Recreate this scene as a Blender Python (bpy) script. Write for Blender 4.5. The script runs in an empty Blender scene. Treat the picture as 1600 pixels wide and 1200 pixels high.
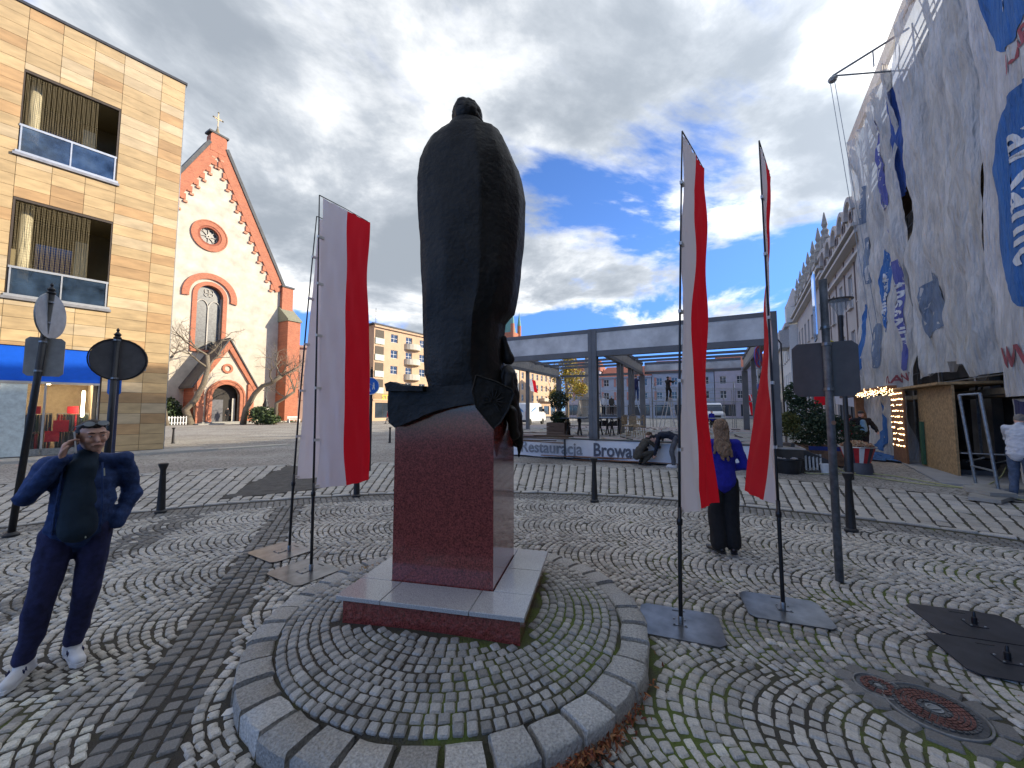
import bpy, bmesh, math, random
import numpy as np
from mathutils import Vector, Matrix, Euler, noise as mnoise
random.seed(7); RNG = np.random.default_rng(7)
R = math.radians
sc = bpy.context.scene
COL = sc.collection

# ---------------------------------------------------------------- camera
CAM_H = 1.75; PITCH = math.atan(41/600); FPX = 600.0
cam = bpy.data.cameras.new('camera'); cam.sensor_width = 36; cam.lens = 36*FPX/1600; cam.clip_start = .05; cam.clip_end = 3000
camo = bpy.data.objects.new('camera', cam); COL.objects.link(camo)
camo.location = (0, 0, CAM_H); camo.rotation_euler = (R(90)+PITCH, 0, 0)
sc.camera = camo
# ---------------------------------------------------------------- world, sun, exposure
SUN_AZ, SUN_EL = 88, 20.5
w = bpy.data.worlds.new("World"); sc.world = w; w.use_nodes = True
nt = w.node_tree; nt.nodes.clear()
def N(t, **k):
    n = nt.nodes.new(t)
    for a, b in k.items(): setattr(n, a, b)
    return n
def lk(a, b): nt.links.new(a, b)
def math_n(op, a, b=None, c=None, clamp=False):
    n = N('ShaderNodeMath', operation=op, use_clamp=clamp)
    for i, v in enumerate((a, b, c)):
        if v is None: continue
        if isinstance(v, (int, float)): n.inputs[i].default_value = v
        else: lk(v, n.inputs[i])
    return n.outputs[0]
sky = N('ShaderNodeTexSky', sky_type='NISHITA', sun_disc=False)
sky.sun_elevation = R(SUN_EL); sky.sun_rotation = R(SUN_AZ); sky.air_density = .9; sky.dust_density = 0.0; sky.ozone_density = 3.0
tc = N('ShaderNodeTexCoord'); sep = N('ShaderNodeSeparateXYZ'); lk(tc.outputs['Generated'], sep.inputs[0])
zz = math_n('ADD', math_n('MAXIMUM', sep.outputs[2], 0.0), .16)
px_ = math_n('DIVIDE', sep.outputs[0], zz); py_ = math_n('DIVIDE', sep.outputs[1], zz)
cmb = N('ShaderNodeCombineXYZ'); lk(px_, cmb.inputs[0]); lk(py_, cmb.inputs[1]); cmb.inputs[2].default_value = 3.7
def cloud_noise(scale, detail, rough, off=0.0, dist=.3):
    mp = N('ShaderNodeMapping'); lk(cmb.outputs[0], mp.inputs[0]); mp.inputs['Location'].default_value = (off-.065, off*.7-.324, off*.3)
    n = N('ShaderNodeTexNoise'); n.inputs['Scale'].default_value = scale; n.inputs['Detail'].default_value = detail
    n.inputs['Roughness'].default_value = rough; n.inputs['Distortion'].default_value = dist; lk(mp.outputs[0], n.inputs['Vector'])
    return n.outputs['Fac']
CLOUD_OFF = 12.7
cn = cloud_noise(.80, 10, .58, CLOUD_OFF)
elev = math_n('MULTIPLY', math_n('SUBTRACT', sep.outputs[2], .37), .50)     # fewer clouds low over the horizon
elev = math_n('MINIMUM', elev, .075)
dens = math_n('ADD', cn, elev)
mr = N('ShaderNodeMapRange', interpolation_type='SMOOTHSTEP'); lk(dens, mr.inputs[0]); mr.inputs[1].default_value = .455; mr.inputs[2].default_value = .535
fd_ = N('ShaderNodeMapRange'); lk(sep.outputs[2], fd_.inputs[0]); fd_.inputs[1].default_value = .01; fd_.inputs[2].default_value = .07
cover = math_n('MULTIPLY', mr.outputs[0], fd_.outputs[0])
thick = N('ShaderNodeMapRange', interpolation_type='SMOOTHSTEP'); lk(math_n('ADD', math_n('MULTIPLY', cloud_noise(1.5, 9, .6, CLOUD_OFF+2.2), .55), math_n('MULTIPLY', dens, .55)), thick.inputs[0])
thick.inputs[1].default_value = .46; thick.inputs[2].default_value = .67
cr = N('ShaderNodeValToRGB'); lk(thick.outputs[0], cr.inputs[0])
cr.color_ramp.elements[0].position = 0; cr.color_ramp.elements[0].color = (1.0, .97, .90, 1)
cr.color_ramp.elements[1].position = 1; cr.color_ramp.elements[1].color = (.235, .265, .305, 1)
e = cr.color_ramp.elements.new(.38); e.color = (.54, .56, .585, 1); e = cr.color_ramp.elements.new(.68); e.color = (.35, .38, .42, 1)
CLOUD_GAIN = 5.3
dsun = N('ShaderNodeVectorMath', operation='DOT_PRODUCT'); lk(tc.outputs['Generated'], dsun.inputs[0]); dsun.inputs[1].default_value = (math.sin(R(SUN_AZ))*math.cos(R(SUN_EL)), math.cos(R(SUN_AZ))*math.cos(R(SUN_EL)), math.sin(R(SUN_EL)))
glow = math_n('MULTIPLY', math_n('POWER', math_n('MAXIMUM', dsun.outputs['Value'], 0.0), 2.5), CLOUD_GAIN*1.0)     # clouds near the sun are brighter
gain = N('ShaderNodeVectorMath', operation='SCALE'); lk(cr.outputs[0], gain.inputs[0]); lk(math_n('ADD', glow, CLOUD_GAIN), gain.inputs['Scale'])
skyg = N('ShaderNodeVectorMath', operation='MULTIPLY'); lk(sky.outputs[0], skyg.inputs[0]); skyg.inputs[1].default_value = (.50, .64, .90)
hz_ = N('ShaderNodeMapRange', interpolation_type='SMOOTHSTEP'); lk(sep.outputs[2], hz_.inputs[0]); hz_.inputs[1].default_value = -.02; hz_.inputs[2].default_value = .42
hm_ = N('ShaderNodeMix', data_type='RGBA'); lk(hz_.outputs[0], hm_.inputs[0]); hm_.inputs[6].default_value = (.33, .50, .80, 1); hm_.inputs[7].default_value = (1, 1, 1, 1)
skh = N('ShaderNodeVectorMath', operation='MULTIPLY'); lk(skyg.outputs[0], skh.inputs[0]); lk(hm_.outputs[2], skh.inputs[1])
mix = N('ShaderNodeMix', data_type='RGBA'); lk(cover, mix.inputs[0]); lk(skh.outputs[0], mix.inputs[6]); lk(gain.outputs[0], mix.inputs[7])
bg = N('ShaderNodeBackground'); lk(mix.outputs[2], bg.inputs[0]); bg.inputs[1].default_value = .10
out = N('ShaderNodeOutputWorld'); lk(bg.outputs[0], out.inputs[0])
sun = bpy.data.lights.new('sun', 'SUN'); sun.energy = 2.0; sun.angle = R(.5); sun.color = (1, .87, .68)
suno = bpy.data.objects.new('sun', sun); COL.objects.link(suno)
sv = Vector((math.sin(R(SUN_AZ))*math.cos(R(SUN_EL)), math.cos(R(SUN_AZ))*math.cos(R(SUN_EL)), math.sin(R(SUN_EL))))
suno.rotation_euler = sv.to_track_quat('Z', 'Y').to_euler(); suno.location = (30, 0, 40)
sc.view_settings.view_transform = 'Standard'; sc.view_settings.look = 'None'; sc.view_settings.exposure = 1.75; sc.view_settings.gamma = 1
sc.view_settings.use_curve_mapping = False
sc.cycles.caustics_reflective = False; sc.cycles.caustics_refractive = False

# ---------------------------------------------------------------- survey helpers (sight lines of the photograph -> metres)
def ray(x, y):
    u = (x-800)/FPX; v = (600-y)/FPX
    return Vector((u, math.cos(PITCH)-v*math.sin(PITCH), math.sin(PITCH)+v*math.cos(PITCH)))
def gp(x, y, z=0.0):
    r = ray(x, y); t = (z-CAM_H)/r.z; return (r.x*t, r.y*t)
def dp(x, y, Y):
    r = ray(x, y); t = Y/r.y; return Vector((r.x*t, Y, CAM_H+r.z*t))
def azv(a): return Vector((math.sin(R(a)), math.cos(R(a)), 0))
def pl(x, y, o, az):          # (distance along a vertical plane of azimuth az through o, height)
    d = azv(az); n = (d.y, -d.x); r = ray(x, y); t = (o[0]*n[0]+o[1]*n[1])/(r.x*n[0]+r.y*n[1])
    return ((r.x*t-o[0])*d.x+(r.y*t-o[1])*d.y, CAM_H+r.z*t)
def rz(az): return R(90-az)   # object rotation that turns local x to azimuth az

# ---------------------------------------------------------------- materials
MATS = {}
def mat(name, color, rough=.8, metal=0.0, var=.12, scale=8.0, bump=0.0, bscale=None, spec=None, coat=0.0, trans=0.0, alpha=1.0, emit=None, estr=0.0, attr=False, detail=6, stretch=None, color2=None, transl=0.0):
    if name in MATS: return MATS[name]
    m = bpy.data.materials.new(name); m.use_nodes = True; t = m.node_tree; b = t.nodes['Principled BSDF']
    def n(ty, **k):
        q = t.nodes.new(ty)
        for a, v in k.items(): setattr(q, a, v)
        return q
    b.inputs['Roughness'].default_value = rough; b.inputs['Metallic'].default_value = metal
    if spec is not None: b.inputs['Specular IOR Level'].default_value = spec
    if coat: b.inputs['Coat Weight'].default_value = coat; b.inputs['Coat Roughness'].default_value = .06
    if trans: b.inputs['Transmission Weight'].default_value = trans
    if alpha < 1: b.inputs['Alpha'].default_value = alpha
    tcn = n('ShaderNodeTexCoord'); vec = tcn.outputs['Object']
    if stretch:
        mp = n('ShaderNodeMapping'); t.links.new(vec, mp.inputs[0]); mp.inputs['Scale'].default_value = stretch; vec = mp.outputs[0]
    nz = n('ShaderNodeTexNoise'); nz.inputs['Scale'].default_value = scale; nz.inputs['Detail'].default_value = detail; nz.inputs['Roughness'].default_value = .6
    t.links.new(vec, nz.inputs['Vector'])
    c = color; c2 = color2
    if attr:
        at = n('ShaderNodeAttribute', attribute_name='tone'); mx = n('ShaderNodeMix', data_type='RGBA', blend_type='MULTIPLY'); mx.inputs[0].default_value = 1
        rm = n('ShaderNodeMapRange'); t.links.new(nz.outputs['Fac'], rm.inputs[0]); rm.inputs[1].default_value = .3; rm.inputs[2].default_value = .7; rm.inputs[3].default_value = 1-var*1.6; rm.inputs[4].default_value = 1+var*1.6
        t.links.new(at.outputs['Color'], mx.inputs[6]); t.links.new(rm.outputs[0], mx.inputs[7]); t.links.new(mx.outputs[2], b.inputs['Base Color'])
    else:
        ramp = n('ShaderNodeValToRGB'); t.links.new(nz.outputs['Fac'], ramp.inputs[0])
        lo = [max(0, x*(1-var*1.6)) for x in c]; hi = [min(1, x*(1+var*1.6)) for x in (c2 or c)]
        if c2: lo = list(c)
        ramp.color_ramp.elements[0].position = .3; ramp.color_ramp.elements[0].color = (*lo, 1)
        ramp.color_ramp.elements[1].position = .7; ramp.color_ramp.elements[1].color = (*hi, 1)
        t.links.new(ramp.outputs[0], b.inputs['Base Color'])
    if bump:
        nb = n('ShaderNodeTexNoise'); nb.inputs['Scale'].default_value = bscale or scale*3; nb.inputs['Detail'].default_value = 5
        t.links.new(vec, nb.inputs['Vector'])
        bp = n('ShaderNodeBump'); bp.inputs['Strength'].default_value = bump; bp.inputs['Distance'].default_value = .02
        t.links.new(nb.outputs['Fac'], bp.inputs['Height']); t.links.new(bp.outputs[0], b.inputs['Normal'])
    if emit: b.inputs['Emission Color'].default_value = (*emit, 1); b.inputs['Emission Strength'].default_value = estr
    if transl:
        o = t.nodes['Material Output']; tr = n('ShaderNodeBsdfTranslucent'); ms = n('ShaderNodeMixShader'); ms.inputs[0].default_value = transl
        tr.inputs[0].default_value = (*[min(1, x*1.1) for x in c], 1)
        t.links.new(b.outputs[0], ms.inputs[1]); t.links.new(tr.outputs[0], ms.inputs[2]); t.links.new(ms.outputs[0], o.inputs[0])
    MATS[name] = m; return m
M_STONE = mat('granite_sett', (.3,.3,.3), .72, var=.16, scale=90, bump=.5, bscale=160, attr=True, spec=.55)
M_CURB = mat('granite_kerb', (.3,.3,.3), .8, var=.24, scale=75, bump=.7, bscale=60, attr=True)
M_PANEL = mat('sandstone_panel', (.5,.4,.25), .6, var=.14, scale=1.3, stretch=(1, 1, 3.5), attr=True, bump=.05, bscale=20)
M_DARKJOINT = mat('joint_soil', (.035,.033,.026), .95, var=.3, scale=14, bump=.6, bscale=60, color2=(.05,.075,.02))
M_BLACK = mat('black_painted_iron', (.018,.019,.022), .45, var=.2, scale=20, bump=.1, bscale=60)
M_STEEL = mat('grey_steel_paint', (.085,.088,.095), .5, metal=.2, var=.15, scale=3, bump=.05)
M_GALV = mat('galvanised_steel', (.30,.32,.33), .45, metal=.75, var=.2, scale=14, bump=.05)
M_ALU = mat('brushed_aluminium', (.62,.63,.63), .38, metal=.8, var=.06, scale=10)
M_GLASS = mat('window_glass', (.05,.065,.085), .05, spec=.9, var=.3, scale=.4, metal=.15)
M_GLASSL = mat('clear_glass', (.32,.40,.46), .03, spec=.8, alpha=.38, var=.3, scale=.7)
M_WHITE = mat('white_paint', (.74,.74,.72), .5, var=.05, scale=5)
M_BRICK = None

# ---------------------------------------------------------------- mesh builder
class MB:
    def __init__(s): s.v = []; s.f = []; s.m = []; s.t = []; s.tone = None
    def add(s, vs, fs, mi=0, tone=None):
        o = len(s.v); s.v.extend([tuple(p) for p in vs]); s.f.extend([tuple(i+o for i in f) for f in fs]); s.m.extend([mi]*len(fs))
        s.t.extend([tone or (.3,.3,.3)]*len(vs)); return s
    def box(s, x0, x1, y0, y1, z0, z1, mi=0, tone=None, M=None):
        vs = [Vector(p) for p in ((x0,y0,z0),(x1,y0,z0),(x1,y1,z0),(x0,y1,z0),(x0,y0,z1),(x1,y0,z1),(x1,y1,z1),(x0,y1,z1))]
        if M: vs = [M @ p for p in vs]
        return s.add(vs, [(0,3,2,1),(4,5,6,7),(0,1,5,4),(1,2,6,5),(2,3,7,6),(3,0,4,7)], mi, tone)
    def bar(s, p0, p1, w, h=None, mi=0, up=(0,0,1)):       # square bar between two points
        p0 = Vector(p0); p1 = Vector(p1); d = p1-p0; L = d.length; d.normalize(); h = h or w
        u = Vector(up)
        if abs(d.dot(u)) > .97: u = Vector((0,1,0))
        a = d.cross(u).normalized(); b = a.cross(d)
        vs = [p + a*(i*w/2) + b*(j*h/2) for p in (p0, p1) for i, j in ((-1,-1),(1,-1),(1,1),(-1,1))]
        return s.add(vs, [(0,1,2,3),(7,6,5,4),(4,5,1,0),(5,6,2,1),(6,7,3,2),(7,4,0,3)], mi)
    def tube(s, pts, r, n=8, mi=0, cap=True, tone=None):
        pts = [Vector(p) for p in pts]; rs = r if isinstance(r, (list, tuple)) else [r]*len(pts); vs = []
        pa = None
        for i, p in enumerate(pts):
            d = (pts[min(i+1, len(pts)-1)]-pts[max(i-1, 0)]).normalized()
            if pa is None: pa = d.orthogonal().normalized()
            pa = (pa - d*pa.dot(d)).normalized(); b = d.cross(pa)
            vs += [p + (pa*math.cos(2*math.pi*k/n)+b*math.sin(2*math.pi*k/n))*rs[i] for k in range(n)]
        fs = [(i*n+k, i*n+(k+1)%n, (i+1)*n+(k+1)%n, (i+1)*n+k) for i in range(len(pts)-1) for k in range(n)]
        if cap: fs += [tuple(range(n-1, -1, -1)), tuple(range((len(pts)-1)*n, len(pts)*n))]
        return s.add(vs, fs, mi, tone)
    def lathe(s, prof, n=16, c=(0,0,0), mi=0, tone=None, sx=1, sy=1):
        vs = [(c[0]+r*sx*math.cos(2*math.pi*k/n), c[1]+r*sy*math.sin(2*math.pi*k/n), c[2]+z) for r, z in prof for k in range(n)]
        fs = [(i*n+k, i*n+(k+1)%n, (i+1)*n+(k+1)%n, (i+1)*n+k) for i in range(len(prof)-1) for k in range(n)]
        fs += [tuple(range(n-1, -1, -1)), tuple(range((len(prof)-1)*n, len(prof)*n))]
        return s.add(vs, fs, mi, tone)
    def prism(s, poly, y0, y1, mi=0, axis='y', tone=None, M=None):   # poly in x,z extruded along y (or x,y along z)
        n = len(poly)
        if axis == 'y': vs = [Vector((a, y0, b)) for a, b in poly]+[Vector((a, y1, b)) for a, b in poly]
        elif axis == 'z': vs = [Vector((a, b, y0)) for a, b in poly]+[Vector((a, b, y1)) for a, b in poly]
        else: vs = [Vector((y0, a, b)) for a, b in poly]+[Vector((y1, a, b)) for a, b in poly]
        if M: vs = [M @ p for p in vs]
        return s.add(vs, [tuple(range(n)), tuple(range(2*n-1, n-1, -1))]+[((i+1)%n, i, i+n, (i+1)%n+n) for i in range(n)], mi, tone)
    def quad(s, a, b, c, d, mi=0, tone=None): return s.add([a,b,c,d], [(0,1,2,3)], mi, tone)
    def build(s, name, mats, parent=None, smooth=False, loc=None, rot=None, bevel=0, auto=None, norm=True):
        me = bpy.data.meshes.new(name); me.from_pydata([tuple(v) for v in s.v], [], s.f)
        mats = mats if isinstance(mats, (list, tuple)) else [mats]
        for m in mats: me.materials.append(m)
        me.polygons.foreach_set('material_index', s.m)
        a = me.color_attributes.new('tone', 'FLOAT_COLOR', 'POINT'); arr = np.ones((len(s.v), 4), dtype=np.float32); arr[:, :3] = np.array(s.t, dtype=np.float32).reshape(-1, 3); a.data.foreach_set('color', arr.ravel())
        if norm:
            bm = bmesh.new(); bm.from_mesh(me); bmesh.ops.recalc_face_normals(bm, faces=bm.faces)
            if bevel: bmesh.ops.bevel(bm, geom=[e for e in bm.edges if e.is_manifold and e.calc_face_angle(0) > .5], offset=bevel, segments=1, affect='EDGES', clamp_overlap=True)
            bm.to_mesh(me); bm.free()
        if smooth or auto:
            me.polygons.foreach_set('use_smooth', [True]*len(me.polygons))
            if auto: me.set_sharp_from_angle(angle=R(auto))
        return link(name, me, parent, loc, rot)
def link(name, data, parent=None, loc=None, rot=None):
    o = bpy.data.objects.new(name, data); COL.objects.link(o)
    if parent: o.parent = parent
    if loc is not None: o.location = loc
    if rot is not None: o.rotation_euler = rot
    return o
def tag(o, label=None, cat=None, group=None, kind=None):
    if label: o['label'] = label
    if cat: o['category'] = cat
    if group: o['group'] = group
    if kind: o['kind'] = kind
    return o
def empty(name, loc, rot=0, label=None, cat=None, group=None):
    o = link(name, None, None, loc, (0, 0, rot)); o.empty_display_size = .2
    return tag(o, label, cat, group)
def struct(o): o['kind'] = 'structure'; return o
KIDS = {}
def children(o): return [c for c in bpy.data.objects if c.parent == o]
def copy_tree(o, parent=None):
    c = o.copy(); COL.objects.link(c); c.parent = parent
    for ch in children(o): copy_tree(ch, c)
    return c
def wall(mb, x0, x1, z0, z1, holes, depth=.2, y=0.0, mi=0, back=None):
    xs = sorted({x0, x1, *[v for h in holes for v in (h[0], h[1]) if x0 < v < x1]}); zs = sorted({z0, z1, *[v for h in holes for v in (h[2], h[3]) if z0 < v < z1]})
    for i in range(len(xs)-1):
        for j in range(len(zs)-1):
            cx = (xs[i]+xs[i+1])/2; cz = (zs[j]+zs[j+1])/2
            if any(h[0] < cx < h[1] and h[2] < cz < h[3] for h in holes): continue
            mb.quad((xs[i],y,zs[j]),(xs[i+1],y,zs[j]),(xs[i+1],y,zs[j+1]),(xs[i],y,zs[j+1]), mi)
    for a, b, c, d in holes:
        mb.quad((a,y,c),(a,y+depth,c),(a,y+depth,d),(a,y,d), mi); mb.quad((b,y,c),(b,y,d),(b,y+depth,d),(b,y+depth,c), mi)
        mb.quad((a,y,d),(a,y+depth,d),(b,y+depth,d),(b,y,d), mi); mb.quad((a,y,c),(b,y,c),(b,y+depth,c),(a,y+depth,c), mi)
WINCACHE = {}
def window(parent, x0, x1, z0, z1, y, fm=None, pm=None, bars=(1, 1), fw=.07, sill=None):
    w_ = round(x1-x0, 2); h_ = round(z1-z0, 2); fm = fm or M_WHITE; pm = pm or M_GLASS; key = (w_, h_, fm.name, pm.name, bars, fw, sill.name if sill else None)
    if key not in WINCACHE:
        b = MB(); b.box(0, fw, 0, .06, 0, h_); b.box(w_-fw, w_, 0, .06, 0, h_); b.box(fw, w_-fw, 0, .06, 0, fw); b.box(fw, w_-fw, 0, .06, h_-fw, h_)
        for i in range(1, bars[0]+1): xx = w_*i/(bars[0]+1); b.box(xx-fw*.4, xx+fw*.4, .003, .055, fw, h_-fw)
        for i in range(1, bars[1]+1): q = h_*i/(bars[1]+1); b.box(fw, w_-fw, .006, .05, q-fw*.4, q+fw*.4)
        f = b.build('window', fm, None)
        p = MB().box(fw*.5, w_-fw*.5, .03, .04, fw*.5, h_-fw*.5).build('pane', pm, None)
        sl = MB().box(-.08, w_+.08, -.28, .02, -.08, -.002).build('sill', sill, None) if sill else None
        WINCACHE[key] = (f.data, p.data, sl.data if sl else None)
        for q in (f, p, sl):
            if q: bpy.data.objects.remove(q)
    fd, pd, sd = WINCACHE[key]
    f = link('window', fd, parent, (x0, y, z0)); link('pane', pd, f)
    if sd: link('sill', sd, f)
    return f
def text_mesh(body, size, bold=0.0, sx=1.0, extr=.004):
    c = bpy.data.curves.new('lettering', 'FONT'); c.body = body; c.size = size; c.extrude = extr; c.offset = bold; c.align_x = 'CENTER'; c.align_y = 'CENTER'; c.resolution_u = 3
    o = bpy.data.objects.new('lettering', c); COL.objects.link(o)
    dg = bpy.context.evaluated_depsgraph_get(); me = bpy.data.meshes.new_from_object(o.evaluated_get(dg)); bpy.data.objects.remove(o)
    for v in me.vertices: v.co.x *= sx
    return me
def text(body, size, m, parent, loc, rot=(R(90), 0, 0), bold=0.0, sx=1.0, name='lettering'):
    me = text_mesh(body, size, bold, sx); me.materials.clear(); me.materials.append(m); return link(name, me, parent, loc, rot)
def capsule(bm, p0, p1, r0, r1, flat=None, n=12):
    p0 = Vector(p0); p1 = Vector(p1); d = p1-p0; L = d.length
    if L < 1e-5: d = Vector((0,0,1))
    d.normalize(); a = d.orthogonal().normalized()
    if flat: a = Vector(flat[0]); a = (a-d*a.dot(d)).normalized()
    b = d.cross(a); ka = 1.0; kb = flat[1] if flat else 1.0
    rings = []
    for t in (-80, -50, -20): rings.append((p0+d*(r0*math.sin(R(t))), r0*math.cos(R(t))))
    rings += [(p0, r0), (p1, r1)]
    for t in (20, 50, 80): rings.append((p1+d*(r1*math.sin(R(t))), r1*math.cos(R(t))))
    vs = [[bm.verts.new(c+(a*math.cos(2*math.pi*k/n)*ka+b*math.sin(2*math.pi*k/n)*kb)*r) for k in range(n)] for c, r in rings]
    for i in range(len(vs)-1):
        for k in range(n): bm.faces.new((vs[i][k], vs[i][(k+1)%n], vs[i+1][(k+1)%n], vs[i+1][k]))
    bm.faces.new(vs[0][::-1]); bm.faces.new(vs[-1])
def ellipsoid(bm, c, r, rot=None, n=16):
    M = Matrix.Translation(c) @ (rot.to_matrix().to_4x4() if rot else Matrix()) @ Matrix.Diagonal((*r, 1))
    bmesh.ops.create_icosphere(bm, subdivisions=3, radius=1, matrix=M)
def blob(name, prims, voxel, m, parent=None, smooth=3, noise_amp=0.0, noise_scale=8.0, stretch=(1,1,1), loc=None):
    bm = bmesh.new()
    for p in prims:
        if p[0] == 'c': capsule(bm, *p[1:])
        elif p[0] == 'e': ellipsoid(bm, *p[1:])
        elif p[0] == 'b':
            bmesh.ops.create_cube(bm, size=1, matrix=p[1])
    me = bpy.data.meshes.new(name); bm.to_mesh(me); bm.free()
    o = bpy.data.objects.new(name, me); COL.objects.link(o)
    rm = o.modifiers.new('r', 'REMESH'); rm.mode = 'VOXEL'; rm.voxel_size = voxel
    s = o.modifiers.new('s', 'SMOOTH'); s.iterations = smooth; s.factor = .5
    dg = bpy.context.evaluated_depsgraph_get(); me2 = bpy.data.meshes.new_from_object(o.evaluated_get(dg))
    bpy.data.objects.remove(o); bpy.data.meshes.remove(me)
    if noise_amp:
        n = len(me2.vertices); co = np.empty(n*3); me2.vertices.foreach_get('co', co); no = np.empty(n*3); me2.vertices.foreach_get('normal', no)
        co = co.reshape(-1, 3); no = no.reshape(-1, 3)
        k = np.array([mnoise.turbulence(Vector((p[0]*stretch[0], p[1]*stretch[1], p[2]*stretch[2]))*noise_scale, 3, False) for p in co]); k = k-k.mean()
        co += no*(k*noise_amp)[:, None]; me2.vertices.foreach_set('co', co.ravel())
    me2.materials.clear()
    for q in (m if isinstance(m, list) else [m]): me2.materials.append(q)
    me2.polygons.foreach_set('use_smooth', [True]*len(me2.polygons)); me2.update()
    o = link(name, me2, parent, loc); return o

# ================================================================ GROUND
def proj(X, Y, Z=0.0):
    a = Y*math.cos(PITCH)+(Z-CAM_H)*math.sin(PITCH); b = -Y*math.sin(PITCH)+(Z-CAM_H)*math.cos(PITCH)
    if a < .3: return None
    return (800+FPX*X/a, 600-FPX*b/a)
def in_view(X, Y, mx=230, my=90):
    if Y < .9: return False
    q = proj(X, Y); return q is not None and -mx < q[0] < 1600+mx and q[1] < 1200+my
OCT = np.array([(-1,-.78),(-.82,-1),(.82,-1),(1,-.78),(1,.78),(.82,1),(-.82,1),(-1,.78)])
def stone_arrays(S, h=.05, bev=.007):      # S rows: x,y,ang,halfw,halfl,z,r,g,b,z-tilt
    S = np.asarray(S, dtype=float); n = len(S)
    V = np.empty((n, 24, 3)); c = np.cos(S[:, 2]); s = np.sin(S[:, 2])
    jit = 1+RNG.uniform(-.11, .09, (n, 8, 2)); tl = RNG.uniform(-.05, .05, (n, 2))
    for k, (dz, ins) in enumerate(((-h, 0), (-bev*1.4, 0), (0, bev*1.15))):
        lx = OCT[None, :, 0]*jit[:, :, 0]*(S[:, 3, None]-ins); ly = OCT[None, :, 1]*jit[:, :, 1]*(S[:, 4, None]-ins)
        V[:, k*8:(k+1)*8, 0] = S[:, 0, None]+lx*c[:, None]-ly*s[:, None]; V[:, k*8:(k+1)*8, 1] = S[:, 1, None]+lx*s[:, None]+ly*c[:, None]
        V[:, k*8:(k+1)*8, 2] = S[:, 5, None]+dz+(lx*tl[:, 0:1]+ly*tl[:, 1:2] if k else 0)
    F = []
    for k in (0, 1):
        for i in range(8): F.append((k*8+i, k*8+(i+1)%8, (k+1)*8+(i+1)%8, (k+1)*8+i))
    return V, F, list(range(16, 24)), S
def stones_mesh(name, S, m, parent=None, **kw):
    V, F, top, S = stone_arrays(S, **kw); n = len(S)
    me = bpy.data.meshes.new(name); me.vertices.add(n*24); me.vertices.foreach_set('co', V.reshape(-1))
    q = np.array(F); base = (np.arange(n)*24)[:, None, None]
    loops = np.concatenate([np.concatenate([(q[None]+base).reshape(n, -1), np.array(top)[None]+base[:, :, 0]], axis=1)], axis=0).reshape(-1)
    nl = 16*4+8; me.loops.add(n*nl); me.loops.foreach_set('vertex_index', loops)
    starts = np.array([4*i for i in range(16)]+[64]); tot = np.array([4]*16+[8])
    me.polygons.add(n*17); me.polygons.foreach_set('loop_start', (starts[None]+(np.arange(n)*nl)[:, None]).reshape(-1)); me.polygons.foreach_set('loop_total', np.tile(tot, n))
    a = me.color_attributes.new('tone', 'FLOAT_COLOR', 'POINT'); arr = np.ones((n, 24, 4), dtype=np.float32); arr[:, :, :3] = S[:, None, 6:9]; a.data.foreach_set('color', arr.reshape(-1))
    me.materials.append(m); me.update(calc_edges=True); me.validate()
    return link(name, me, parent)
def lay_stones(name, S, m, parent, stuffname, limit=300, key=None, **kw):
    """the stones that show largest become single objects, the others one joined part"""
    def size(r):
        q = proj(r[0], r[1], r[5]); d = max(.3, r[1])
        if q is None or not (-20 < q[0] < 1620 and q[1] < 1215): return 0
        return r[3]*r[4]/d**3
    S = sorted(S, key=size, reverse=True); near = S[:limit]; rest = S[limit:]
    VAR = []
    tones = np.array([r[6:9] for r in near]); order = np.argsort(tones.sum(1)); groups = np.array_split(order, 24)
    for g in groups:
        t = tones[g].mean(0); V, F, top, _ = stone_arrays([(0,0,0,near[g[0]][3],near[g[0]][4],0,*t)], **kw)
        b = MB(); b.add([tuple(p) for p in V[0]], [tuple(f) for f in F]+[tuple(top)], 0, tuple(t)); o = b.build(name, m, None, norm=False); me = o.data; bpy.data.objects.remove(o)
        for i in g:
            r = near[i]; q = link(name, me, parent, (r[0], r[1], r[5]), (random.uniform(-.02, .02), random.uniform(-.02, .02), r[2]))
            q.scale = (r[3]/near[g[0]][3], r[4]/near[g[0]][4], 1)
    if rest: tag(stones_mesh(stuffname, rest, m, parent, **kw), kind='stuff')
def gtone(base=.30, v=.05, warm=0.0):
    warm += .022
    g = base+random.gauss(0, v); g = max(.07, min(.6, g)); h = random.uniform(-.012, .014)+warm
    return (g*(1+h+.015), g*(1+.01), g*(1-h*1.3-.035))
CC = (-.7, -2.6); R_IN = 11.0
def polar(r, az): return (CC[0]+r*math.sin(R(az)), CC[1]+r*math.cos(R(az)))
def to_polar(x, y): dx = x-CC[0]; dy = y-CC[1]; return math.hypot(dx, dy), math.degrees(math.atan2(dx, dy))
def r_out(az): return 16.4-1.9*min(1, max(0, (az+25)/60.0))

ground_m = M_DARKJOINT
MOUND = (-.455, 3.33); MR = 1.515
g = MB(); g.quad((-900,-900,-.034),(900,-900,-.034),(900,900,-.034),(-900,900,-.034))
struct(g.build('ground', mat('far_earth', (.10,.095,.08), .95, var=.3, scale=.5, bump=.1)))
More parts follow.
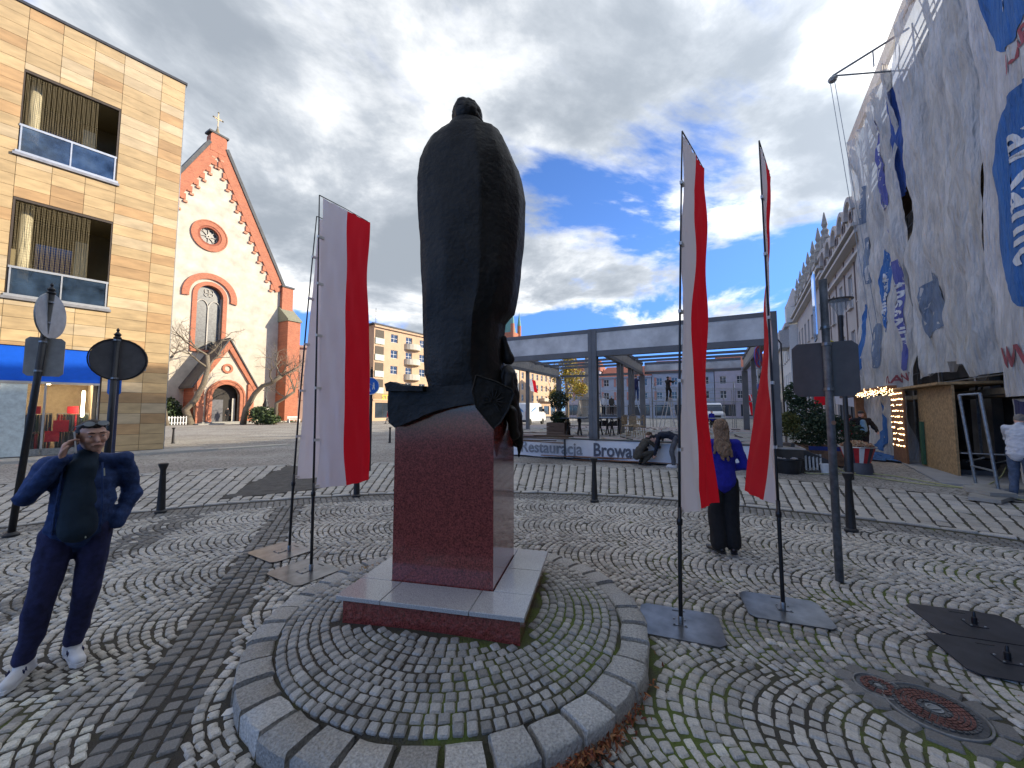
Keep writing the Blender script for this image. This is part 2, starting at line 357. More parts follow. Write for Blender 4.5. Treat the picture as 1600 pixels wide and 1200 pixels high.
# soil and moss between the setts (a fan-shaped bed)
bed = MB(); ring = [polar(15.0, a) for a in range(-100, 101, 4)]
bed.add([(CC[0], CC[1], -.011)]+[(x, y, -.011) for x, y in [polar(17.0, a) for a in range(0, 360, 5)]], [(0, i+1, (i+1)%72+1) for i in range(72)])
def soil_mat():
    m = bpy.data.materials.new('sett_joint_soil'); m.use_nodes = True; t = m.node_tree; b = t.nodes['Principled BSDF']; b.inputs['Roughness'].default_value = .95
    tcn = t.nodes.new('ShaderNodeTexCoord')
    n1 = t.nodes.new('ShaderNodeTexNoise'); n1.inputs['Scale'].default_value = 1.5; n1.inputs['Detail'].default_value = 6; n1.inputs['Roughness'].default_value = .68; t.links.new(tcn.outputs['Object'], n1.inputs['Vector'])
    sp = t.nodes.new('ShaderNodeSeparateXYZ'); t.links.new(tcn.outputs['Object'], sp.inputs[0])
    mrx = t.nodes.new('ShaderNodeMapRange'); mrx.inputs[1].default_value = -1.6; mrx.inputs[2].default_value = 1.2; mrx.inputs[3].default_value = -.09; mrx.inputs[4].default_value = .05; t.links.new(sp.outputs[0], mrx.inputs[0])
    mry = t.nodes.new('ShaderNodeMapRange'); mry.inputs[1].default_value = 3.0; mry.inputs[2].default_value = 6.0; mry.inputs[3].default_value = .02; mry.inputs[4].default_value = -.1; t.links.new(sp.outputs[1], mry.inputs[0])
    ad = t.nodes.new('ShaderNodeMath'); t.links.new(n1.outputs['Fac'], ad.inputs[0]); t.links.new(mrx.outputs[0], ad.inputs[1])
    ad2 = t.nodes.new('ShaderNodeMath'); t.links.new(ad.outputs[0], ad2.inputs[0]); t.links.new(mry.outputs[0], ad2.inputs[1])
    r = t.nodes.new('ShaderNodeValToRGB'); t.links.new(ad2.outputs[0], r.inputs[0]); el = r.color_ramp.elements
    el[0].position = .44; el[0].color = (.060,.054,.044,1); el[1].position = .64; el[1].color = (.11,.15,.03,1); e2 = el.new(.55); e2.color = (.085,.085,.045,1)
    t.links.new(r.outputs[0], b.inputs['Base Color'])
    n2 = t.nodes.new('ShaderNodeTexNoise'); n2.inputs['Scale'].default_value = 90; t.links.new(tcn.outputs['Object'], n2.inputs['Vector'])
    bp = t.nodes.new('ShaderNodeBump'); bp.inputs['Strength'].default_value = .8; bp.inputs['Distance'].default_value = .02; t.links.new(n2.outputs['Fac'], bp.inputs['Height']); t.links.new(bp.outputs[0], b.inputs['Normal'])
    return m
SOIL = soil_mat()
plaza = struct(bed.build('plaza_paving', SOIL))

# dark bands and painted figure on the setts
def seg_d(x, y, a, b):
    ax, ay = a; bx, by = b; t = max(0, min(1, ((x-ax)*(bx-ax)+(y-ay)*(by-ay))/((bx-ax)**2+(by-ay)**2+1e-9))); return math.hypot(x-ax-t*(bx-ax), y-ay-t*(by-ay))
BAND = ((-1.45, .9), (-4.35, 7.85)); BAND2 = ((-3.9, 1.4), (-5.85, 8.0))
PAINT = []
for poly in ([(160,1032),(118,1055),(98,1075),(60,1090),(22,1098),(-30,1104)], [(84,1098),(52,1130),(20,1150),(-10,1165),(-60,1180)], [(116,1132),(85,1143),(60,1152),(40,1172)], [(116,1132),(130,1150),(122,1180),(105,1205)], [(30,1160),(5,1200)]):
    q = [gp(*p) for p in poly]; PAINT += list(zip(q[:-1], q[1:]))
def in_poly(x, y, P):
    c = False; j = len(P)-1
    for i in range(len(P)):
        if (P[i][1] > y) != (P[j][1] > y) and x < (P[j][0]-P[i][0])*(y-P[i][1])/(P[j][1]-P[i][1])+P[i][0]: c = not c
        j = i
    return c
MAN1 = gp(1460, 1108); MAN2 = gp(1372, 1072)
PATCH = [gp(*p) for p in ((345,779),(447,728),(530,727),(500,763),(420,772))]
def blocked(x, y):
    if math.hypot(x-MOUND[0], y-MOUND[1]) < MR+.02: return True
    if math.hypot(x-MAN1[0], y-MAN1[1]) < .335 or math.hypot(x-MAN2[0], y-MAN2[1]) < .205: return True
    return False
S = []; W = 1.13; AR = W/2/math.sin(R(50)); SP = .079
bdir = Vector((BAND[1][0]-BAND[0][0], BAND[1][1]-BAND[0][1])).normalized()
for b in range(0, 6):
    r0 = 3.62+W*b; rm = r0+W/2
    dth = SP/rm*180/math.pi; k0 = int(-95/dth)
    for k in range(k0, int(105/dth)):
        nn = 16; 
        for i in range(nn):
            ph = -50+100*(i+.5+random.uniform(-.12, .12))/nn
            rho = AR*math.sin(R(ph)); tt = -(AR*math.cos(R(ph))-AR*math.cos(R(50)))
            rr = rm+rho; az = k*dth+(tt+.003*math.sin(k*2.4+b))/rm*180/math.pi
            x, y = polar(rr, az)
            if not in_view(x, y) or blocked(x, y) or rr > 10.38: continue
            sc_ = rr/rm
            if seg_d(x, y, *BAND) < .215 : continue
            ang = R(90-az)-math.pi/2   # radial direction -> local y ; then tilt by arc
            hl = AR*R(100)/nn/2-.0042; hw = SP*sc_*math.cos(R(ph))/2-.0040
            tn = gtone(.47, .075, .024)
            if seg_d(x, y, *BAND2) < .26 and random.random() < .85: tn = gtone(.21, .03)
            if min(seg_d(x, y, *s_) for s_ in PAINT) < .042: tn = (.72,.70,.60)
            elif x < -2.2 and y < 2.6: tn = tuple(v*.9 for v in tn)
            st = 1+.34*(mnoise.noise(Vector((x*.8, y*.8, 1)))+.5*mnoise.noise(Vector((x*2.6, y*2.6, 4)))); tn = tuple(v*max(.6, min(1.2, st)) for v in tn) if tn[0] < .6 else tn
            S.append((x+random.gauss(0,.0022), y+random.gauss(0,.0022), ang-R(ph)+random.gauss(0,.055), hw*random.uniform(.86, 1.05), hl*random.uniform(.84, 1.05), random.gauss(0, .0036)+.006*mnoise.noise(Vector((x*1.5, y*1.5, 7))), *tn))
# the darker straight band of square setts
L = (Vector(BAND[1])-Vector(BAND[0])).length; nx = Vector((-bdir.y, bdir.x)); ba = math.atan2(bdir.y, bdir.x)
for i in range(int(L/.105)):
    for j in range(4):
        p = Vector(BAND[0])+bdir*(i*.105+(.05 if j%2 else 0)+random.uniform(-.008, .008))+nx*((j-1.5)*.106)
        if in_view(*p) and not blocked(*p) and to_polar(*p)[0] < 10.38: S.append((p.x+random.gauss(0,.003), p.y+random.gauss(0,.003), ba+random.gauss(0,.07), .0465*random.uniform(.82,1.04), .0475*random.uniform(.88,1.05), random.gauss(0,.004), *gtone(.215, .045)))
# concentric darker courses along the kerb
for j in range(5):
    rr = 10.43+j*.095; dth = .1/rr*180/math.pi
    for k in range(int(-70/dth), int(75/dth)):
        az = k*dth+(j%2)*dth/2; x, y = polar(rr, az)
        if in_view(x, y): S.append((x, y, R(-az), .044, .042, random.gauss(0,.002), *gtone(.22, .035)))
# dressed setts round the two manholes
for (c_, rr, n_) in ((MAN1, .275, 11), (MAN2, .165, 8)):
    for k in range(n_):
        a_ = 2*math.pi*k/n_; x = c_[0]+rr*math.cos(a_); y = c_[1]+rr*math.sin(a_)
        if math.hypot(x-MAN1[0], y-MAN1[1]) < .24 or math.hypot(x-MAN2[0], y-MAN2[1]) < .13: continue
        S.append((x, y, a_, .05, math.pi*rr/n_-.004, .001, *gtone(.20, .02)))
lay_stones('cobble', S, M_STONE, plaza, 'cobbles')
# road of large setts
road = struct(MB().add([(x, y, -.012) for x, y in [polar(11.0, a) for a in range(-80, 81, 4)]]+[(x, y, -.012) for x, y in [polar(r_out(a)+.05, a) for a in range(-80, 81, 4)]], [(i, i+1, i+42, i+41) for i in range(40)]).build('road', SOIL))
S = []
dth = .205/12.8*180/math.pi
for k in range(int(-72/dth), int(72/dth)):
    az = k*dth; r = 11.16+random.uniform(0, .12)
    while r < r_out(az)-.15:
        l = random.uniform(.2, .33); rr = r+l/2; x, y = polar(rr, az); r += l
        if not in_view(x, y) or in_poly(x, y, PATCH): continue
        wdt = rr*R(dth)/2-.013
        S.append((x, y, R(-az)+random.gauss(0,.012), wdt, l/2-.007, random.gauss(0, .004), *gtone(.44, .045, .02)))
lay_stones('sett', S, M_STONE, road, 'setts', h=.06, bev=.010)
S = []; dth = .36/11.08*180/math.pi
for k in range(int(-75/dth), int(75/dth)):
    x, y = polar(11.07, k*dth)
    if in_view(x, y): S.append((x, y, R(-k*dth), .172, .065, .012+random.gauss(0,.002), *gtone(.46, .03, .01)))
for k in range(int(-75/dth), int(30/dth)):
    x, y = polar(r_out(k*dth)-.06, k*dth)
    if in_view(x, y): S.append((x, y, R(-k*dth), .19, .07, .012, *gtone(.42, .03, .01)))
lay_stones('kerbstone', S, M_STONE, road, 'kerbstones', h=.07, bev=.008)
struct(MB().add([(x, y, -.001) for x, y in PATCH], [tuple(range(len(PATCH)))]).build('asphalt_patch', mat('worn_asphalt', (.085,.083,.078), .9, var=.25, scale=5, bump=.5, bscale=120)))
# the square beyond the road
def square_mat():
    m = bpy.data.materials.new('square_small_setts'); m.use_nodes = True; t = m.node_tree; b = t.nodes['Principled BSDF']; b.inputs['Roughness'].default_value = .8
    tcn = t.nodes.new('ShaderNodeTexCoord'); mp = t.nodes.new('ShaderNodeMapping'); mp.inputs['Rotation'].default_value[2] = R(30); t.links.new(tcn.outputs['Object'], mp.inputs[0])
    v = t.nodes.new('ShaderNodeTexVoronoi'); v.inputs['Scale'].default_value = 9; v.inputs['Randomness'].default_value = .7; t.links.new(mp.outputs[0], v.inputs['Vector'])
    ve = t.nodes.new('ShaderNodeTexVoronoi'); ve.feature = 'DISTANCE_TO_EDGE'; ve.inputs['Scale'].default_value = 9; ve.inputs['Randomness'].default_value = .7; t.links.new(mp.outputs[0], ve.inputs['Vector'])
    n1 = t.nodes.new('ShaderNodeTexNoise'); n1.inputs['Scale'].default_value = .35; n1.inputs['Detail'].default_value = 7; t.links.new(tcn.outputs['Object'], n1.inputs['Vector'])
    r = t.nodes.new('ShaderNodeValToRGB'); t.links.new(n1.outputs['Fac'], r.inputs[0]); el = r.color_ramp.elements; el[0].position = .35; el[0].color = (.32,.30,.27,1); el[1].position = .65; el[1].color = (.47,.45,.41,1)
    mx = t.nodes.new('ShaderNodeMix'); mx.data_type = 'RGBA'; mx.blend_type = 'MULTIPLY'; mx.inputs[0].default_value = .55; t.links.new(r.outputs[0], mx.inputs[6])
    hs = t.nodes.new('ShaderNodeRGBToBW'); t.links.new(v.outputs['Color'], hs.inputs[0]); r3 = t.nodes.new('ShaderNodeMapRange'); r3.inputs[3].default_value = .55; r3.inputs[4].default_value = 1.25; t.links.new(hs.outputs[0], r3.inputs[0]); t.links.new(r3.outputs[0], mx.inputs[7])
    r2 = t.nodes.new('ShaderNodeMapRange'); r2.inputs[1].default_value = 0; r2.inputs[2].default_value = .09; r2.inputs[3].default_value = .3; r2.inputs[4].default_value = 1; t.links.new(ve.outputs['Distance'], r2.inputs[0])
    m2 = t.nodes.new('ShaderNodeMix'); m2.data_type = 'RGBA'; m2.blend_type = 'MULTIPLY'; m2.inputs[0].default_value = 1; t.links.new(mx.outputs[2], m2.inputs[6]); t.links.new(r2.outputs[0], m2.inputs[7]); t.links.new(m2.outputs[2], b.inputs['Base Color'])
    bp = t.nodes.new('ShaderNodeBump'); bp.inputs['Strength'].default_value = .6; bp.inputs['Distance'].default_value = .02; t.links.new(r2.outputs[0], bp.inputs['Height']); t.links.new(bp.outputs[0], b.inputs['Normal'])
    return m
A = [polar(r_out(a) if abs(a) < 80 else 16.8, a) for a in range(0, 360, 4)]; B = [(CC[0]+300*math.sin(R(a)), CC[1]+300*math.cos(R(a))) for a in range(0, 360, 4)]
A = [polar(r_out(a if a < 180 else a-360), a) for a in range(0, 360, 4)]
struct(MB().add([(x, y, .0) for x, y in A]+[(x, y, .0) for x, y in B], [(i, (i+1)%90, (i+1)%90+90, i+90) for i in range(90)]).build('market_square', square_mat()))
# bands of smoother slabs across the square
M_SLAB = mat('pavement_slab', (.33,.32,.29), .8, var=.14, scale=2.0, bump=.1, bscale=60)
for (p0, p1, hw, nm) in (((180,716),(440,714),.35,'slab_band'), ((300,690),(700,672),.3,'slab_band'), ((270,676),(700,662),.3,'slab_band')):
    a = Vector((*gp(*p0), 0)); b_ = Vector((*gp(*p1), 0)); d = (b_-a).normalized(); n_ = Vector((-d.y, d.x, 0))*hw
    struct(MB().add([a-n_+Vector((0,0,.004)), b_-n_+Vector((0,0,.004)), b_+n_+Vector((0,0,.004)), a+n_+Vector((0,0,.004))], [(0,1,2,3)]).build(nm, M_SLAB))
# pavement under the left building and in front of the scaffolded one
LB = gp(255, 705)
lb = struct(empty('pavement', (LB[0], LB[1], 0), rz(40)))
k = 0
for i in range(16):
    for j in range(2):
        MB().box(-14.8+i*1.0+.006, -13.8+i*1.0-.006, -1.25+j*.6, -.66+j*.6-.006 if j == 0 else -.012, -.04, .09, tone=gtone(.38,.02)).build('slab', mat('light_slab', (.4,.4,.38), .8, var=.12, scale=40, attr=True, bump=.1), lb)
MB().box(-15, 1.6, -1.42, -1.262, -.05, .085, tone=(.4,.39,.36)).build('kerb', MATS['light_slab'], lb)
MB().box(.02, 4.6, -1.26, -.66, -.05, .06, tone=(.5,.47,.4)).build('ramp_slab', MATS['light_slab'], lb)
SO = azv(121)*5.35      # foot of the perpendicular on the scaffolded row; s runs along azimuth 31
def sp(s, n=0.0): v = SO+azv(31)*s+azv(121)*n; return (v.x, v.y)
P = [gp(1364,699), gp(1405,722), gp(1470,757), gp(1530,762), sp(12.6,.6), sp(30,.6), sp(30,-.1)]
struct(MB().prism([(x, y) for x, y in P], -.03, .05, axis='z').build('sidewalk', mat('grey_concrete_slab', (.36,.36,.36), .8, var=.12, scale=1.2, bump=.1, bscale=40)))

# ---------------------------------------------------------------- mound with kerb ring and cobbles
mound = empty('round_cobbled_mound', (MOUND[0], MOUND[1], 0), 0, 'raised round bed of small mossy cobbles ringed with big granite kerb blocks under the monument', 'raised bed')
def mz(r): return .125+.075*max(0, 1-(r/1.29)**2)**.8
prof = [(1.45, -.02), (1.45, .05), (1.32, .08)]+[(r, mz(r)-.012) for r in (1.28, 1.2, 1.1, 1.0, .85, .7, .5, .25, .02)]
MB().lathe(prof, 72).build('soil_bed', SOIL, mound, auto=40)
nk = 38
for i in range(nk):
    a0 = 2*math.pi*(i+.04+random.uniform(-.03,.04))/nk; a1 = 2*math.pi*(i+.95+random.uniform(-.03,.02))/nk; ri = 1.315+random.uniform(-.008,.008); ro = MR+random.uniform(-.012,.012); zt = .108+random.uniform(-.009,.010)
    b = MB(); n_ = 3; vs = []
    def P_(r, t, z): a = a0+(a1-a0)*t; return (r*math.cos(a), r*math.sin(a), z)
    e = .012; q = [(ri, -.03, 0), (ri, zt-.012, 0), (ri+e, zt, .05), ((ri+ro)/2, zt+.004, .04), (ro-e*1.3, zt-.001, .05), (ro, zt-.016, 0), (ro+.004, -.03, 0)]
    j = [random.uniform(-.011,.009) for _ in range(20)]
    for t in (0, .5, 1):
        for (r, z, ins) in q: vs.append(P_(r+j[len(vs)%20], (ins if t == 0 else 1-ins if t == 1 else .5), z))
    m_ = len(q); fs = [(t*m_+p, t*m_+p+1, (t+1)*m_+p+1, (t+1)*m_+p) for t in (0, 1) for p in range(m_-1)]+[tuple(range(m_)), tuple(range(3*m_-1, 2*m_-1, -1))]
    b.add(vs, fs, 0, gtone(.38, .05, -.006)); b.build('kerb_block', M_CURB, mound, auto=50)
S = []
PLC = Vector((-.457, 3.415)); PLA = 12.6
def in_plinth(x, y, e=0): d = Vector((x, y))-PLC; u = azv(PLA); v = azv(PLA+90); return abs(d.x*u.x+d.y*u.y) < .60-e and -.72+e < d.x*v.x+d.y*v.y < .67-e
for k in range(14):
    r = 1.272-k*.068; n_ = max(6, int(2*math.pi*r/.073)); ph = random.random()
    for i in range(n_):
        a = 2*math.pi*(i+ph)/n_; rr = r+.004*math.sin(a*5+k); x = rr*math.cos(a); y = rr*math.sin(a)
        if in_plinth(MOUND[0]+x, MOUND[1]+y, -.025): continue
        jj = random.random(); r += 0
        S.append((MOUND[0]+x, MOUND[1]+y, a, .0300*random.uniform(.9,1.05), math.pi*r/n_-.0045-.004*jj, mz(rr)+random.gauss(0,.003), *gtone(.37, .055, .0)))
moundS = [(x-MOUND[0], y-MOUND[1], *r) for x, y, *r in S]
def lay_mound(S):
    S2 = sorted(S, key=lambda r: r[1]); near = S2[:300]; rest = S2[300:]; tones = np.array([r[6:9] for r in near]); order = np.argsort(tones.sum(1))
    for g_ in np.array_split(order, 24):
        t = tones[g_].mean(0); r0 = near[g_[0]]; V, F, top, _ = stone_arrays([(0,0,0,r0[3],r0[4],0,*t)])
        o = MB().add([tuple(p) for p in V[0]], [tuple(f) for f in F]+[tuple(top)], 0, tuple(t)).build('cobble', M_STONE, None, norm=False); me = o.data; bpy.data.objects.remove(o)
        for i in g_:
            r = near[i]; sl = .22*math.hypot(r[0], r[1])**3*.5
            q = link('cobble', me, mound, (r[0], r[1], r[5]), (0, 0, r[2])); q.rotation_euler = Euler((0, sl, r[2]), 'XYZ'); q.scale = (r[3]/r0[3], r[4]/r0[4], 1)
    tag(stones_mesh('cobbles', rest, M_STONE, mound), kind='stuff')
lay_mound(moundS)
# fallen leaves against the kerb
def leaf_mat(): return mat('dry_leaf', (.2,.06,.02), .8, var=.4, scale=3, attr=True)
b = MB()
def leaf(b, x, y, z, s, tone, flat=.8):
    M = Matrix.Translation((x, y, z)) @ Euler((random.gauss(0,flat), random.gauss(0,flat), random.uniform(0,6.3))).to_matrix().to_4x4()
    pts = [(-1,0,0),(-.3,.35,.12),(.5,.28,.1),(1.2,0,.0),(.5,-.28,.1),(-.3,-.35,.12)]
    b.add([M @ Vector((p[0]*s, p[1]*s, p[2]*s)) for p in pts], [(0,1,2,3),(0,3,4,5)], 0, tone)
for _ in range(900):
    a = random.gauss(R(-62), R(13)); rr = MR+abs(random.gauss(.02, .035)); 
    tone = random.choice([(.30,.09,.03),(.36,.13,.05),(.22,.06,.03),(.42,.2,.08)])
    leaf(b, MOUND[0]+rr*math.cos(a), MOUND[1]+rr*math.sin(a), random.uniform(.004,.055)*(1 if rr < MR+.06 else .4), random.uniform(.008,.02), tone)
for _ in range(130):
    a = random.uniform(R(95), R(150)); rr = random.gauss(1.26,.02); leaf(b, MOUND[0]+rr*math.cos(a), MOUND[1]+rr*math.sin(a), .145+random.random()*.01, random.uniform(.008,.016), random.choice([(.4,.26,.12),(.3,.16,.07)]))
for _ in range(260):
    x = random.uniform(-3, 4); y = random.uniform(1.5, 6)
    if in_view(x, y) and math.hypot(x-MOUND[0], y-MOUND[1]) > MR: leaf(b, x, y, .006, random.uniform(.005,.012), random.choice([(.3,.16,.06),(.2,.1,.04),(.4,.3,.12)]), .3)
tag(b.build('fallen_leaves', leaf_mat(), norm=False), 'drift of dry red brown leaves against the granite kerb of the mound', 'leaves', kind='stuff')
a = R(-78); yl = MB(); random.seed(3); leaf(yl, MOUND[0]+(MR+.05)*math.cos(a), MOUND[1]+(MR+.05)*math.sin(a), .05, .042, (.5,.36,.07), .5)
tag(yl.build('leaf', leaf_mat(), norm=False), 'single yellow leaf lying at the foot of the kerb blocks among brown ones', 'leaf')
x, y = gp(345, 1121); q = MB(); q.prism([(0,0),(.045,.01),(.06,.05),(.03,.075),(-.005,.05)], .004, .006, axis='z')
tag(q.build('paper_scrap', M_WHITE, loc=(x, y, .002)), 'small white scrap of paper on the cobbles left of the mound', 'litter')
# manholes
M_IRON = mat('cast_iron', (.10,.105,.11), .5, metal=.5, var=.3, scale=14, bump=.3, bscale=50); M_RUST = mat('rusty_iron', (.17,.075,.06), .75, metal=.2, var=.3, scale=12, bump=.3)
for (c_, rad, lab) in ((MAN1, .195, 'larger round manhole cover with rusty chequered rim set in the cobbles'), (MAN2, .095, 'smaller round iron cover beside the big manhole in the cobbles')):
    e_ = empty('manhole_cover', (c_[0], c_[1], 0), 0, lab, 'manhole cover', 'covers set in the cobbles')
    MB().lathe([(rad+.03,-.03),(rad+.03,.004),(rad+.02,.006),(rad+.018,-.004),(rad+.012,-.03)], 40).build('frame', mat('worn_concrete', (.22,.22,.21), .85, var=.15, scale=30), e_, auto=40)
    MB().lathe([(rad+.015,-.03),(rad+.012,-.002),(rad-.01,.002),(.02,.002)], 40).build('lid', M_IRON, e_, auto=40)
    r1 = rad*.28; ri = 0
    while r1 < rad-.02:
        n_ = max(10, int(2*math.pi*r1/.028)); bb = MB()
        for i in range(n_):
            a0 = 2*math.pi*(i+.12)/n_; a1 = 2*math.pi*(i+.88)/n_
            bb.prism([(r1*math.cos(a0), r1*math.sin(a0)),(r1*math.cos(a1), r1*math.sin(a1)),((r1+.016)*math.cos(a1),(r1+.016)*math.sin(a1)),((r1+.016)*math.cos(a0),(r1+.016)*math.sin(a0))], .002, .008, axis='z')
        bb.build('raised_pattern', M_RUST if ri in (1, 2, 3, 4) else M_IRON, e_); r1 += .022; ri += 1
    MB().lathe([(rad*.2,.002),(rad*.2,.007),(rad*.15,.007),(rad*.13,.003)], 20).build('hub_ring', M_GALV, e_)
    MB().box(-rad*.17, rad*.17, -.012, .012, .003, .009).build('lifting_bar', M_GALV, e_)

# ================================================================ LEFT STONE-CLAD BUILDING (local x = azimuth 40, y into the building)
M_CREAM = mat('cream_render', (.62,.55,.36), .85, var=.06, scale=3)
M_DARKIN = mat('dark_interior', (.03,.028,.026), .9, var=.2, scale=2)
shopb = empty('clad_office_building', (LB[0], LB[1], 0), rz(40), 'modern building clad in honey coloured sandstone panels with two loggias above a blue shop fascia', 'building')
TOPZ = 16.6; COLS = [0, -.78, -1.95]+[-1.95-.83*i for i in range(1, 16)]
H_OPEN = [(-4.46, -1.96, 10.95, 14.2), (-4.43, -1.94, 5.72, 9.38), (-10.4, -7.0, 10.95, 14.2), (-10.4, -7.0, 5.72, 9.38)]
SHOP = (-14, -1.98, .1, 4.05)
wb = MB(); wall(wb, -14.4, -.02, 0, TOPZ-.04, H_OPEN+[SHOP], depth=.25, y=.045)
wb.box(-14.4, -.02, .3, .34, TOPZ-.3, TOPZ-.05)
wb.quad((-.02,.045,0),(-.02,12,0),(-.02,12,TOPZ-.04),(-.02,.045,TOPZ-.04)); wb.quad((-14.4,.045,TOPZ-.04),(-.02,.045,TOPZ-.04),(-.02,12,TOPZ-.04),(-14.4,12,TOPZ-.04)); wb.quad((-14.4,12,0),(-.02,12,0),(-.02,12,TOPZ-.04),(-14.4,12,TOPZ-.04)); wb.quad((-14.4,.045,0),(-14.4,12,0),(-14.4,12,TOPZ-.04),(-14.4,.045,TOPZ-.04))
wb.build('wall_core', mat('joint_brown', (.12,.085,.055), .9), shopb)
RH = .428; nrow = int(TOPZ/RH)+1; npan = 0
def panel_tone():
    g_ = random.uniform(.84, 1.1); t = random.random(); base = (.50,.36,.19) if t < .6 else (.54,.42,.26) if t < .82 else (.46,.29,.14)
    return tuple(c*g_ for c in base)
pan_me = None
rest = MB()
for i in range(len(COLS)-1):
    x1 = COLS[i]; x0 = COLS[i+1]
    for j in range(nrow):
        z0 = TOPZ-(j+1)*RH; z1 = z0+RH
        z0 = max(z0, .1); 
        if z1 <= .15: continue
        segs = [(x0, x1)]
        zc = (z0+z1)/2; outs = []
        for (a_, b_) in segs:
            cut = [(h[0], h[1], h[2], h[3]) for h in H_OPEN+[SHOP] if h[0] < b_-.03 and h[1] > a_+.03 and h[2] < z1-.02 and h[3] > z0+.02]
            if not cut: outs.append((a_, b_, z0, z1)); continue
            h = cut[0]
            if h[0] <= a_+.05 and h[1] >= b_-.05:
                if z1 > h[3]+.04: outs.append((a_, b_, max(z0, h[3]), z1))
                if z0 < h[2]-.04: outs.append((a_, b_, z0, min(z1, h[2])))
            else:
                if h[1] < b_-.04: outs.append((h[1], b_, z0, z1))
                if h[0] > a_+.04: outs.append((a_, h[0], z0, z1))
        for (a_, b_, c_, d_) in outs:
            y0 = random.uniform(0, .004)
            if npan < 300 and a_ > -6.3:
                MB().box(a_+.006, b_-.006, y0, .04, c_+.006, d_-.006, tone=panel_tone()).build('stone_panel', M_PANEL, shopb, norm=False); npan += 1
            else: rest.box(a_+.006, b_-.006, y0, .04, c_+.006, d_-.006, tone=panel_tone())
tag(rest.build('stone_panels', M_PANEL, shopb, norm=False), kind='stuff')
MB().box(-14.5, .06, -.05, 12.1, TOPZ, TOPZ+.10).build('roof_edge', mat('dark_coping', (.06,.062,.07), .5, metal=.4), shopb)
MB().box(.0, .022, .0, .03, .1, TOPZ-.01).build('corner_trim', M_GALV, shopb)
for ih, (x0, x1, z0, z1) in enumerate(H_OPEN):
    D = 2.4
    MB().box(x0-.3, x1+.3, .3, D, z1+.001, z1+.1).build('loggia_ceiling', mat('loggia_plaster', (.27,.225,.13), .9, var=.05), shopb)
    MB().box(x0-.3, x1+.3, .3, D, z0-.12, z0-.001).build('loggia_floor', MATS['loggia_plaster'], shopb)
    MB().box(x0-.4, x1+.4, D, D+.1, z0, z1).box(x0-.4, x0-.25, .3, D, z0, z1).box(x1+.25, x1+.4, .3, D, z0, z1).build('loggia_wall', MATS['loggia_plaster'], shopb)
    MB().box(x0+.5, x1-1.0, D-.04, D-.002, z0+.1, z1-.9).build('glass_door', mat('blue_reflecting_glass', (.06,.10,.30), .08, spec=.9), shopb)
    MB().box(x1-.95, x1-.6, D-.9, D-.6, z0, z1-.7).build('pillar', M_CREAM, shopb)
    MB().lathe([(.17,0),(.17,z1-z0)], 16, (x0+.28, .75, z0)).build('round_column', M_CREAM, shopb, auto=40)
    gh = 1.12
    MB().box(x0+.04, x1-.04, -.005, .01, z0+.14, z0+gh-.05).build('balustrade_glass', mat('balcony_glass', (.05,.085,.14), .03, spec=1.0, alpha=.8, metal=.35, var=.6, scale=1.2), shopb)
    MB().box(x0+.02, x1-.02, -.03, .05, z0+gh-.05, z0+gh+.03).build('handrail', M_ALU, shopb)
    MB().box(x0-.03, x1+.06, -.06, .06, z0+.05, z0+.14).build('bottom_rail', M_ALU, shopb); MB().box(x0-.08, x1+.1, -.09, .2, z0-.05, z0+.05-.004).build('sill', mat('sill_metal', (.35,.35,.36), .4, metal=.6), shopb)
    for xx in (x0+.05, (x0+x1)/2, x1-.08): MB().box(xx, xx+.04, -.028, .018, z0+.14, z0+gh-.05).build('rail_post', M_ALU, shopb)
    MB().box(x0, x1, .02, .12, z1-.09, z1-.002).box(x0, x0+.05, .02, .12, z0, z1-.1).box(x1-.05, x1, .02, .12, z0, z1-.1).build('reveal_frame', mat('brown_frame', (.06,.045,.035), .6), shopb)
    nb = MB()
    for i in range(44):
        xx = x0+.08+(x1-x0-.7)*i/43; pts = [(xx+.012*math.sin(i*2.1+z), .10+.02*math.sin(i+z*3), z) for z in np.linspace(z0+gh+.05, z1-.12, 9)]
        nb.tube(pts, .0045, 4, cap=False)
    for i in range(26):
        z = z0+gh+.1+(z1-z0-gh-.25)*i/25; nb.tube([(x0+.06, .1, z), ((x0+x1)/2-.3, .11, z-.02), (x1-.62, .1, z)], .003, 4, cap=False)
    tag(nb.build('bird_net', mat('net_cord', (.23,.19,.11), .9), shopb), kind='stuff')
# shop front
MB().box(-14, -1.99, .06, .14, 2.80, 4.04).build('fascia', mat('blue_fascia', (.006,.10,.62), .35, var=.04), shopb)
MB().box(-14, -1.99, .02, .12, 2.71, 2.795).build('fascia_trim', M_ALU, shopb)
M_SHOP = mat('shop_wall', (.55,.42,.28), .8, var=.1)
MB().box(-13.9, -2.1, 4.2, 4.3, .1, 4.0).box(-13.9, -13.8, .3, 4.2, .1, 4.0).box(-2.15, -2.05, .3, 4.2, .1, 4.0).build('shop_wall', M_SHOP, shopb)
MB().box(-13.9, -2.0, .26, 4.2, .06, .12).build('shop_floor', mat('shop_floor', (.35,.3,.24), .4), shopb)
MB().box(-13.9, -2.0, .26, 4.2, 2.9, 3.0).build('shop_ceiling', M_WHITE, shopb)
for i in range(8):
    x1 = -2.02-i*1.35; x0 = x1-1.29
    MB().box(x0, x1, .16, .175, .35, 2.68).build('shop_pane', mat('shop_glass', (.10,.12,.13), .02, alpha=.13, spec=.7), shopb)
    MB().box(x0-.06, x0, .1, .2, .12, 2.70).build('mullion', M_ALU, shopb)
MB().box(-2.02, -1.98, .1, .2, .12, 2.70).build('mullion', M_ALU, shopb)
MB().box(-14, -2, .1, .2, .1, .35).build('plinth_band', M_GALV, shopb)
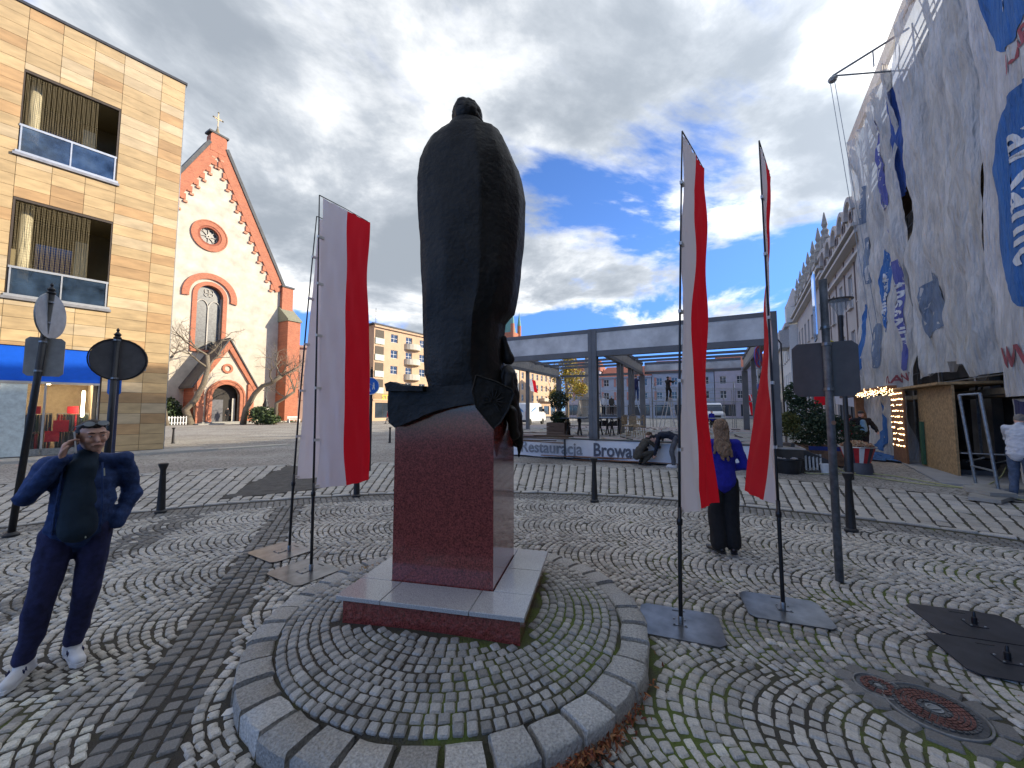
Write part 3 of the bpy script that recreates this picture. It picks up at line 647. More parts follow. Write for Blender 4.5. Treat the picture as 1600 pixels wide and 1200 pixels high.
MB().box(-4.35, -3.75, .05, .09, .12, 2.7).build('glazed_pier', mat('white_pier', (.55,.62,.62), .3), shopb)
M_LAMP = mat('lit_tube', (1,.9,.7), .5, emit=(1,.85,.55), estr=14.0)
for (xx, yy) in ((-2.5, .9), (-4.2, 1.2), (-3.3, 2.6)):
    MB().box(xx-.05, xx+.05, yy, yy+.9, 2.84, 2.88).build('tube_lamp', M_LAMP, shopb)
MB().box(-2.42, -2.34, .5, .52, 1.5, 2.5).build('tube_lamp', M_LAMP, shopb)
random.seed(21)
for r_ in range(5):
    rk = empty('clothes_rack', (0, 0, 0), 0, None, None)
    d = azv(40); n_ = azv(-50); bx = -2.6-(r_ % 3)*.95; by = 1.0+(r_//3)*1.1
    rk.location = (LB[0]+d.x*bx+n_.x*by, LB[1]+d.y*bx+n_.y*by, .12); rk.rotation_euler = (0, 0, rz(40))
    tag(rk, ['clothes rack with red and dark garments nearest the right end of the shop window', 'clothes rack of dark garments in the middle of the shop window', 'clothes rack of dark garments behind the white pier of the shop window', 'rear clothes rack with red tags near the right end of the shop', 'rear clothes rack in the middle of the shop under the lamps'][r_], 'clothes rack', 'garment racks inside the shop')
    f = MB()
    for s_ in (-.4, .4): f.tube([(s_, 0, 0), (s_, 0, 1.5)], .015, 6)
    f.tube([(-.4, 0, 1.5), (.4, 0, 1.5)], .015, 6); f.tube([(-.4, 0, .75), (.4, 0, .75)], .012, 6); f.build('rack_frame', M_GALV, rk)
    for lv in (.78, 1.48):
        for i in range(11):
            x = -.36+i*.072; c_ = random.choice([(.02,.03,.05),(.03,.05,.04),(.05,.05,.06),(.03,.03,.03),(.32,.02,.03),(.10,.10,.12)])
            MB().add([(x-.02,-.2,lv-.02),(x+.02,-.2,lv-.03),(x+.02,.2,lv-.03),(x-.02,.2,lv-.02),(x-.028,-.24,lv-.68),(x+.03,-.22,lv-.66),(x+.03,.23,lv-.67),(x-.03,.24,lv-.65)], [(0,1,2,3),(4,7,6,5),(0,4,5,1),(1,5,6,2),(2,6,7,3),(3,7,4,0)], 0, c_).build('garment', mat('garment_cloth', (.1,.1,.1), .9, attr=True), rk)
    MB().box(-.16, .12, -.28, -.26, 1.5, 1.78, tone=(.55,.02,.03)).build('price_sign', MATS['garment_cloth'], rk)
for (xx, z, s_) in ((-2.9, 1.0, .22), (-3.1, .62, .2)):
    v = LB[0]+azv(40).x*xx+azv(-50).x*.55, LB[1]+azv(40).y*xx+azv(-50).y*.55
    b = MB(); b.box(-s_*.9, s_*.9, -.06, .06, -s_, s_, tone=(.6,.02,.03)); b.tube([(-.09, 0, s_), (-.08, 0, s_+.12), (.08, 0, s_+.12), (.09, 0, s_)], .008, 6, tone=(.6,.02,.03))
    tag(b.build('handbag', MATS['garment_cloth'], None, loc=(v[0], v[1], z+.15), rot=(0, 0, rz(40))), 'bright red bag shown in the shop window, the %s of the two' % ('upper' if z > .8 else 'lower'), 'bag', 'red bags in the shop window')
fl = MB(); fl.tube([(0,0,0),(0,-.35,0),(0,-.42,-.02)], .02, 8).box(-.05,.05,-.5,-.38,-.06,.03)
fl.build('wall_floodlight', M_GALV, shopb, loc=(-.8, .02, 3.42))

# ================================================================ CHURCH (local x = azimuth 30, y into the church)
CH = (-35.1, 58.7)
church = empty('gothic_church', (CH[0], CH[1], 0), rz(30), 'white gothic church front with red brick stepped gable, rose window and arched porch', 'church')
def brick_mat(name, c1, c2, sc_=5.0):
    m = bpy.data.materials.new(name); m.use_nodes = True; t = m.node_tree; b = t.nodes['Principled BSDF']; b.inputs['Roughness'].default_value = .85
    tcn = t.nodes.new('ShaderNodeTexCoord'); mp = t.nodes.new('ShaderNodeMapping'); mp.inputs['Rotation'].default_value[0] = R(90); t.links.new(tcn.outputs['Object'], mp.inputs[0])
    bt = t.nodes.new('ShaderNodeTexBrick'); bt.inputs['Color1'].default_value = (*c1, 1); bt.inputs['Color2'].default_value = (*c2, 1); bt.inputs['Mortar'].default_value = (c1[0]*.9+.05, c1[1]+.08, c1[2]+.07, 1); bt.inputs['Scale'].default_value = sc_; bt.inputs['Mortar Size'].default_value = .018
    t.links.new(mp.outputs[0], bt.inputs['Vector']); nz = t.nodes.new('ShaderNodeTexNoise'); nz.inputs['Scale'].default_value = 1.2; nz.inputs['Detail'].default_value = 6; t.links.new(tcn.outputs['Object'], nz.inputs['Vector'])
    mx = t.nodes.new('ShaderNodeMix'); mx.data_type = 'RGBA'; mx.blend_type = 'MULTIPLY'; mx.inputs[0].default_value = .5; t.links.new(bt.outputs['Color'], mx.inputs[6]); r = t.nodes.new('ShaderNodeMapRange'); r.inputs[3].default_value = .5; r.inputs[4].default_value = 1.5; t.links.new(nz.outputs['Fac'], r.inputs[0]); t.links.new(r.outputs[0], mx.inputs[7]); t.links.new(mx.outputs[2], b.inputs['Base Color'])
    return m
M_BRICK = brick_mat('red_brick', (.48,.165,.085), (.38,.12,.065), 2.2)
M_PLASTER = mat('lime_plaster', (.56,.50,.40), .9, var=.14, scale=.7, bump=.05, bscale=12)
M_SLATE = mat('slate_roof', (.07,.072,.075), .7, var=.2, scale=2)
M_STONETR = mat('tracery_stone', (.50,.47,.40), .8, var=.1)
M_LEAD = mat('leaded_glass', (.06,.065,.06), .35, spec=.6, var=.5, scale=5)
def boolean(o, cutters):
    for c in cutters:
        md = o.modifiers.new('b', 'BOOLEAN'); md.operation = 'DIFFERENCE'; md.object = c; md.solver = 'EXACT'
    dg = bpy.context.evaluated_depsgraph_get(); dg.update(); me = bpy.data.meshes.new_from_object(o.evaluated_get(dg)); o.modifiers.clear(); old = o.data; o.data = me; me.name = old.name; bpy.data.meshes.remove(old)
    for c in cutters: bpy.data.objects.remove(c)
XC = -10.0
def gz(x): return 37.2-(37.2-20.6)/8.9*abs(x-XC)
def arch_poly(cx, hw, z0, zs, n=14, pointed=1.0):
    pts = [(cx-hw, z0), (cx+hw, z0)]
    for i in range(n+1):
        a = math.pi*i/n; pts.append((cx+hw*math.cos(a), zs+hw*pointed*math.sin(a)**(.85 if pointed > 1.05 else 1)))
    return pts
body = MB().prism([(-19.6,0),(-.9,0),(-.9,20.4),(XC+.9,37.4),(XC+.9,38.6),(XC-.9,38.6),(XC-.9,37.4),(-19.6,20.4)][::-1], 0, .9).build('front_wall', M_PLASTER, church)
cut = [MB().prism(arch_poly(XC+.05, 1.45, 9.6, 16.8, 16, 1.1), -1, .6).build('cut', M_PLASTER, church), MB().prism([(-10.4+1.1*math.cos(2*math.pi*i/24), 24.9+1.1*math.sin(2*math.pi*i/24)) for i in range(24)], -1, .6).build('cut', M_PLASTER, church), MB().prism(arch_poly(-8.9, 1.6, -.2, 4.0, 12), -1, .85).build('cut', M_PLASTER, church)]
boolean(body, cut)
# nave behind
MB().prism([(-19.2,0),(-1.3,0),(-1.3,20),(XC,36.0),(-19.2,20)], .92, 38).build('nave', M_PLASTER, church)
rb = MB(); rb.prism([(XC,36.8),(-.6,19.6),(-.6,19.9),(XC,37.3)], .95, 38.2); rb.prism([(XC,36.8),(-19.5,19.6),(-19.5,19.9),(XC,37.3)], .95, 38.2); rb.build('roof', M_SLATE, church)
# brick gable band with stepped corbels, both slopes
for sgn in (-1, 1):
    nm = 'gable_band'; T = 1.35; pts_o = [(XC+sgn*.8, 37.6), (XC+sgn*9.5, 20.2)]
    d = Vector((pts_o[1][0]-pts_o[0][0], pts_o[1][1]-pts_o[0][1])).normalized(); nn_ = Vector((-d.y, d.x))*(1 if sgn < 0 else -1)
    if nn_.y > 0: nn_ = -nn_
    P = [Vector(pts_o[0]), Vector(pts_o[1]), Vector(pts_o[1])+nn_*T, Vector(pts_o[0])+nn_*T]
    MB().prism([tuple(p) for p in P], -.22, -.002).build(nm, M_BRICK, church)
    MB().prism([tuple(Vector(pts_o[0])-nn_*.02), tuple(Vector(pts_o[1])-nn_*.02), tuple(Vector(pts_o[1])-nn_*.42), tuple(Vector(pts_o[0])-nn_*.42)], -.35, 1.2).build('coping', M_SLATE, church)
    Ls = (Vector(pts_o[1])-Vector(pts_o[0])).length; n_ = 14
    for i in range(n_):
        p = Vector(pts_o[0])+d*(Ls*(i+.6)/n_)+nn_*T*.98
        x = p.x; z = p.y
        MB().box(min(x, x-sgn*.52), max(x, x-sgn*.52), -.2, -.003, z-.25, z+.5).build('corbel_step', M_BRICK, church)
        MB().box(min(x-sgn*.30, x-sgn*.72), max(x-sgn*.30, x-sgn*.72), -.24, -.004, z-.62, z-.36).build('corbel_step', mat('pale_brick', (.55,.26,.16), .85), church)
MB().prism([(XC-.95,36.6),(XC+.95,36.6),(XC+.95,38.8),(XC+.75,39.1),(XC-.75,39.1),(XC-.95,38.8)], -.25, .95).build('gable_peak', M_BRICK, church)
MB().box(XC-1.15, XC+1.15, -.35, 1.1, 39.1, 39.35).build('coping', M_SLATE, church)
cr_ = MB(); cr_.lathe([(.32,39.3),(.22,39.9),(.1,40.3),(.06,40.6)], 8, (XC, .35, 0)); cr_.bar((XC,.35,40.4),(XC,.35,42.6),.09); cr_.bar((XC-.55,.35,41.7),(XC+.55,.35,41.7),.08)
for a in range(8): cr_.bar((XC,.35,41.7),(XC+.42*math.cos(a*math.pi/4+.4),.35,41.7+.42*math.sin(a*math.pi/4+.4)),.03)
for q in ((-.55,41.7),(.55,41.7),(0,42.6)): cr_.lathe([(.02,-.12),(.13,0),(.02,.12)], 8, (XC+q[0], .35, q[1]))
cr_.build('gable_cross', mat('gilded_iron', (.34,.27,.16), .5, metal=.5), church)
def ringy(name, cx, cz, r0, r1, y0, y1, m, a0=0, a1=360, n=28, par=None):
    b = MB(); full = a1-a0 >= 360
    for i in range(n):
        t0 = R(a0+(a1-a0)*i/n); t1 = R(a0+(a1-a0)*(i+1)/n)
        P = [(cx+r0*math.cos(t0), cz+r0*math.sin(t0)), (cx+r1*math.cos(t0), cz+r1*math.sin(t0)), (cx+r1*math.cos(t1), cz+r1*math.sin(t1)), (cx+r0*math.cos(t1), cz+r0*math.sin(t1))]
        b.prism(P, y0, y1)
    return b.build(name, m, par or church)
RX, RZ = -10.4, 24.9
rose = ringy('rose_window', RX, RZ, 1.35, 1.95, -.14, -.003, M_BRICK)
ringy('inner_ring', RX, RZ, 1.08, 1.36, -.07, .3, mat('dark_red_brick', (.30,.09,.05), .85), par=rose)
ringy('outer_moulding', RX, RZ, 1.94, 2.08, -.2, -.004, M_BRICK, par=rose)
MB().prism([(RX+1.1*math.cos(2*math.pi*i/24), RZ+1.1*math.sin(2*math.pi*i/24)) for i in range(24)], .45, .5).build('pane', M_LEAD, rose)
tr = MB()
for k in range(8):
    a = k*math.pi/4; tr.bar((RX+.25*math.cos(a), .36, RZ+.25*math.sin(a)), (RX+.75*math.cos(a), .36, RZ+.75*math.sin(a)), .07)
    c_ = (RX+.78*math.cos(a+math.pi/8), RZ+.78*math.sin(a+math.pi/8))
    for j in range(8): u0 = a+math.pi/8-2+j*.5; tr.bar((c_[0]+.28*math.cos(u0), .36, c_[1]+.28*math.sin(u0)), (c_[0]+.28*math.cos(u0+.5), .36, c_[1]+.28*math.sin(u0+.5)), .06)
tr.build('tracery', M_STONETR, rose); ringy('hub', RX, RZ, .1, .26, .3, .42, M_STONETR, par=rose, n=12)
WX = XC+.05
wn = MB()
for sx_ in (-1, 1): wn.box(min(WX+sx_*1.45, WX+sx_*1.95), max(WX+sx_*1.45, WX+sx_*1.95), -.16, .5, 9.6, 16.8)
bigw = wn.build('arched_window', M_BRICK, church)
ringy('arch', WX, 16.8, 1.45, 1.95, -.16, .5, M_BRICK, 0, 180, 18, bigw); ringy('hood_mould', WX, 16.75, 2.35, 3.1, -.26, -.004, M_BRICK, -8, 188, 20, bigw)
MB().box(WX-1.9, WX+1.9, -.3, .55, 9.3, 9.6).build('sill', M_BRICK, bigw)
MB().prism(arch_poly(WX, 1.45, 9.62, 16.8, 16, 1.0), .48, .52).build('pane', M_LEAD, bigw)
tr = MB(); tr.box(WX-.07, WX+.07, .34, .46, 9.6, 15.6)
for sx_ in (-1, 1):
    tr.box(WX+sx_*1.42-.06, WX+sx_*1.42+.06, .34, .46, 9.6, 16.8)
    for i in range(8):
        a0 = math.pi*i/8; a1 = math.pi*(i+1)/8; cx = WX+sx_*.71; tr.bar((cx+.68*math.cos(a0), .4, 15.3+1.0*math.sin(a0)), (cx+.68*math.cos(a1), .4, 15.3+1.0*math.sin(a1)), .1)
for k in range(4):
    for i in range(8):
        a0 = i*math.pi/4; cx = WX+.32*math.cos(k*math.pi/2+math.pi/4); cz = 17.3+.32*math.sin(k*math.pi/2+math.pi/4); tr.bar((cx+.27*math.cos(a0), .4, cz+.27*math.sin(a0)), (cx+.27*math.cos(a0+.8), .4, cz+.27*math.sin(a0+.8)), .06)
tr.build('tracery', M_STONETR, bigw)
# buttress
for x0 in (-1.05, -20.9):
    bt_ = MB().box(x0, x0+1.9, -2.6, 1.6, 0, 15.4).build('buttress', M_BRICK, church)
    MB().add([(x0-.12,-2.8,15.35),(x0+2.02,-2.8,15.35),(x0+2.02,.0,17.6),(x0-.12,.0,17.6),(x0-.12,-2.8,15.1),(x0+2.02,-2.8,15.1),(x0+2.02,0,15.1),(x0-.12,0,15.1)], [(0,1,2,3),(4,7,6,5),(0,4,5,1),(1,5,6,2),(2,6,7,3),(3,7,4,0)]).build('weathering', mat('mossy_stone', (.24,.24,.17), .9, var=.2), bt_)
    MB().box(x0+.1, x0+1.75, -.6, 1.5, 17.0, 20.6).build('upper_buttress', M_BRICK, church)
    MB().box(x0-.02, x0+1.9, -.75, 1.6, 20.6, 20.85).build('coping', M_SLATE, church)
# porch
PX = -9.0; py = -3.4
pf = MB().prism([(PX-3.2,0),(PX+3.2,0),(PX+3.2,5.0),(PX,10.6),(PX-3.2,5.0)][::-1], py, py+.5).build('porch', M_PLASTER, church)
boolean(pf, [MB().prism(arch_poly(PX, 1.55, -.2, 3.5, 14, 1.05), py-1, py+1).build('cut', M_PLASTER, church)])
bp_ = MB()
for sx_ in (-1, 1):
    xa = PX+sx_*3.2; MB().box(min(xa, xa-sx_*.75), max(xa, xa-sx_*.75), py-.25, py-.003, .0, 5.2).build('brick_pier', M_BRICK, pf)
for sgn in (-1, 1):
    P = [(PX, 10.75), (PX+sgn*3.5, 4.8), (PX+sgn*3.5, 3.9), (PX+sgn*3.1, 4.5), (PX, 9.6)]
    MB().prism(P, py-.3, py-.004).build('gable_trim', M_BRICK, pf)
    P2 = [(PX, 10.8), (PX+sgn*3.75, 4.4), (PX+sgn*3.75, 4.65), (PX, 11.1)]; MB().prism(P2, py-.45, -.01).build('roof_slope', M_SLATE, pf)
    MB().box(min(PX+sgn*3.2, PX+sgn*2.7), max(PX+sgn*3.2, PX+sgn*2.7), py+.51, -.01, 0, 4.9).build('side_wall', M_BRICK, pf)
for (r0, r1, y0) in ((1.55, 1.95, -.22), (1.95, 2.15, -.3)):
    ringy('portal_arch', PX, 3.5, r0, r1, py+y0, py+.3, M_BRICK, 0, 180, 16, pf)
    for sx_ in (-1, 1): MB().box(min(PX+sx_*r0, PX+sx_*r1), max(PX+sx_*r0, PX+sx_*r1), py+y0, py+.3, 0, 3.5).build('portal_jamb', M_BRICK, pf)
ringy('oculus', PX, 7.1, .35, .62, py-.16, py-.003, M_BRICK, par=pf, n=14)
MB().box(PX-1.5, PX+1.5, py+.9, py+.98, .1, 5.2).build('inner_wall', mat('dim_vestibule', (.05,.045,.04), .9), pf)
MB().box(PX-1.35, PX-.1, py+.45, py+.55, .3, 3.1).build('door_leaf', mat('grey_door', (.12,.12,.13), .6), pf); MB().box(PX+.95, PX+1.3, py+.5, py+.6, .3, 3.3).build('door_leaf', mat('light_door', (.5,.48,.42), .6), pf)
MB().box(PX-3.4, PX+3.4, py-1.6, py, .0, .16).build('step', M_SLAB, pf); MB().box(PX-2.8, PX+2.8, py-1.0, py, .161, .32).build('step', M_SLAB, pf)
b = MB(); n_ = 16
for i in range(n_+1): b.bar((PX-1.2+i*.15, py-1.2, .3), (PX-1.2+i*.15, py-1.2, .3), .01) if False else None
for sx_ in (-1, 1): b.tube([(PX+sx_*2.2, py-1.5, .1),(PX+sx_*2.2, py-1.5, 1.1),(PX+sx_*2.2, py-.1, 1.3)], .04, 6)
b.build('handrail', M_BRICK, pf)
# fence beside porch
fe = empty('low_railing', (0,0,0), 0, 'low white picket railing left of the church porch', 'fence')
o_ = Vector((CH[0], CH[1], 0)); ux = azv(30); uy = azv(-60)
fe.location = o_+ux*(-16.2)+uy*(-3.6); fe.rotation_euler = (0,0,rz(30))
for z in (.25, .85): MB().box(0, 3.2, -.03, .03, z, z+.07).build('rail', M_WHITE, fe)
for i in range(12): MB().box(.1+i*.27, .2+i*.27, -.05, -.031, .05, 1.05).build('picket', M_WHITE, fe)
cx_ = empty('churchyard_cross', o_+ux*(-4.2)+uy*(-3.6), rz(30), 'dark iron cross on a pale stone pedestal right of the church porch', 'monument')
MB().box(-.55,.55,-.4,.4,0,.5).box(-.4,.4,-.3,.3,.5,1.9).box(-.5,.5,-.38,.38,1.9,2.1).build('pedestal', M_STONETR, cx_)
b = MB(); b.lathe([(.42,2.1),(.4,2.6),(.22,3.0),(.1,3.4),(.07,3.7)], 10); b.bar((0,0,3.5),(0,0,5.0),.13); b.bar((-.45,0,4.5),(.45,0,4.5),.13); b.build('iron_cross', M_BLACK, cx_)
fg = MB()
for _ in range(70):
    x = random.uniform(-1.6, 3.6); y = random.uniform(-.9, .4); r = random.uniform(.1, .28); fg.lathe([(r*.5,-r*.3),(r,0),(r*.6,r*.5)], 6, (x, y, r*.6+.03), tone=random.choice([(.5,.46,.38),(.42,.4,.36),(.05,.09,.03),(.07,.12,.04),(.55,.5,.4),(.3,.22,.15)]))
tag(fg.build('rock_garden', mat('rock_garden_mix', (.3,.3,.3), .9, attr=True), loc=o_+ux*(-2.2)+uy*(-5.2), rot=(0,0,rz(30))), 'bed of pale stones and low plants in front of the church buttress', 'rock garden', kind='stuff')
bn = empty('park_bench', o_+ux*(-1.8)+uy*(-6.3), rz(30), 'white slatted bench in front of the rock garden by the church', 'bench')
for z in (.45, .62, .8): MB().box(-.8,.8,(.25 if z > .5 else -.2),(.28 if z > .5 else .25),z,z+.1 if z > .5 else z+.05).build('slat', M_WHITE, bn)
for x in (-.7,.7): MB().box(x-.04,x+.04,-.2,.3,0,.45).build('leg', M_WHITE, bn)

# ---------------------------------------------------------------- trees and shrubs
M_BARK = mat('bark', (.20,.165,.12), .95, var=.3, scale=12, bump=.5)
def foliage(name, m, clumps, n, size, parent, tones, seed=1, loc=None, kind='stuff'):
    random.seed(seed); n_tot = n*len(clumps); V = []; F = []; T = []
    rng = np.random.default_rng(seed)
    for (c, r) in clumps:
        d = rng.normal(size=(n, 3)); d /= np.linalg.norm(d, axis=1)[:, None]; rad = rng.uniform(.25, 1.05, n)**.55
        P = np.array(c)+d*rad[:, None]*np.array(r)
        t = np.array(tones)[rng.integers(0, len(tones), n)]*rng.uniform(.75, 1.3, (n, 1))
        a = rng.normal(size=(n, 3)); a /= np.linalg.norm(a, axis=1)[:, None]; b = np.cross(a, rng.normal(size=(n, 3))); b /= np.linalg.norm(b, axis=1)[:, None]
        s = size*rng.uniform(.6, 1.4, (n, 1))
        for q in (a*s, b*s*.55, -a*s, -b*s*.55): V.append(P+q)
        T.append(t)
    k = len(clumps); Vq = np.empty((k*n, 4, 3)); 
    for i in range(k):
        for j in range(4): Vq[i*n:(i+1)*n, j] = V[i*4+j]
    T = np.concatenate(T); me = bpy.data.meshes.new(name); N_ = k*n
    me.vertices.add(N_*4); me.vertices.foreach_set('co', Vq.reshape(-1)); me.loops.add(N_*4); me.loops.foreach_set('vertex_index', np.arange(N_*4)); me.polygons.add(N_); me.polygons.foreach_set('loop_start', np.arange(N_)*4); me.polygons.foreach_set('loop_total', np.full(N_, 4))
    at = me.color_attributes.new('tone', 'FLOAT_COLOR', 'POINT'); arr = np.ones((N_, 4, 4), dtype=np.float32); arr[:, :, :3] = T[:, None]; at.data.foreach_set('color', arr.reshape(-1))
    me.materials.append(m); me.update(calc_edges=True); return tag(link(name, me, parent, loc), kind=kind)
M_LEAF = mat('leaf_green', (.05,.08,.03), .7, attr=True, var=.1, scale=2, transl=0.0)
def branches(mb, p, d, L, r, depth, spread=.55, droop=0.0, n=3):
    p = Vector(p); pts = [p.copy()]; dd = Vector(d).normalized()
    for i in range(4):
        dd = (dd+Vector((random.gauss(0,.16), random.gauss(0,.16), random.gauss(0,.12)+droop))).normalized(); p = p+dd*(L/4); pts.append(p.copy())
    mb.tube(pts, [r, r*.88, r*.78, r*.68, r*.58], 6 if depth > 1 else 4)
    if depth <= 0: return
    for i in range(n):
        k = random.choice([2, 3, 4, 4]); nd = (dd+Vector((random.gauss(0,spread), random.gauss(0,spread), random.gauss(.12,spread*.7)))).normalized()
        branches(mb, pts[k], nd, L*random.uniform(.5,.78), r*.5, depth-1, spread, droop, n)
def bare_tree(name, loc, pts, r, label, seed, twigs=.9, depth=4):
    random.seed(seed); t = empty(name, loc, 0, label, 'tree', 'bare trees in front of the church')
    mb = MB(); mb.tube(pts, [r*(1-.5*i/(len(pts)-1)) for i in range(len(pts))], 8); mb.build('trunk', M_BARK, t, smooth=True)
    mb = MB()
    for i in range(5):
        p = Vector(pts[-1]) if i < 3 else Vector(pts[-2]); branches(mb, p, (random.gauss(0,.7), random.gauss(0,.5), .8), twigs*1.7, r*.30, depth, .6)
    mb.build('branches', M_BARK, t, smooth=True); return t
t0 = dp(300, 640, 46); t0.z = 0
def T(px, py, Y, o): v = dp(px, py, Y); return tuple(v-Vector(o))
bare_tree('bare_tree', t0, [(0,0,-.1), T(290,640,46,t0), T(305,625,46,t0), T(318,600,46,t0), T(325,575,46,t0), T(324,555,46,t0)], .42, 'leaning bare tree whose crooked trunk crosses the church porch', 5, 1.35)
t1 = dp(380, 650, 47); t1.z = 0
bare_tree('bare_tree', t1, [(0,0,-.1), T(384,640,47,t1), T(398,615,47,t1), T(410,603,47,t1), T(425,598,47,t1), T(440,588,47,t1)], .36, 'bare tree leaning right in front of the church buttress', 8, 1.3)
t2 = dp(430, 655, 47); t2.z = 0
bare_tree('bare_tree', t2, [(0,0,-.1), T(432,630,47,t2), T(445,622,47,t2), T(460,612,47,t2)], .25, 'slender twiggy bare tree at the right end of the church front', 9, 1.2)
t3 = dp(262, 655, 44); t3.z = 0
bare_tree('bare_tree', t3, [(0,0,-.1), T(250,600,44,t3), T(262,565,44,t3), T(272,553,44,t3)], .22, 'thin bare tree beside the corner of the clad building', 12, .9, 3)
GREENS = [(.03,.055,.02),(.05,.085,.03),(.08,.12,.035),(.04,.06,.03)]
for (px, Y, rr, hh, lab, sd) in ((265, 46, 1.1, 3.2, 'dark evergreen shrub left of the church porch', 2), (411, 47, 1.7, 2.2, 'spreading dark evergreen shrub beneath the bare tree by the buttress', 3)):
    v = dp(px, 650, Y); e_ = empty('evergreen_shrub', (v.x, v.y, 0), 0, lab, 'shrub', 'evergreen shrubs by the church')
    foliage('foliage', M_LEAF, [((0,0,hh*.5),(rr,rr,hh*.5)),((rr*.5,0,hh*.3),(rr*.7,rr*.7,hh*.3)),((-rr*.4,.2,hh*.65),(rr*.5,rr*.5,hh*.35))], 900, .16, e_, GREENS, sd)
    MB().tube([(0,0,-.05),(.05,0,hh*.6)], .08, 6).build('stem', M_BARK, e_)

# ================================================================ GENERIC TOWN HOUSES
def house(name, loc, az, w_, h_, d_, cols, rows, wallm, label, cat='building', roofm=None, roof_h=0, shop=None, winw=1.1, winh=1.5, z0=4.2, fl=2.9, group=None, trim=None, x_off=None, ledge=True, side=True, fm=None, sill=None, bars=(1,1)):
    b_ = empty(name, loc, rz(az), label, cat, group)
    holes = []; pitch = w_/cols; xo = x_off if x_off is not None else pitch/2
    for j in range(rows):
        for i in range(cols):
            cx = xo+i*pitch; z = z0+j*fl
            if z+winh < h_-.3 and cx+winw/2 < w_: holes.append((cx-winw/2, cx+winw/2, z, z+winh))
    sh = []
    if shop:
        k = int(w_/4.2)
        for i in range(k): sh.append((.5+i*w_/k, (i+1)*w_/k-.5, .5, 3.0))
    mb = MB(); wall(mb, 0, w_, 0, h_, holes+sh, depth=.22); 
    mb.quad((0,0,0),(0,d_,0),(0,d_,h_),(0,0,h_)); mb.quad((w_,0,0),(w_,0,h_),(w_,d_,h_),(w_,d_,0)); mb.quad((0,d_,0),(w_,d_,0),(w_,d_,h_),(0,d_,h_)); mb.quad((0,0,h_),(w_,0,h_),(w_,d_,h_),(0,d_,h_))
    mb.build('wall', wallm, b_, norm=False)
    for (a, c, z, zt) in holes: window(b_, a, c, z, zt, .14, fm=fm, bars=bars, sill=sill)
    for (a, c, z, zt) in sh: window(b_, a, c, z, zt, .14, fm=M_BLACK, bars=(1, 0))
    if roof_h:
        hip = d_*.5
        vs = [(-.3,-.4,h_),(w_+.3,-.4,h_),(w_+.3,d_+.4,h_),(-.3,d_+.4,h_),(.8,d_/2,h_+roof_h),(w_-.8,d_/2,h_+roof_h)]
        MB().add(vs, [(0,1,5,4),(2,3,4,5),(1,2,5),(3,0,4),(3,2,1,0)]).build('roof', roofm, b_)
    if ledge: MB().box(-.15, w_+.15, -.35, -.002, h_-.3, h_+.06).build('cornice', trim or wallm, b_); MB().box(0, w_, -.12, -.003, 3.3, 3.6).build('string_course', trim or wallm, b_)
    return b_
# ---------------------------------------------------------------- left side of the square
M_OCHRE = mat('ochre_render', (.56,.39,.25), .9, var=.06, scale=.8); M_PEACH = mat('peach_render', (.52,.36,.26), .9, var=.06, scale=.8); M_PALE = mat('pale_render', (.58,.52,.42), .9, var=.07, scale=.8)
M_TILE = mat('red_roof_tile', (.30,.10,.065), .85, var=.2, scale=3, stretch=(1,1,6)); M_PINK = mat('pinkish_render', (.46,.34,.28), .9, var=.06, scale=.8)
OB = Vector((-22.5, 62, 0)); u33 = azv(32)
blk = house('apartment_block', OB, 32, 30, 15.7, 11, 9, 4, M_OCHRE, 'ochre four storey apartment block with white curved balconies above a shop', 'apartment block', winw=1.5, winh=1.4, z0=5.2, fl=2.72, roofm=M_SLATE, x_off=4.2, shop=True, trim=M_OCHRE)
MB().box(-.4, 30.4, -.5, 11.4, 15.76, 15.98).build('roof_slab', M_SLATE, blk)
for j in range(4):
    z = 4.5+j*2.72
    MB().box(.25, 1.95, -.06, -.003, z+1.0, z+2.35).build('loggia_shade_panel', mat('loggia_shade', (.12,.10,.075), .9), blk)  # flat dark panel on the wall, the loggia's shade put into its colour
    MB().box(.2, 2.0, -.16, -.065, z, z+1.0).build('balcony_front', mat('balcony_panel', (.55,.60,.50), .7), blk)
    MB().box(-.004+.0, .0, 2.5, 7.5, z+.3, z+1.9).box(-.06, -.003, 2.5, 7.5, z+.4, z+1.9).build('gable_panel', M_PEACH, blk)
    for x0 in (6.6, 13.4, 20.2):
        pts = [(x0+1.7+1.75*math.sin(a_), -.003-1.15*math.cos(a_)) for a_ in np.linspace(-math.pi/2, math.pi/2, 9)]
        MB().prism([(p[0], p[1]) for p in pts][::-1], z-.1, z+.9, axis='z').build('curved_balcony', M_PALE, blk)
text('STELLA', 1.15, mat('yellow_letters', (.75,.55,.05), .5), blk, (3.6, -.12, 3.85), bold=.03, name='shop_sign')
MB().box(.2, 7.4, -.08, -.004, 3.3, 4.5).build('sign_board', mat('sign_board_tan', (.34,.22,.10), .6), blk)
ar = MB(); ar.tube([(2.6,3,15.9),(2.6,3,19.5)], .04, 5); ar.bar((2.1,3,18.9),(3.1,3,18.9),.04); ar.bar((2.3,3,18.2),(2.9,3,18.2),.04)
for x in (1.2, 1.9, 3.4): ar.lathe([(.1,15.95),(.45,16.3),(.1,16.6)], 8, (x, 2, 0))
tag(ar.build('roof_aerial', M_BLACK, blk), kind=None)
house('apartment_block', OB+Vector((-12.5, -3.5, 0)), 62, 13, 11.8, 9, 4, 3, M_PINK, 'lower pinkish block in shade between the church and the ochre apartment block', 'apartment block', z0=3.6, fl=2.7, roofm=M_SLATE, winw=1.2, winh=1.4)
MB().box(-.2,13.2,-.6,0,.0,1.6) 
o2 = OB+u33*31
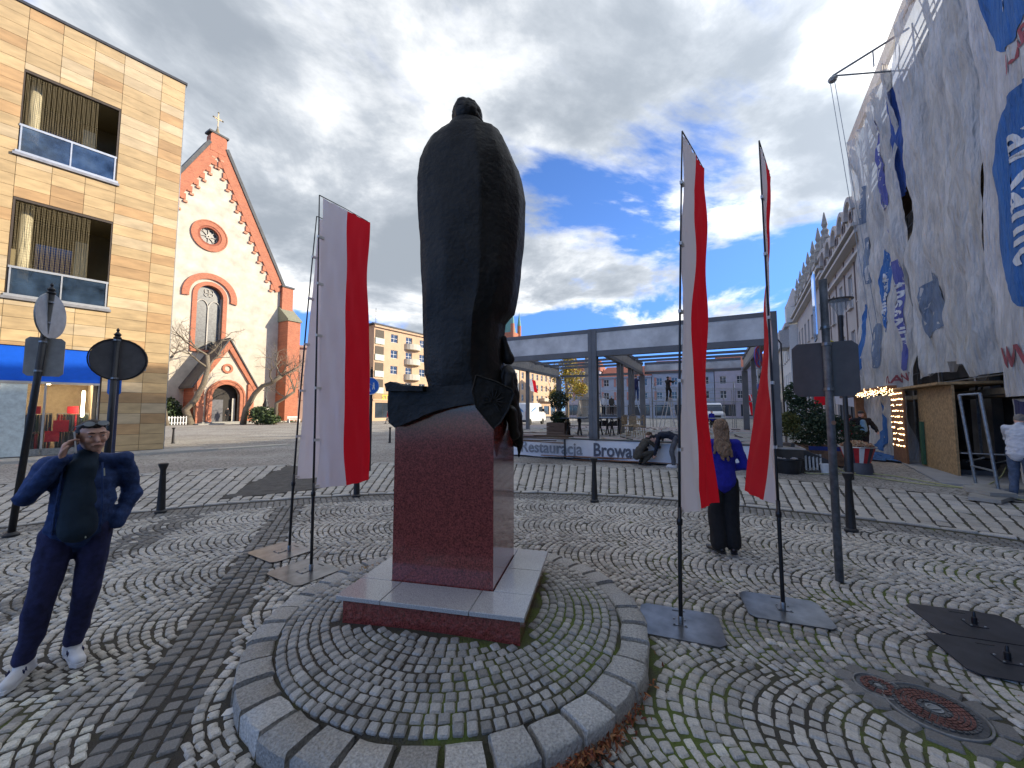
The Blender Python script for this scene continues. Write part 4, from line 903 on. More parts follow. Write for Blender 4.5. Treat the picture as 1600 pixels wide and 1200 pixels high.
house('town_house', o2, 32, 15, 13.2, 11, 5, 3, M_PALE, 'pale town house with grey roof between the ochre block and the long ochre house', 'house', roofm=M_SLATE, roof_h=3.2, shop=True)
o3 = OB+u33*46.5
hs = house('town_house', o3, 32, 22, 13.4, 12, 8, 3, M_OCHRE, 'long ochre house with slate roof seen under the left end of the steel frame', 'house', roofm=M_SLATE, roof_h=3.5, shop=True, winw=1.1, winh=1.7, fl=3.0)
MB().box(11, 20, -1.6, -.003, 4.3, 5.2).build('balcony_front', M_PALE, hs)
# far side of the square (x along azimuth 120)
M_BLUE = mat('blue_grey_render', (.33,.38,.47), .9, var=.06, scale=.8); M_LILAC = mat('lilac_render', (.42,.40,.46), .9, var=.06, scale=.8); M_ROSE = mat('rose_render', (.44,.22,.19), .9, var=.06); M_GREYR = mat('grey_render', (.40,.40,.40), .9, var=.08, scale=.8)
FO = Vector((13.5, 98, 0)); 
far = [(9, 11.5, M_LILAC, M_TILE, 3.6, 'lilac grey house with a red tiled roof at the left end of the far row'), (12, 9.8, M_BLUE, M_TILE, 3.0, 'blue grey house with red window surrounds on the far side of the square'),
       (13, 10.6, M_BLUE, M_TILE, 3.2, 'pale blue house with a long red roof in the middle of the far row'), (13, 11.0, M_LILAC, M_TILE, 3.4, 'lilac house with small dark windows right of the middle of the far row'), (14, 11.4, M_GREYR, M_TILE, 3.2, 'grey house at the right end of the far row')]
s_ = 0
random.seed(4)
for i, (w_, h_, m_, rm, rh, lab) in enumerate(far):
    q = FO+azv(114)*s_; hh = house('town_house', q, 114, w_-.15, h_, 11, max(4, w_//3), 2, m_, lab, 'house', roofm=rm, roof_h=rh, shop=True, winw=1.25, winh=1.7, fl=3.2, z0=4.3, fm=M_WHITE, bars=(1,1), group=None)
    if i in (0, 1, 2):
        for c in list(children(hh)):
            if c.name.startswith('window') and c.location.z > 3.5: MB().box(-.5,-.02,-.2,-.142,-.1,1.85).build('red_panel', M_ROSE, c)
    s_ += w_
# brick church tower with green spires beyond the roofs
tw = dp(797, 640, 190); tw.z = 0; tower = empty('brick_church_tower', tw, rz(30), 'distant red brick church tower with pointed green copper spires between statue and steel frame', 'church tower')
M_COPPER = mat('copper_green', (.16,.32,.27), .7, var=.15)
MB().box(-3.5,3.5,-3.5,3.5,0,40).build('shaft', M_BRICK, tower); MB().lathe([(3.4,40.05),(1.6,47),(.1,60)], 8).build('spire', M_COPPER, tower)
for x, y in ((3.2,-3.2),(-3.2,-3.2),(3.2,3.2),(-3.2,3.2)):
    MB().lathe([(1.0,36),(1.0,44)], 8, (x*1.05,y*1.05,0)).build('pinnacle', M_BRICK, tower); MB().lathe([(1.05,44.02),(.05,51)], 8, (x*1.05,y*1.05,0)).build('pinnacle_cap', M_COPPER, tower)
w2 = dp(818, 640, 190); w2.z = 0

# ---------------------------------------------------------------- right-hand row: local x towards the camera (azimuth 211), y into the buildings
def rrow(s, n=0.0, z=0.0): p = sp(s, n); return Vector((p[0], p[1], z))
RZ_ = rz(211)
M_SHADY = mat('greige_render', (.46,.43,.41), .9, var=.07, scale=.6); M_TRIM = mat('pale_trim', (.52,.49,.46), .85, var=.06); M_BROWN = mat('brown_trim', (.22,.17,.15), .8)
# plain pale house with arched dormers s 25.2..34.6
pale = empty('arcaded_house', rrow(34.6, .2), RZ_, 'pale house with round arched dormers on its cornice next to the scaffolded building', 'building')
W1 = 9.4; holes = [(x-.45, x+.45, z, z+1.9) for x in (1.1,3.5,5.9,8.3) for z in (4.4, 7.6)]
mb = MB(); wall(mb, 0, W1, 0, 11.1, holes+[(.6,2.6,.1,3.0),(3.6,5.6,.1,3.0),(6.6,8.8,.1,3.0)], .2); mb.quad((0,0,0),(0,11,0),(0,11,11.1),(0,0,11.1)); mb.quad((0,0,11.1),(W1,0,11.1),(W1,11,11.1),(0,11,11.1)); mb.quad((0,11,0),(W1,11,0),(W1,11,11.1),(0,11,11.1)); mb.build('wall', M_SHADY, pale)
for h_ in holes: window(pale, *h_, .12, sill=M_TRIM)
for a_, c_ in ((.6,2.6),(3.6,5.6),(6.6,8.8)): window(pale, a_, c_, .1, 3.0, .12, fm=M_BLACK, bars=(1,0))
for z, d_ in ((11.1,.55),(10.75,.42),(9.9,.25)): MB().box(-.1, W1+.1, -d_, -.003, z-.0, z+.16).build('cornice', M_TRIM, pale)
for x in (0, 2.3, 4.7, 7.1, 9.36): MB().box(x, x+.05, -.06, -.003, 3.4, 10.7).build('pilaster_line', M_BROWN, pale)
for x in (1.1, 3.0, 4.9, 6.8, 8.6):
    dm = MB().prism([(x-.75,11.27),(x+.75,11.27),(x+.75,12.1)]+[(x+.75*math.cos(a), 12.1+.55*math.sin(a)) for a in np.linspace(.3, math.pi-.3, 7)]+[(x-.75,12.1)], -.3, 1.5).build('dormer', M_TRIM, pale)
    ringy('dormer_arch', x, 12.0, .72, .95, -.5, -.305, M_SHADY, 0, 180, 10, dm); ringy('round_window', x, 11.95, .24, .36, -.36, -.303, M_BROWN, par=dm, n=12)
    MB().prism([(x+.24*math.cos(a), 11.95+.24*math.sin(a)) for a in np.linspace(0, 5.8, 12)], -.33, -.31).build('pane', M_GLASS, dm)
MB().add([(-.2,1.2,11.2),(W1+.2,1.2,11.2),(W1+.2,6,14.2),(-.2,6,14.2),(W1+.2,11,11.2),(-.2,11,11.2)], [(0,1,2,3),(3,2,4,5),(0,3,5),(1,4,2)]).build('roof', M_SLATE, pale)
# long house with finials s 34.6..52
fin = empty('gabled_long_house', rrow(52.5, .15), RZ_, 'long grey house whose roof parapet carries a row of spiky stone finials', 'building')
W2 = 17.8; holes = [(x-.5, x+.5, z, z+2.0) for x in [1.3+2.2*i for i in range(8)] for z in (4.6, 8.2)]; sh = [(x-.75, x+.75, .1, 3.1) for x in [1.3+2.2*i for i in range(8)]]
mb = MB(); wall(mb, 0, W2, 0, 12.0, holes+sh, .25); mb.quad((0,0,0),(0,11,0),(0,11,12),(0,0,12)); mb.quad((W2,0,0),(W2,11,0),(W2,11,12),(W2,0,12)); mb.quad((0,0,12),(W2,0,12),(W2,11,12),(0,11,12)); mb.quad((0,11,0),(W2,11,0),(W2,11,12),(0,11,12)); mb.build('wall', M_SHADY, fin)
for h_ in holes: window(fin, *h_, .15, sill=M_TRIM)
for h_ in sh: window(fin, *h_, .15, fm=M_BLACK, bars=(0,1))
for z, d_ in ((12.0,.6),(11.6,.45),(3.6,.3)): MB().box(-.1, W2+.1, -d_, -.003, z, z+.2).build('cornice', M_TRIM, fin)
MB().box(0, W2, -.1, .3, 12.21, 12.45).box(0, W2, -.1, .3, 13.5, 13.8).build('parapet_band', M_SHADY, fin)
for i in range(26): MB().box(.2+i*.69, .45+i*.69, 0, .25, 12.46, 13.49).build('baluster', M_SHADY, fin)
for i in range(7):
    x = .5+i*2.78; b = MB().box(x-.28,x+.28,-.2,.4,13.4,14.3); b.lathe([(.36,14.3),(.2,14.6),(.26,14.9),(.12,15.1),(.2,15.35),(.03,16.3)], 8, (x,.1,0)); b.build('finial', mat('weathered_stone', (.30,.28,.25), .9, var=.15), fin)
MB().add([(0,.8,12.4),(W2,.8,12.4),(W2,5.5,15.6),(0,5.5,15.6),(W2,11,12.2),(0,11,12.2)], [(0,1,2,3),(3,2,4,5),(0,3,5),(1,4,2)]).build('roof', mat('green_grey_roof', (.12,.14,.12), .8), fin)
# turreted houses beyond
tr_ = empty('corner_tower_house', rrow(62, -.6), RZ_, 'white corner house with ornate gable and pointed turret far down the street', 'building')
mb = MB(); hol = [(x-.5,x+.5,z,z+1.9) for x in (1.2,3.4,5.6,7.8) for z in (4.2,7.6)]; wall(mb, 0, 9.2, 0, 11.4, hol+[(.6,4.2,.1,3.2),(5,8.6,.1,3.2)], .2)
mb.quad((9.2,0,0),(9.2,11,0),(9.2,11,11.4),(9.2,0,11.4)); mb.quad((0,0,11.4),(9.2,0,11.4),(9.2,11,11.4),(0,11,11.4)); mb.build('wall', mat('white_render', (.62,.62,.60), .9, var=.05), tr_)
for h_ in hol: window(tr_, *h_, .12, sill=M_TRIM)
for a_, c_ in ((.6,4.2),(5,8.6)): window(tr_, a_, c_, .1, 3.2, .12, fm=M_BROWN, bars=(2,0))
MB().box(-.1,9.3,-.4,-.003,11.2,11.6).build('cornice', M_TRIM, tr_); MB().box(7.9,9.4,-.2,1.4,11.61,13.4).build('turret', MATS['white_render'], tr_); MB().lathe([(.9,13.41),(.6,14.1),(.1,15.6)], 8, (8.65,.6,0)).build('turret_cap', M_SHADY, tr_)
MB().box(5.5,8.9,-.9,-.003,8.9,10.9).build('bay_window', mat('bay_grey', (.38,.38,.38), .8), tr_)
for j, (s0, w_, h_, m_, lab) in enumerate(((74, 11.8, 10.8, M_PALE, 'cream house beyond the turreted corner house'), (86, 11.8, 12.2, M_GREYR, 'grey house further down the right side of the square'), (100, 13.8, 11.2, M_PINK, 'last pinkish house at the far end of the right row'))):
    house('town_house', rrow(s0, -.4), 211, w_, h_, 10, 5, 3, m_, lab, 'house', roofm=M_TILE, roof_h=3, shop=True)

# ---------------------------------------------------------------- scaffolded building, x from the far end (s=25) toward the camera
S_END = 25.2; WL = 40.0; HB = 14.6
sb = empty('building_under_renovation', rrow(S_END, 1.3), RZ_, 'tall grey plastered building under renovation behind scaffolding and mesh sheets', 'building')
holes = [(x, x+1.2, z, z+1.9) for x in [1.2+3.1*i for i in range(12)] for z in (4.4, 7.6, 10.8)]
mb = MB(); wall(mb, 0, WL, 0, HB, holes+[(x, x+1.8, .1, 2.9) for x in [1.0+3.1*i for i in range(12)]], .22); mb.quad((0,0,0),(0,12,0),(0,12,HB),(0,0,HB)); mb.quad((WL,0,0),(WL,0,HB),(WL,12,HB),(WL,12,0)); mb.quad((0,0,HB),(WL,0,HB),(WL,12,HB),(0,12,HB)); mb.quad((0,12,0),(WL,12,0),(WL,12,HB),(0,12,HB)); mb.quad((0,3,0),(WL,3,0),(WL,3,HB),(0,3,HB))
mb.build('wall', mat('old_grey_plaster', (.20,.19,.175), .95, var=.2, scale=1.5), sb, norm=False)
for h_ in holes: window(sb, *h_, .14, fm=M_BROWN)
MB().box(-.2, WL+.2, -.5, -.003, HB-.3, HB+.1).build('cornice', M_TRIM, sb)
MB().add([(-.2,-.3,HB+.1),(WL,-.3,HB+.1),(WL,6,HB+3.4),(-.2,6,HB+3.4),(WL,12,HB+.1),(-.2,12,HB+.1)], [(0,1,2,3),(3,2,4,5),(0,3,5),(1,4,2)]).build('roof', M_TILE, sb)
sf = empty('scaffolding', rrow(S_END, 0), RZ_, 'steel scaffolding with plank decks and ladder rungs standing in front of the renovated building', 'scaffolding')
M_PLANK = mat('scaffold_plank', (.20,.14,.085), .9, var=.25, scale=6, stretch=(.3,4,4))
for i in range(14):
    x = .15+i*2.3
    for y in (.25, 1.05): MB().tube([(x,y,0),(x,y,HB+.8)], .03, 6).build('standard', M_GALV, sf)
for j in range(7):
    z = 2.1+j*2.0
    for i in range(13):
        x = .15+i*2.3
        if j < 6 or i < 13:
            MB().box(x+.02, x+2.28, .28, 1.0, z, z+.05).build('deck_plank', M_PLANK, sf)
        MB().box(x+.02, x+2.28, .2, .225, z+.06, z+.21).build('toe_board', mat('toe_board', (.25,.2,.13), .8), sf)
    MB().tube([(0,.25,z+1.0),(30,.25,z+1.0)], .024, 6).tube([(0,.25,z+.55),(30,.25,z+.55)], .02, 6).build('guard_rail', M_GALV, sf)
for j in range(28):
    z = .4+j*.5; MB().tube([(6.55,.18,z),(7.1,.18,z+.12)], .014, 5).build('rung', M_ALU, sf)
for i in range(0, 13, 2):
    for j in range(6): MB().tube([(.15+i*2.3,.25,2.1+j*2),(2.45+i*2.3,.25,4.1+j*2)], .018, 5).build('brace', M_GALV, sf)
# mesh sheets
def fold(x, z, seed=0.0, amp=.16):
    a = amp*(mnoise.noise(Vector((x*.9+seed, z*.16, seed)))+.8*mnoise.noise(Vector((x*2.6+seed, z*.35+x*.2, seed+3)))+.42*mnoise.noise(Vector((x*5+seed+z*.5, z*.8, seed+7)))+.10*mnoise.noise(Vector((x*14, z*3, seed+9))))
    return -a-.12-.3*max(0, 1-z/3)**2*(.5+.5*math.sin(x*1.7+seed))*.5
def mesh_mat(name, c, a):
    m = bpy.data.materials.new(name); m.use_nodes = True; t = m.node_tree; b = t.nodes['Principled BSDF']; b.inputs['Roughness'].default_value = .8; b.inputs['Alpha'].default_value = a
    tcn = t.nodes.new('ShaderNodeTexCoord'); n = t.nodes.new('ShaderNodeTexNoise'); n.inputs['Scale'].default_value = 1.3; n.inputs['Detail'].default_value = 8; n.inputs['Roughness'].default_value = .7
    mp = t.nodes.new('ShaderNodeMapping'); mp.inputs['Scale'].default_value = (2.2, 1, .5); t.links.new(tcn.outputs['Object'], mp.inputs[0]); t.links.new(mp.outputs[0], n.inputs['Vector'])
    r = t.nodes.new('ShaderNodeValToRGB'); t.links.new(n.outputs['Fac'], r.inputs[0]); r.color_ramp.elements[0].position = .32; r.color_ramp.elements[0].color = (*[x*.62 for x in c], 1); r.color_ramp.elements[1].position = .68; r.color_ramp.elements[1].color = (*[min(1, x*1.12) for x in c], 1)
    t.links.new(r.outputs[0], b.inputs['Base Color'])
    n2 = t.nodes.new('ShaderNodeTexNoise'); n2.inputs['Scale'].default_value = 5; n2.inputs['Detail'].default_value = 4; mp2 = t.nodes.new('ShaderNodeMapping'); mp2.inputs['Scale'].default_value = (2.5, 1, .35); t.links.new(tcn.outputs['Object'], mp2.inputs[0]); t.links.new(mp2.outputs[0], n2.inputs['Vector'])
    bp = t.nodes.new('ShaderNodeBump'); bp.inputs['Strength'].default_value = 1; bp.inputs['Distance'].default_value = .16; t.links.new(n2.outputs['Fac'], bp.inputs['Height']); t.links.new(bp.outputs[0], b.inputs['Normal'])
    return m
M_TARP = mesh_mat('grey_mesh_sheet', (.76,.745,.72), .76); M_TARPW = mesh_mat('white_mesh_sheet', (.76,.75,.76), .84); M_TBLUE = mesh_mat('blue_print', (.04,.17,.48), .97); M_TVIO = mesh_mat('violet_print', (.12,.14,.42), .97)
M_TLET = mesh_mat('print_white', (.78,.80,.82), .97); M_TRED = mesh_mat('print_red', (.42,.10,.12), .97); M_TNAVY = mesh_mat('navy_print', (.05,.055,.15), .97); M_TARPB = mesh_mat('blue_sheet', (.02,.08,.34), 1)
def sheet(x0, x1, z0, z1, m, seed, label, yoff=0.0, amp=.16, res=.09, hem=None, side=None, group='mesh sheets hung on the scaffolding'):
    e_ = empty('scaffold_sheet', rrow(S_END, -.05), RZ_, label, 'scaffold sheet', group); e_['seed'] = 0; del e_['seed']
    nx = int((x1-x0)/res)+1; nz = int((z1-z0)/res)+1; vs = []
    for j in range(nz+1):
        for i in range(nx+1):
            x = x0+(x1-x0)*i/nx; zb = z0+(hem(x) if hem else 0); z = zb+(z1-zb)*j/nz; xx = x+(side(x, z, (x-x0)/(x1-x0)) if side else 0)
            vs.append((xx, fold(x, z, seed, amp)+yoff, z))
    b = MB(); b.add(vs, [(j*(nx+1)+i, j*(nx+1)+i+1, (j+1)*(nx+1)+i+1, (j+1)*(nx+1)+i) for j in range(nz) for i in range(nx)]); b.build('cloth', m, e_, smooth=True, norm=False)
    e2 = dict(x0=x0, x1=x1, seed=seed, amp=amp, yoff=yoff, side=side); return e_, e2
def decal(name, me_or_poly, m, e_, info, cx, cz, rot=0.0, off=.02):
    bm = bmesh.new()
    if isinstance(me_or_poly, list):
        f = bm.faces.new([bm.verts.new((p[0], p[1], 0)) for p in me_or_poly]); bmesh.ops.triangulate(bm, faces=[f])
    else:
        bm.from_mesh(me_or_poly); 
        dele = [f for f in bm.faces if f.normal.z < .9]; bmesh.ops.delete(bm, geom=dele, context='FACES'); bmesh.ops.triangulate(bm, faces=bm.faces[:])
    for _ in range(7):
        ed = [e for e in bm.edges if e.calc_length() > .16]
        if not ed: break
        bmesh.ops.subdivide_edges(bm, edges=ed, cuts=1); bmesh.ops.triangulate(bm, faces=[f for f in bm.faces if len(f.verts) > 3])
    c, s = math.cos(rot), math.sin(rot)
    for v in bm.verts:
        x = cx+v.co.x*c-v.co.y*s; z = cz+v.co.x*s+v.co.y*c; xo = info['side'](x, z, (x-info['x0'])/(info['x1']-info['x0'])) if info['side'] else 0
        v.co = (x+xo, fold(x, z, info['seed'], info['amp'])+info['yoff']-off, z)
    me = bpy.data.meshes.new(name); bm.to_mesh(me); bm.free(); me.materials.clear(); me.materials.append(m); me.polygons.foreach_set('use_smooth', [True]*len(me.polygons)); return link(name, me, e_)
def oval(a, b, p=2.6, n=40): return [(a*math.copysign(abs(math.cos(t))**(2/p), math.cos(t)), b*math.copysign(abs(math.sin(t))**(2/p), math.sin(t))) for t in np.linspace(0, 2*math.pi, n, endpoint=False)]
# near white sheet with blue ovals: x = S_END - s
e1, i1 = sheet(11.95, 20.5, 2.05, HB+.6, M_TARPW, 3.1, 'white printed sheet with huge blue ovals at the right edge of the view', -.12, .13, .1, group=None)
for cz_ in (11.75, 6.15, .9+0):
    if cz_ < 2: continue
    decal('blue_oval', oval(1.0, 2.3), M_TBLUE, e1, i1, 13.35, cz_, 0)
    rg = oval(1.25, 2.5, 2.6, 48); ri_ = oval(1.2, 2.44, 2.6, 48)
    for k in range(48): decal('oval_line', [rg[k], rg[(k+1)%48], ri_[(k+1)%48], ri_[k]], M_TVIO, e1, i1, 13.35, cz_, 0) if False else None
    decal('lettering', text_mesh('arsanit', 1.15, .02, .9), M_TLET, e1, i1, 13.42, cz_, R(-90), .035)
decal('red_lettering', text_mesh('J.ARSANIT', .5, .015), M_TRED, e1, i1, 14.2, 9.35, R(10), .02)
decal('red_lettering', text_mesh('WWW.ARSANIT', .62, .02), M_TRED, e1, i1, 14.5, 2.85, R(-1), .02)
e5, i5 = sheet(12.0, 20.5, .15, 2.0, M_TARP, 9.4, 'dark navy printed sheet hanging below the white printed one', .0, .2, .09, group=None)
decal('navy_band', [(0,1.9),(0,.75),(.9,.45),(1.3,-.1),(1.8,.3),(4,.3),(4,1.75),(1.6,1.6)], M_TNAVY, e5, i5, 12.05, .1, 0)
decal('lettering', text_mesh('SHTI', 1.0, .03, .8), M_TLET, e5, i5, 13.4, 1.25, R(-4), .035)
# broad grey sheet in the middle
e2, i2 = sheet(7.4, 11.9, 2.75, HB+.5, M_TARP, 14.2, 'broad crumpled grey mesh sheet in the middle of the scaffolding', -.05, .34, .09, hem=lambda x: -.15*math.sin(x*1.3)+(.35 if 9.2 < x < 10.6 else 0), group=None)
decal('blue_patch', [(0,.8),(.5,1.2),(.9,.4),(.7,-.6),(.2,-.9),(-.1,0)], mesh_mat('faded_blue_print', (.20,.26,.36), .95), e2, i2, 8.0, 4.9, 0)
# far sheets with violet lozenges
e3, i3 = sheet(.0, 6.45, 2.6, HB+.2, M_TARP, 22.0, 'pale sheet with violet and blue lozenges at the far end of the scaffolding', 0, .34, .09, hem=lambda x: -2.3 if x < 1.5 else 0, group=None)
decal('violet_lozenge', [(0,2.6),(.5,1.4),(.85,0),(.65,-1.4),(.1,-2.5),(-.35,-1.6),(-.85,0),(-.35,1.6)], M_TVIO, e3, i3, 4.6, 11.3)
decal('lettering', text_mesh('BASEBITT', .72, .02), M_TLET, e3, i3, 4.6, 11.3, R(-84), .035)
decal('blue_lozenge', [(0,1.9),(.45,1.2),(.6,0),(.5,-1.3),(.2,-1.9),(-.3,-.8),(-.5,.6)], M_TBLUE, e3, i3, 3.9, 6.7)
decal('lettering', text_mesh('arsanit', .62, .02), M_TLET, e3, i3, 3.95, 6.6, R(-88), .035)
decal('violet_band', [(-.28,2.1),(.28,2.1),(.28,-2.1),(-.28,-2.1)], M_TVIO, e3, i3, 5.6, 5.3)
decal('lettering', text_mesh('ARSANIT', .6, .02), M_TLET, e3, i3, 5.6, 5.4, R(-90), .035)
for (x, z, a, b_) in ((.7,9.5,.2,1.5),(1.9,11.3,.3,.9),(1.1,5.2,.22,1.6),(2.4,4.6,.25,1.0),(2.1,8.6,.28,1.1)): decal('blue_patch', oval(a, b_), M_TBLUE if a < .25 else MATS.get('fb') or bpy.data.materials['faded_blue_print'], e3, i3, x, z)
decal('red_lettering', text_mesh('WWW.ARSANIT', .42, .01), M_TRED, e3, i3, 4.7, 2.95, 0, .02)
e4, i4 = sheet(6.0, 7.25, 9.6, 13.8, M_TARPB, 31.0, 'strong blue tarpaulin bunched beside the gap in the sheets', .1, .2, .09, side=lambda x, z, t: -.35*abs(math.sin(z*1.1)), group=None)
e6, i6 = sheet(1.9, 6.9, .02, 2.35, M_TARP, 41.0, 'pale lower sheet printed with a blue swirl spreading onto the pavement', -.35, .3, .08, side=lambda x, z, t: (t-.35)*.35*(2.4-z), group=None)
decal('blue_swirl', [(0,1.9),(.5,1.2),(.6,.3),(.1,-.2),(-1.3,-.1),(-.7,.7),(-.3,1.2)], M_TBLUE, e6, i6, 4.4, .25)
sw = MB(); random.seed(6)
vs = []; NX = 24; NY = 10
for j in range(NY+1):
    for i in range(NX+1): vs.append((i/NX*3.2-.4*math.sin(j), -.3-j/NY*.9-.2*math.sin(i*.7), .055+.07*abs(mnoise.noise(Vector((i*.5, j*.6, 2))))*(1 if 0 < i < NX and 0 < j < NY else 0)))
sw.add(vs, [(j*(NX+1)+i, j*(NX+1)+i+1, (j+1)*(NX+1)+i+1, (j+1)*(NX+1)+i) for j in range(NY) for i in range(NX)])
tag(sw.build('loose_tarpaulin', M_TBLUE, None, smooth=True, loc=rrow(S_END-4.2, -.3), rot=(0,0,RZ_), norm=False), 'blue and white tarpaulin end lying crumpled on the pavement', 'tarpaulin')
top = MB().box(.2, 12, -.25, -.1, HB+.25, HB+.85).build('net_top_strip', mesh_mat('pinkish_sheet', (.75,.58,.48), .6), e3)
hb_ = MB(); hb_.tube([(6.6,.3,HB+1.0),(6.6,-1.9,HB+.2)], .04, 6); hb_.tube([(6.6,.3,HB-.6),(6.6,-1.9,HB+.2)], .03, 6); hb_.tube([(6.6,-.7,HB+.6),(6.6,-.7,HB)], .025, 6); hb_.lathe([(.12,-.08),(.16,0),(.12,.08)], 10, (6.6,-1.9,HB+.05)); hb_.tube([(6.6,-1.85,HB),(6.55,-1.0,4)], .012, 4); hb_.tube([(6.6,-1.98,HB),(6.6,-1.2,4)], .012, 4)
tag(hb_.build('hoist_arm', M_GALV, None, loc=rrow(S_END, 0), rot=(0,0,RZ_)), 'steel hoist arm with pulley and hanging ropes on top of the scaffolding', 'hoist')
# OSB passage with fairy lights
M_OSB = mat('chipboard', (.42,.27,.13), .85, var=.25, scale=14, detail=10, bump=.1); M_OSBD = mat('brown_board', (.28,.13,.06), .85, var=.15, scale=6)
ob = empty('chipboard_shelter', rrow(S_END, 0), RZ_, 'chipboard passage shelter with brown side board hung with strings of tiny lights', 'shelter')
MB().box(8.2, 10.55, -.62, -.57, .05, 2.42).build('front_board', M_OSB, ob); MB().box(6.95, 8.19, -.95, -.9, .05, 2.40).build('side_board', M_OSBD, ob); MB().box(6.9, 10.6, -.9, .6, 2.43, 2.50).build('roof_board', M_OSB, ob)
MB().box(8.45, 8.6, -.70, -.63, .1, 1.4).build('green_post', mat('green_paint', (.04,.12,.06), .6), ob)
MB().box(2.5, 6.9, -1.0, -.75, 2.42, 2.62).build('canopy_beam', M_OSBD, ob)
M_BULB = mat('fairy_light', (1,.8,.5), .5, emit=(1,.66,.32), estr=3.0); random.seed(11)
lb_ = MB()
for i in range(330):
    if i < 170: x = 7.0+random.random()*1.15; z = 2.3-.19*random.randint(0, 9)+random.gauss(0,.012); y = -.965
    else: x = 2.5+random.random()*5.2; z = 2.42+random.gauss(0,.08); y = -1.03
    lb_.lathe([(.004,-.012),(.012,0),(.004,.012)], 5, (x, y, z))
tag(lb_.build('string_lights', M_BULB, ob, norm=False), kind='stuff')
MB().box(1.6, 1.9, -.9, -.5, .05, 2.35).build('chipboard_panel', M_OSBD, ob); MB().box(-.3, 2.4, -1.1, -.9, 2.36, 2.46).build('awning_bar', mat('dark_bar', (.06,.05,.045), .6), ob)

# ================================================================ RESTAURANT TERRACE AND STEEL FRAME
FR = Vector((2.95, 13.85, 0)); fax = 117.5; fd = azv(fax); fn = azv(29.5)
def fr(a, b, z=0.0): v = FR+fd*a+fn*b; return Vector((v.x, v.y, z))     # a along the front, b away from the camera
PZ = .68
ter = empty('restaurant_terrace', fr(0,0), rz(fax), 'raised plank terrace platform littered with debris under the steel frame', 'terrace')   # local x=front dir, local y=away
tmb = MB(); tmb.box(-8.0, 6.0, -.28, 13.0, .02, PZ-.04).build('platform_base', mat('dark_plinth', (.07,.06,.05), .9), ter)
M_DECK = mat('worn_deck', (.34,.31,.27), .9, var=.25, scale=3, attr=True, bump=.1)
for i in range(70):
    y0 = -.3+i*.19
    if i > 68: break
    MB().box(-8.05, 6.05, y0+.004, y0+.184, PZ-.038, PZ+random.uniform(-.004,.004), tone=tuple(c*random.uniform(.75,1.15) for c in (.36,.34,.31))).build('deck_board', M_DECK, ter, norm=False)
deb = MB(); random.seed(12)
for _ in range(240):
    x = random.uniform(-6, 5.8); y = random.uniform(.1, 11); s = random.uniform(.03, .16)
    M = Matrix.Translation((x, y, PZ+.012)) @ Euler((random.gauss(0,.1), random.gauss(0,.1), random.uniform(0,6))).to_matrix().to_4x4()
    deb.box(-s, s, -s*.35, s*.35, 0, .02, tone=random.choice([(.5,.47,.42),(.08,.07,.06),(.25,.18,.12),(.6,.58,.55),(.04,.04,.04)]), M=M)
tag(deb.build('debris', M_DECK, ter, norm=False), kind='stuff')
# white banner with lettering along the platform
ban = empty('banner', fr(0,0), rz(fax), 'long white banner reading Restauracja Browar fixed along the terrace edge', 'banner')
M_BAN = mat('banner_vinyl', (.80,.82,.86), .6, var=.04, scale=3); M_GREYL = mat('grey_letters', (.30,.32,.35), .6, var=.35, scale=1.0); M_DARKL = mat('dark_letters', (.10,.11,.14), .6, var=.1)
def wavy(x0, x1, z0, z1, y, n, mt, par, name='vinyl', amp=.012):
    b = MB(); vs = [(x0+(x1-x0)*i/n, y+amp*math.sin(i*1.3+j*2), z0+(z1-z0)*j/3+(.012*math.sin(i*.7) if j in (0, 3) else 0)) for j in range(4) for i in range(n+1)]
    b.add(vs, [(j*(n+1)+i, j*(n+1)+i+1, (j+1)*(n+1)+i+1, (j+1)*(n+1)+i) for j in range(3) for i in range(n)]); return b.build(name, mt, par, smooth=True, norm=False)
wavy(-6.2, -.99, .05, .70, -.42, 30, M_BAN, ban); wavy(-.93, 5.25, .05, .70, -.42, 30, M_BAN, ban)
text('Restauracja', .58, M_GREYL, ban, (-1.52, -.445, .37), (R(90), 0, 0), bold=.010, sx=.90)
text('Browar', .62, M_DARKL, ban, (.82, -.445, .37), (R(90), 0, 0), bold=.014, sx=.80)
MB().box(-6.3, 5.4, -.45, -.30, .715, .755).build('top_rail', mat('dark_rail', (.05,.05,.05), .5), ban)
for x in (-6.2, -.96, 5.3): MB().box(x-.03, x+.03, -.46, -.40, .0, .72).build('post', MATS['dark_rail'], ban)
# frame
fm_ = empty('steel_frame', fr(0,0), rz(fax), 'open grey steel pavilion frame with deep front beam and bare columns around the terrace', 'steel frame')
M_FASC = mat('light_fascia', (.66,.66,.65), .6, var=.18, scale=1.5); M_BEAM = mat('beam_grey', (.15,.15,.152), .55, metal=.2, var=.12, scale=2)
ZT = 4.68; LX0, LX1 = -5.45, 5.42; DB = 11.0
def ibeam(mb, p0, p1, z0, z1, th=.16, fl=.10):
    mb.bar((p0[0],p0[1],z0+fl/2), (p1[0],p1[1],z0+fl/2), th, fl); mb.bar((p0[0],p0[1],z1-fl/2), (p1[0],p1[1],z1-fl/2), th, fl)
for x, nm in ((0, .30), (LX1, .26), (LX0, .26)):
    b = MB(); w_ = nm
    b.box(x-w_/2, x+w_/2, -.15, -.12, PZ, ZT).box(x-w_/2, x+w_/2, .12, .15, PZ, ZT).box(x-.012, x+.012, -.12, .12, PZ, ZT); b.box(x-w_*.24, x-w_*.1, -.165, -.151, PZ, ZT).build('column', M_BEAM, fm_)
b = MB()
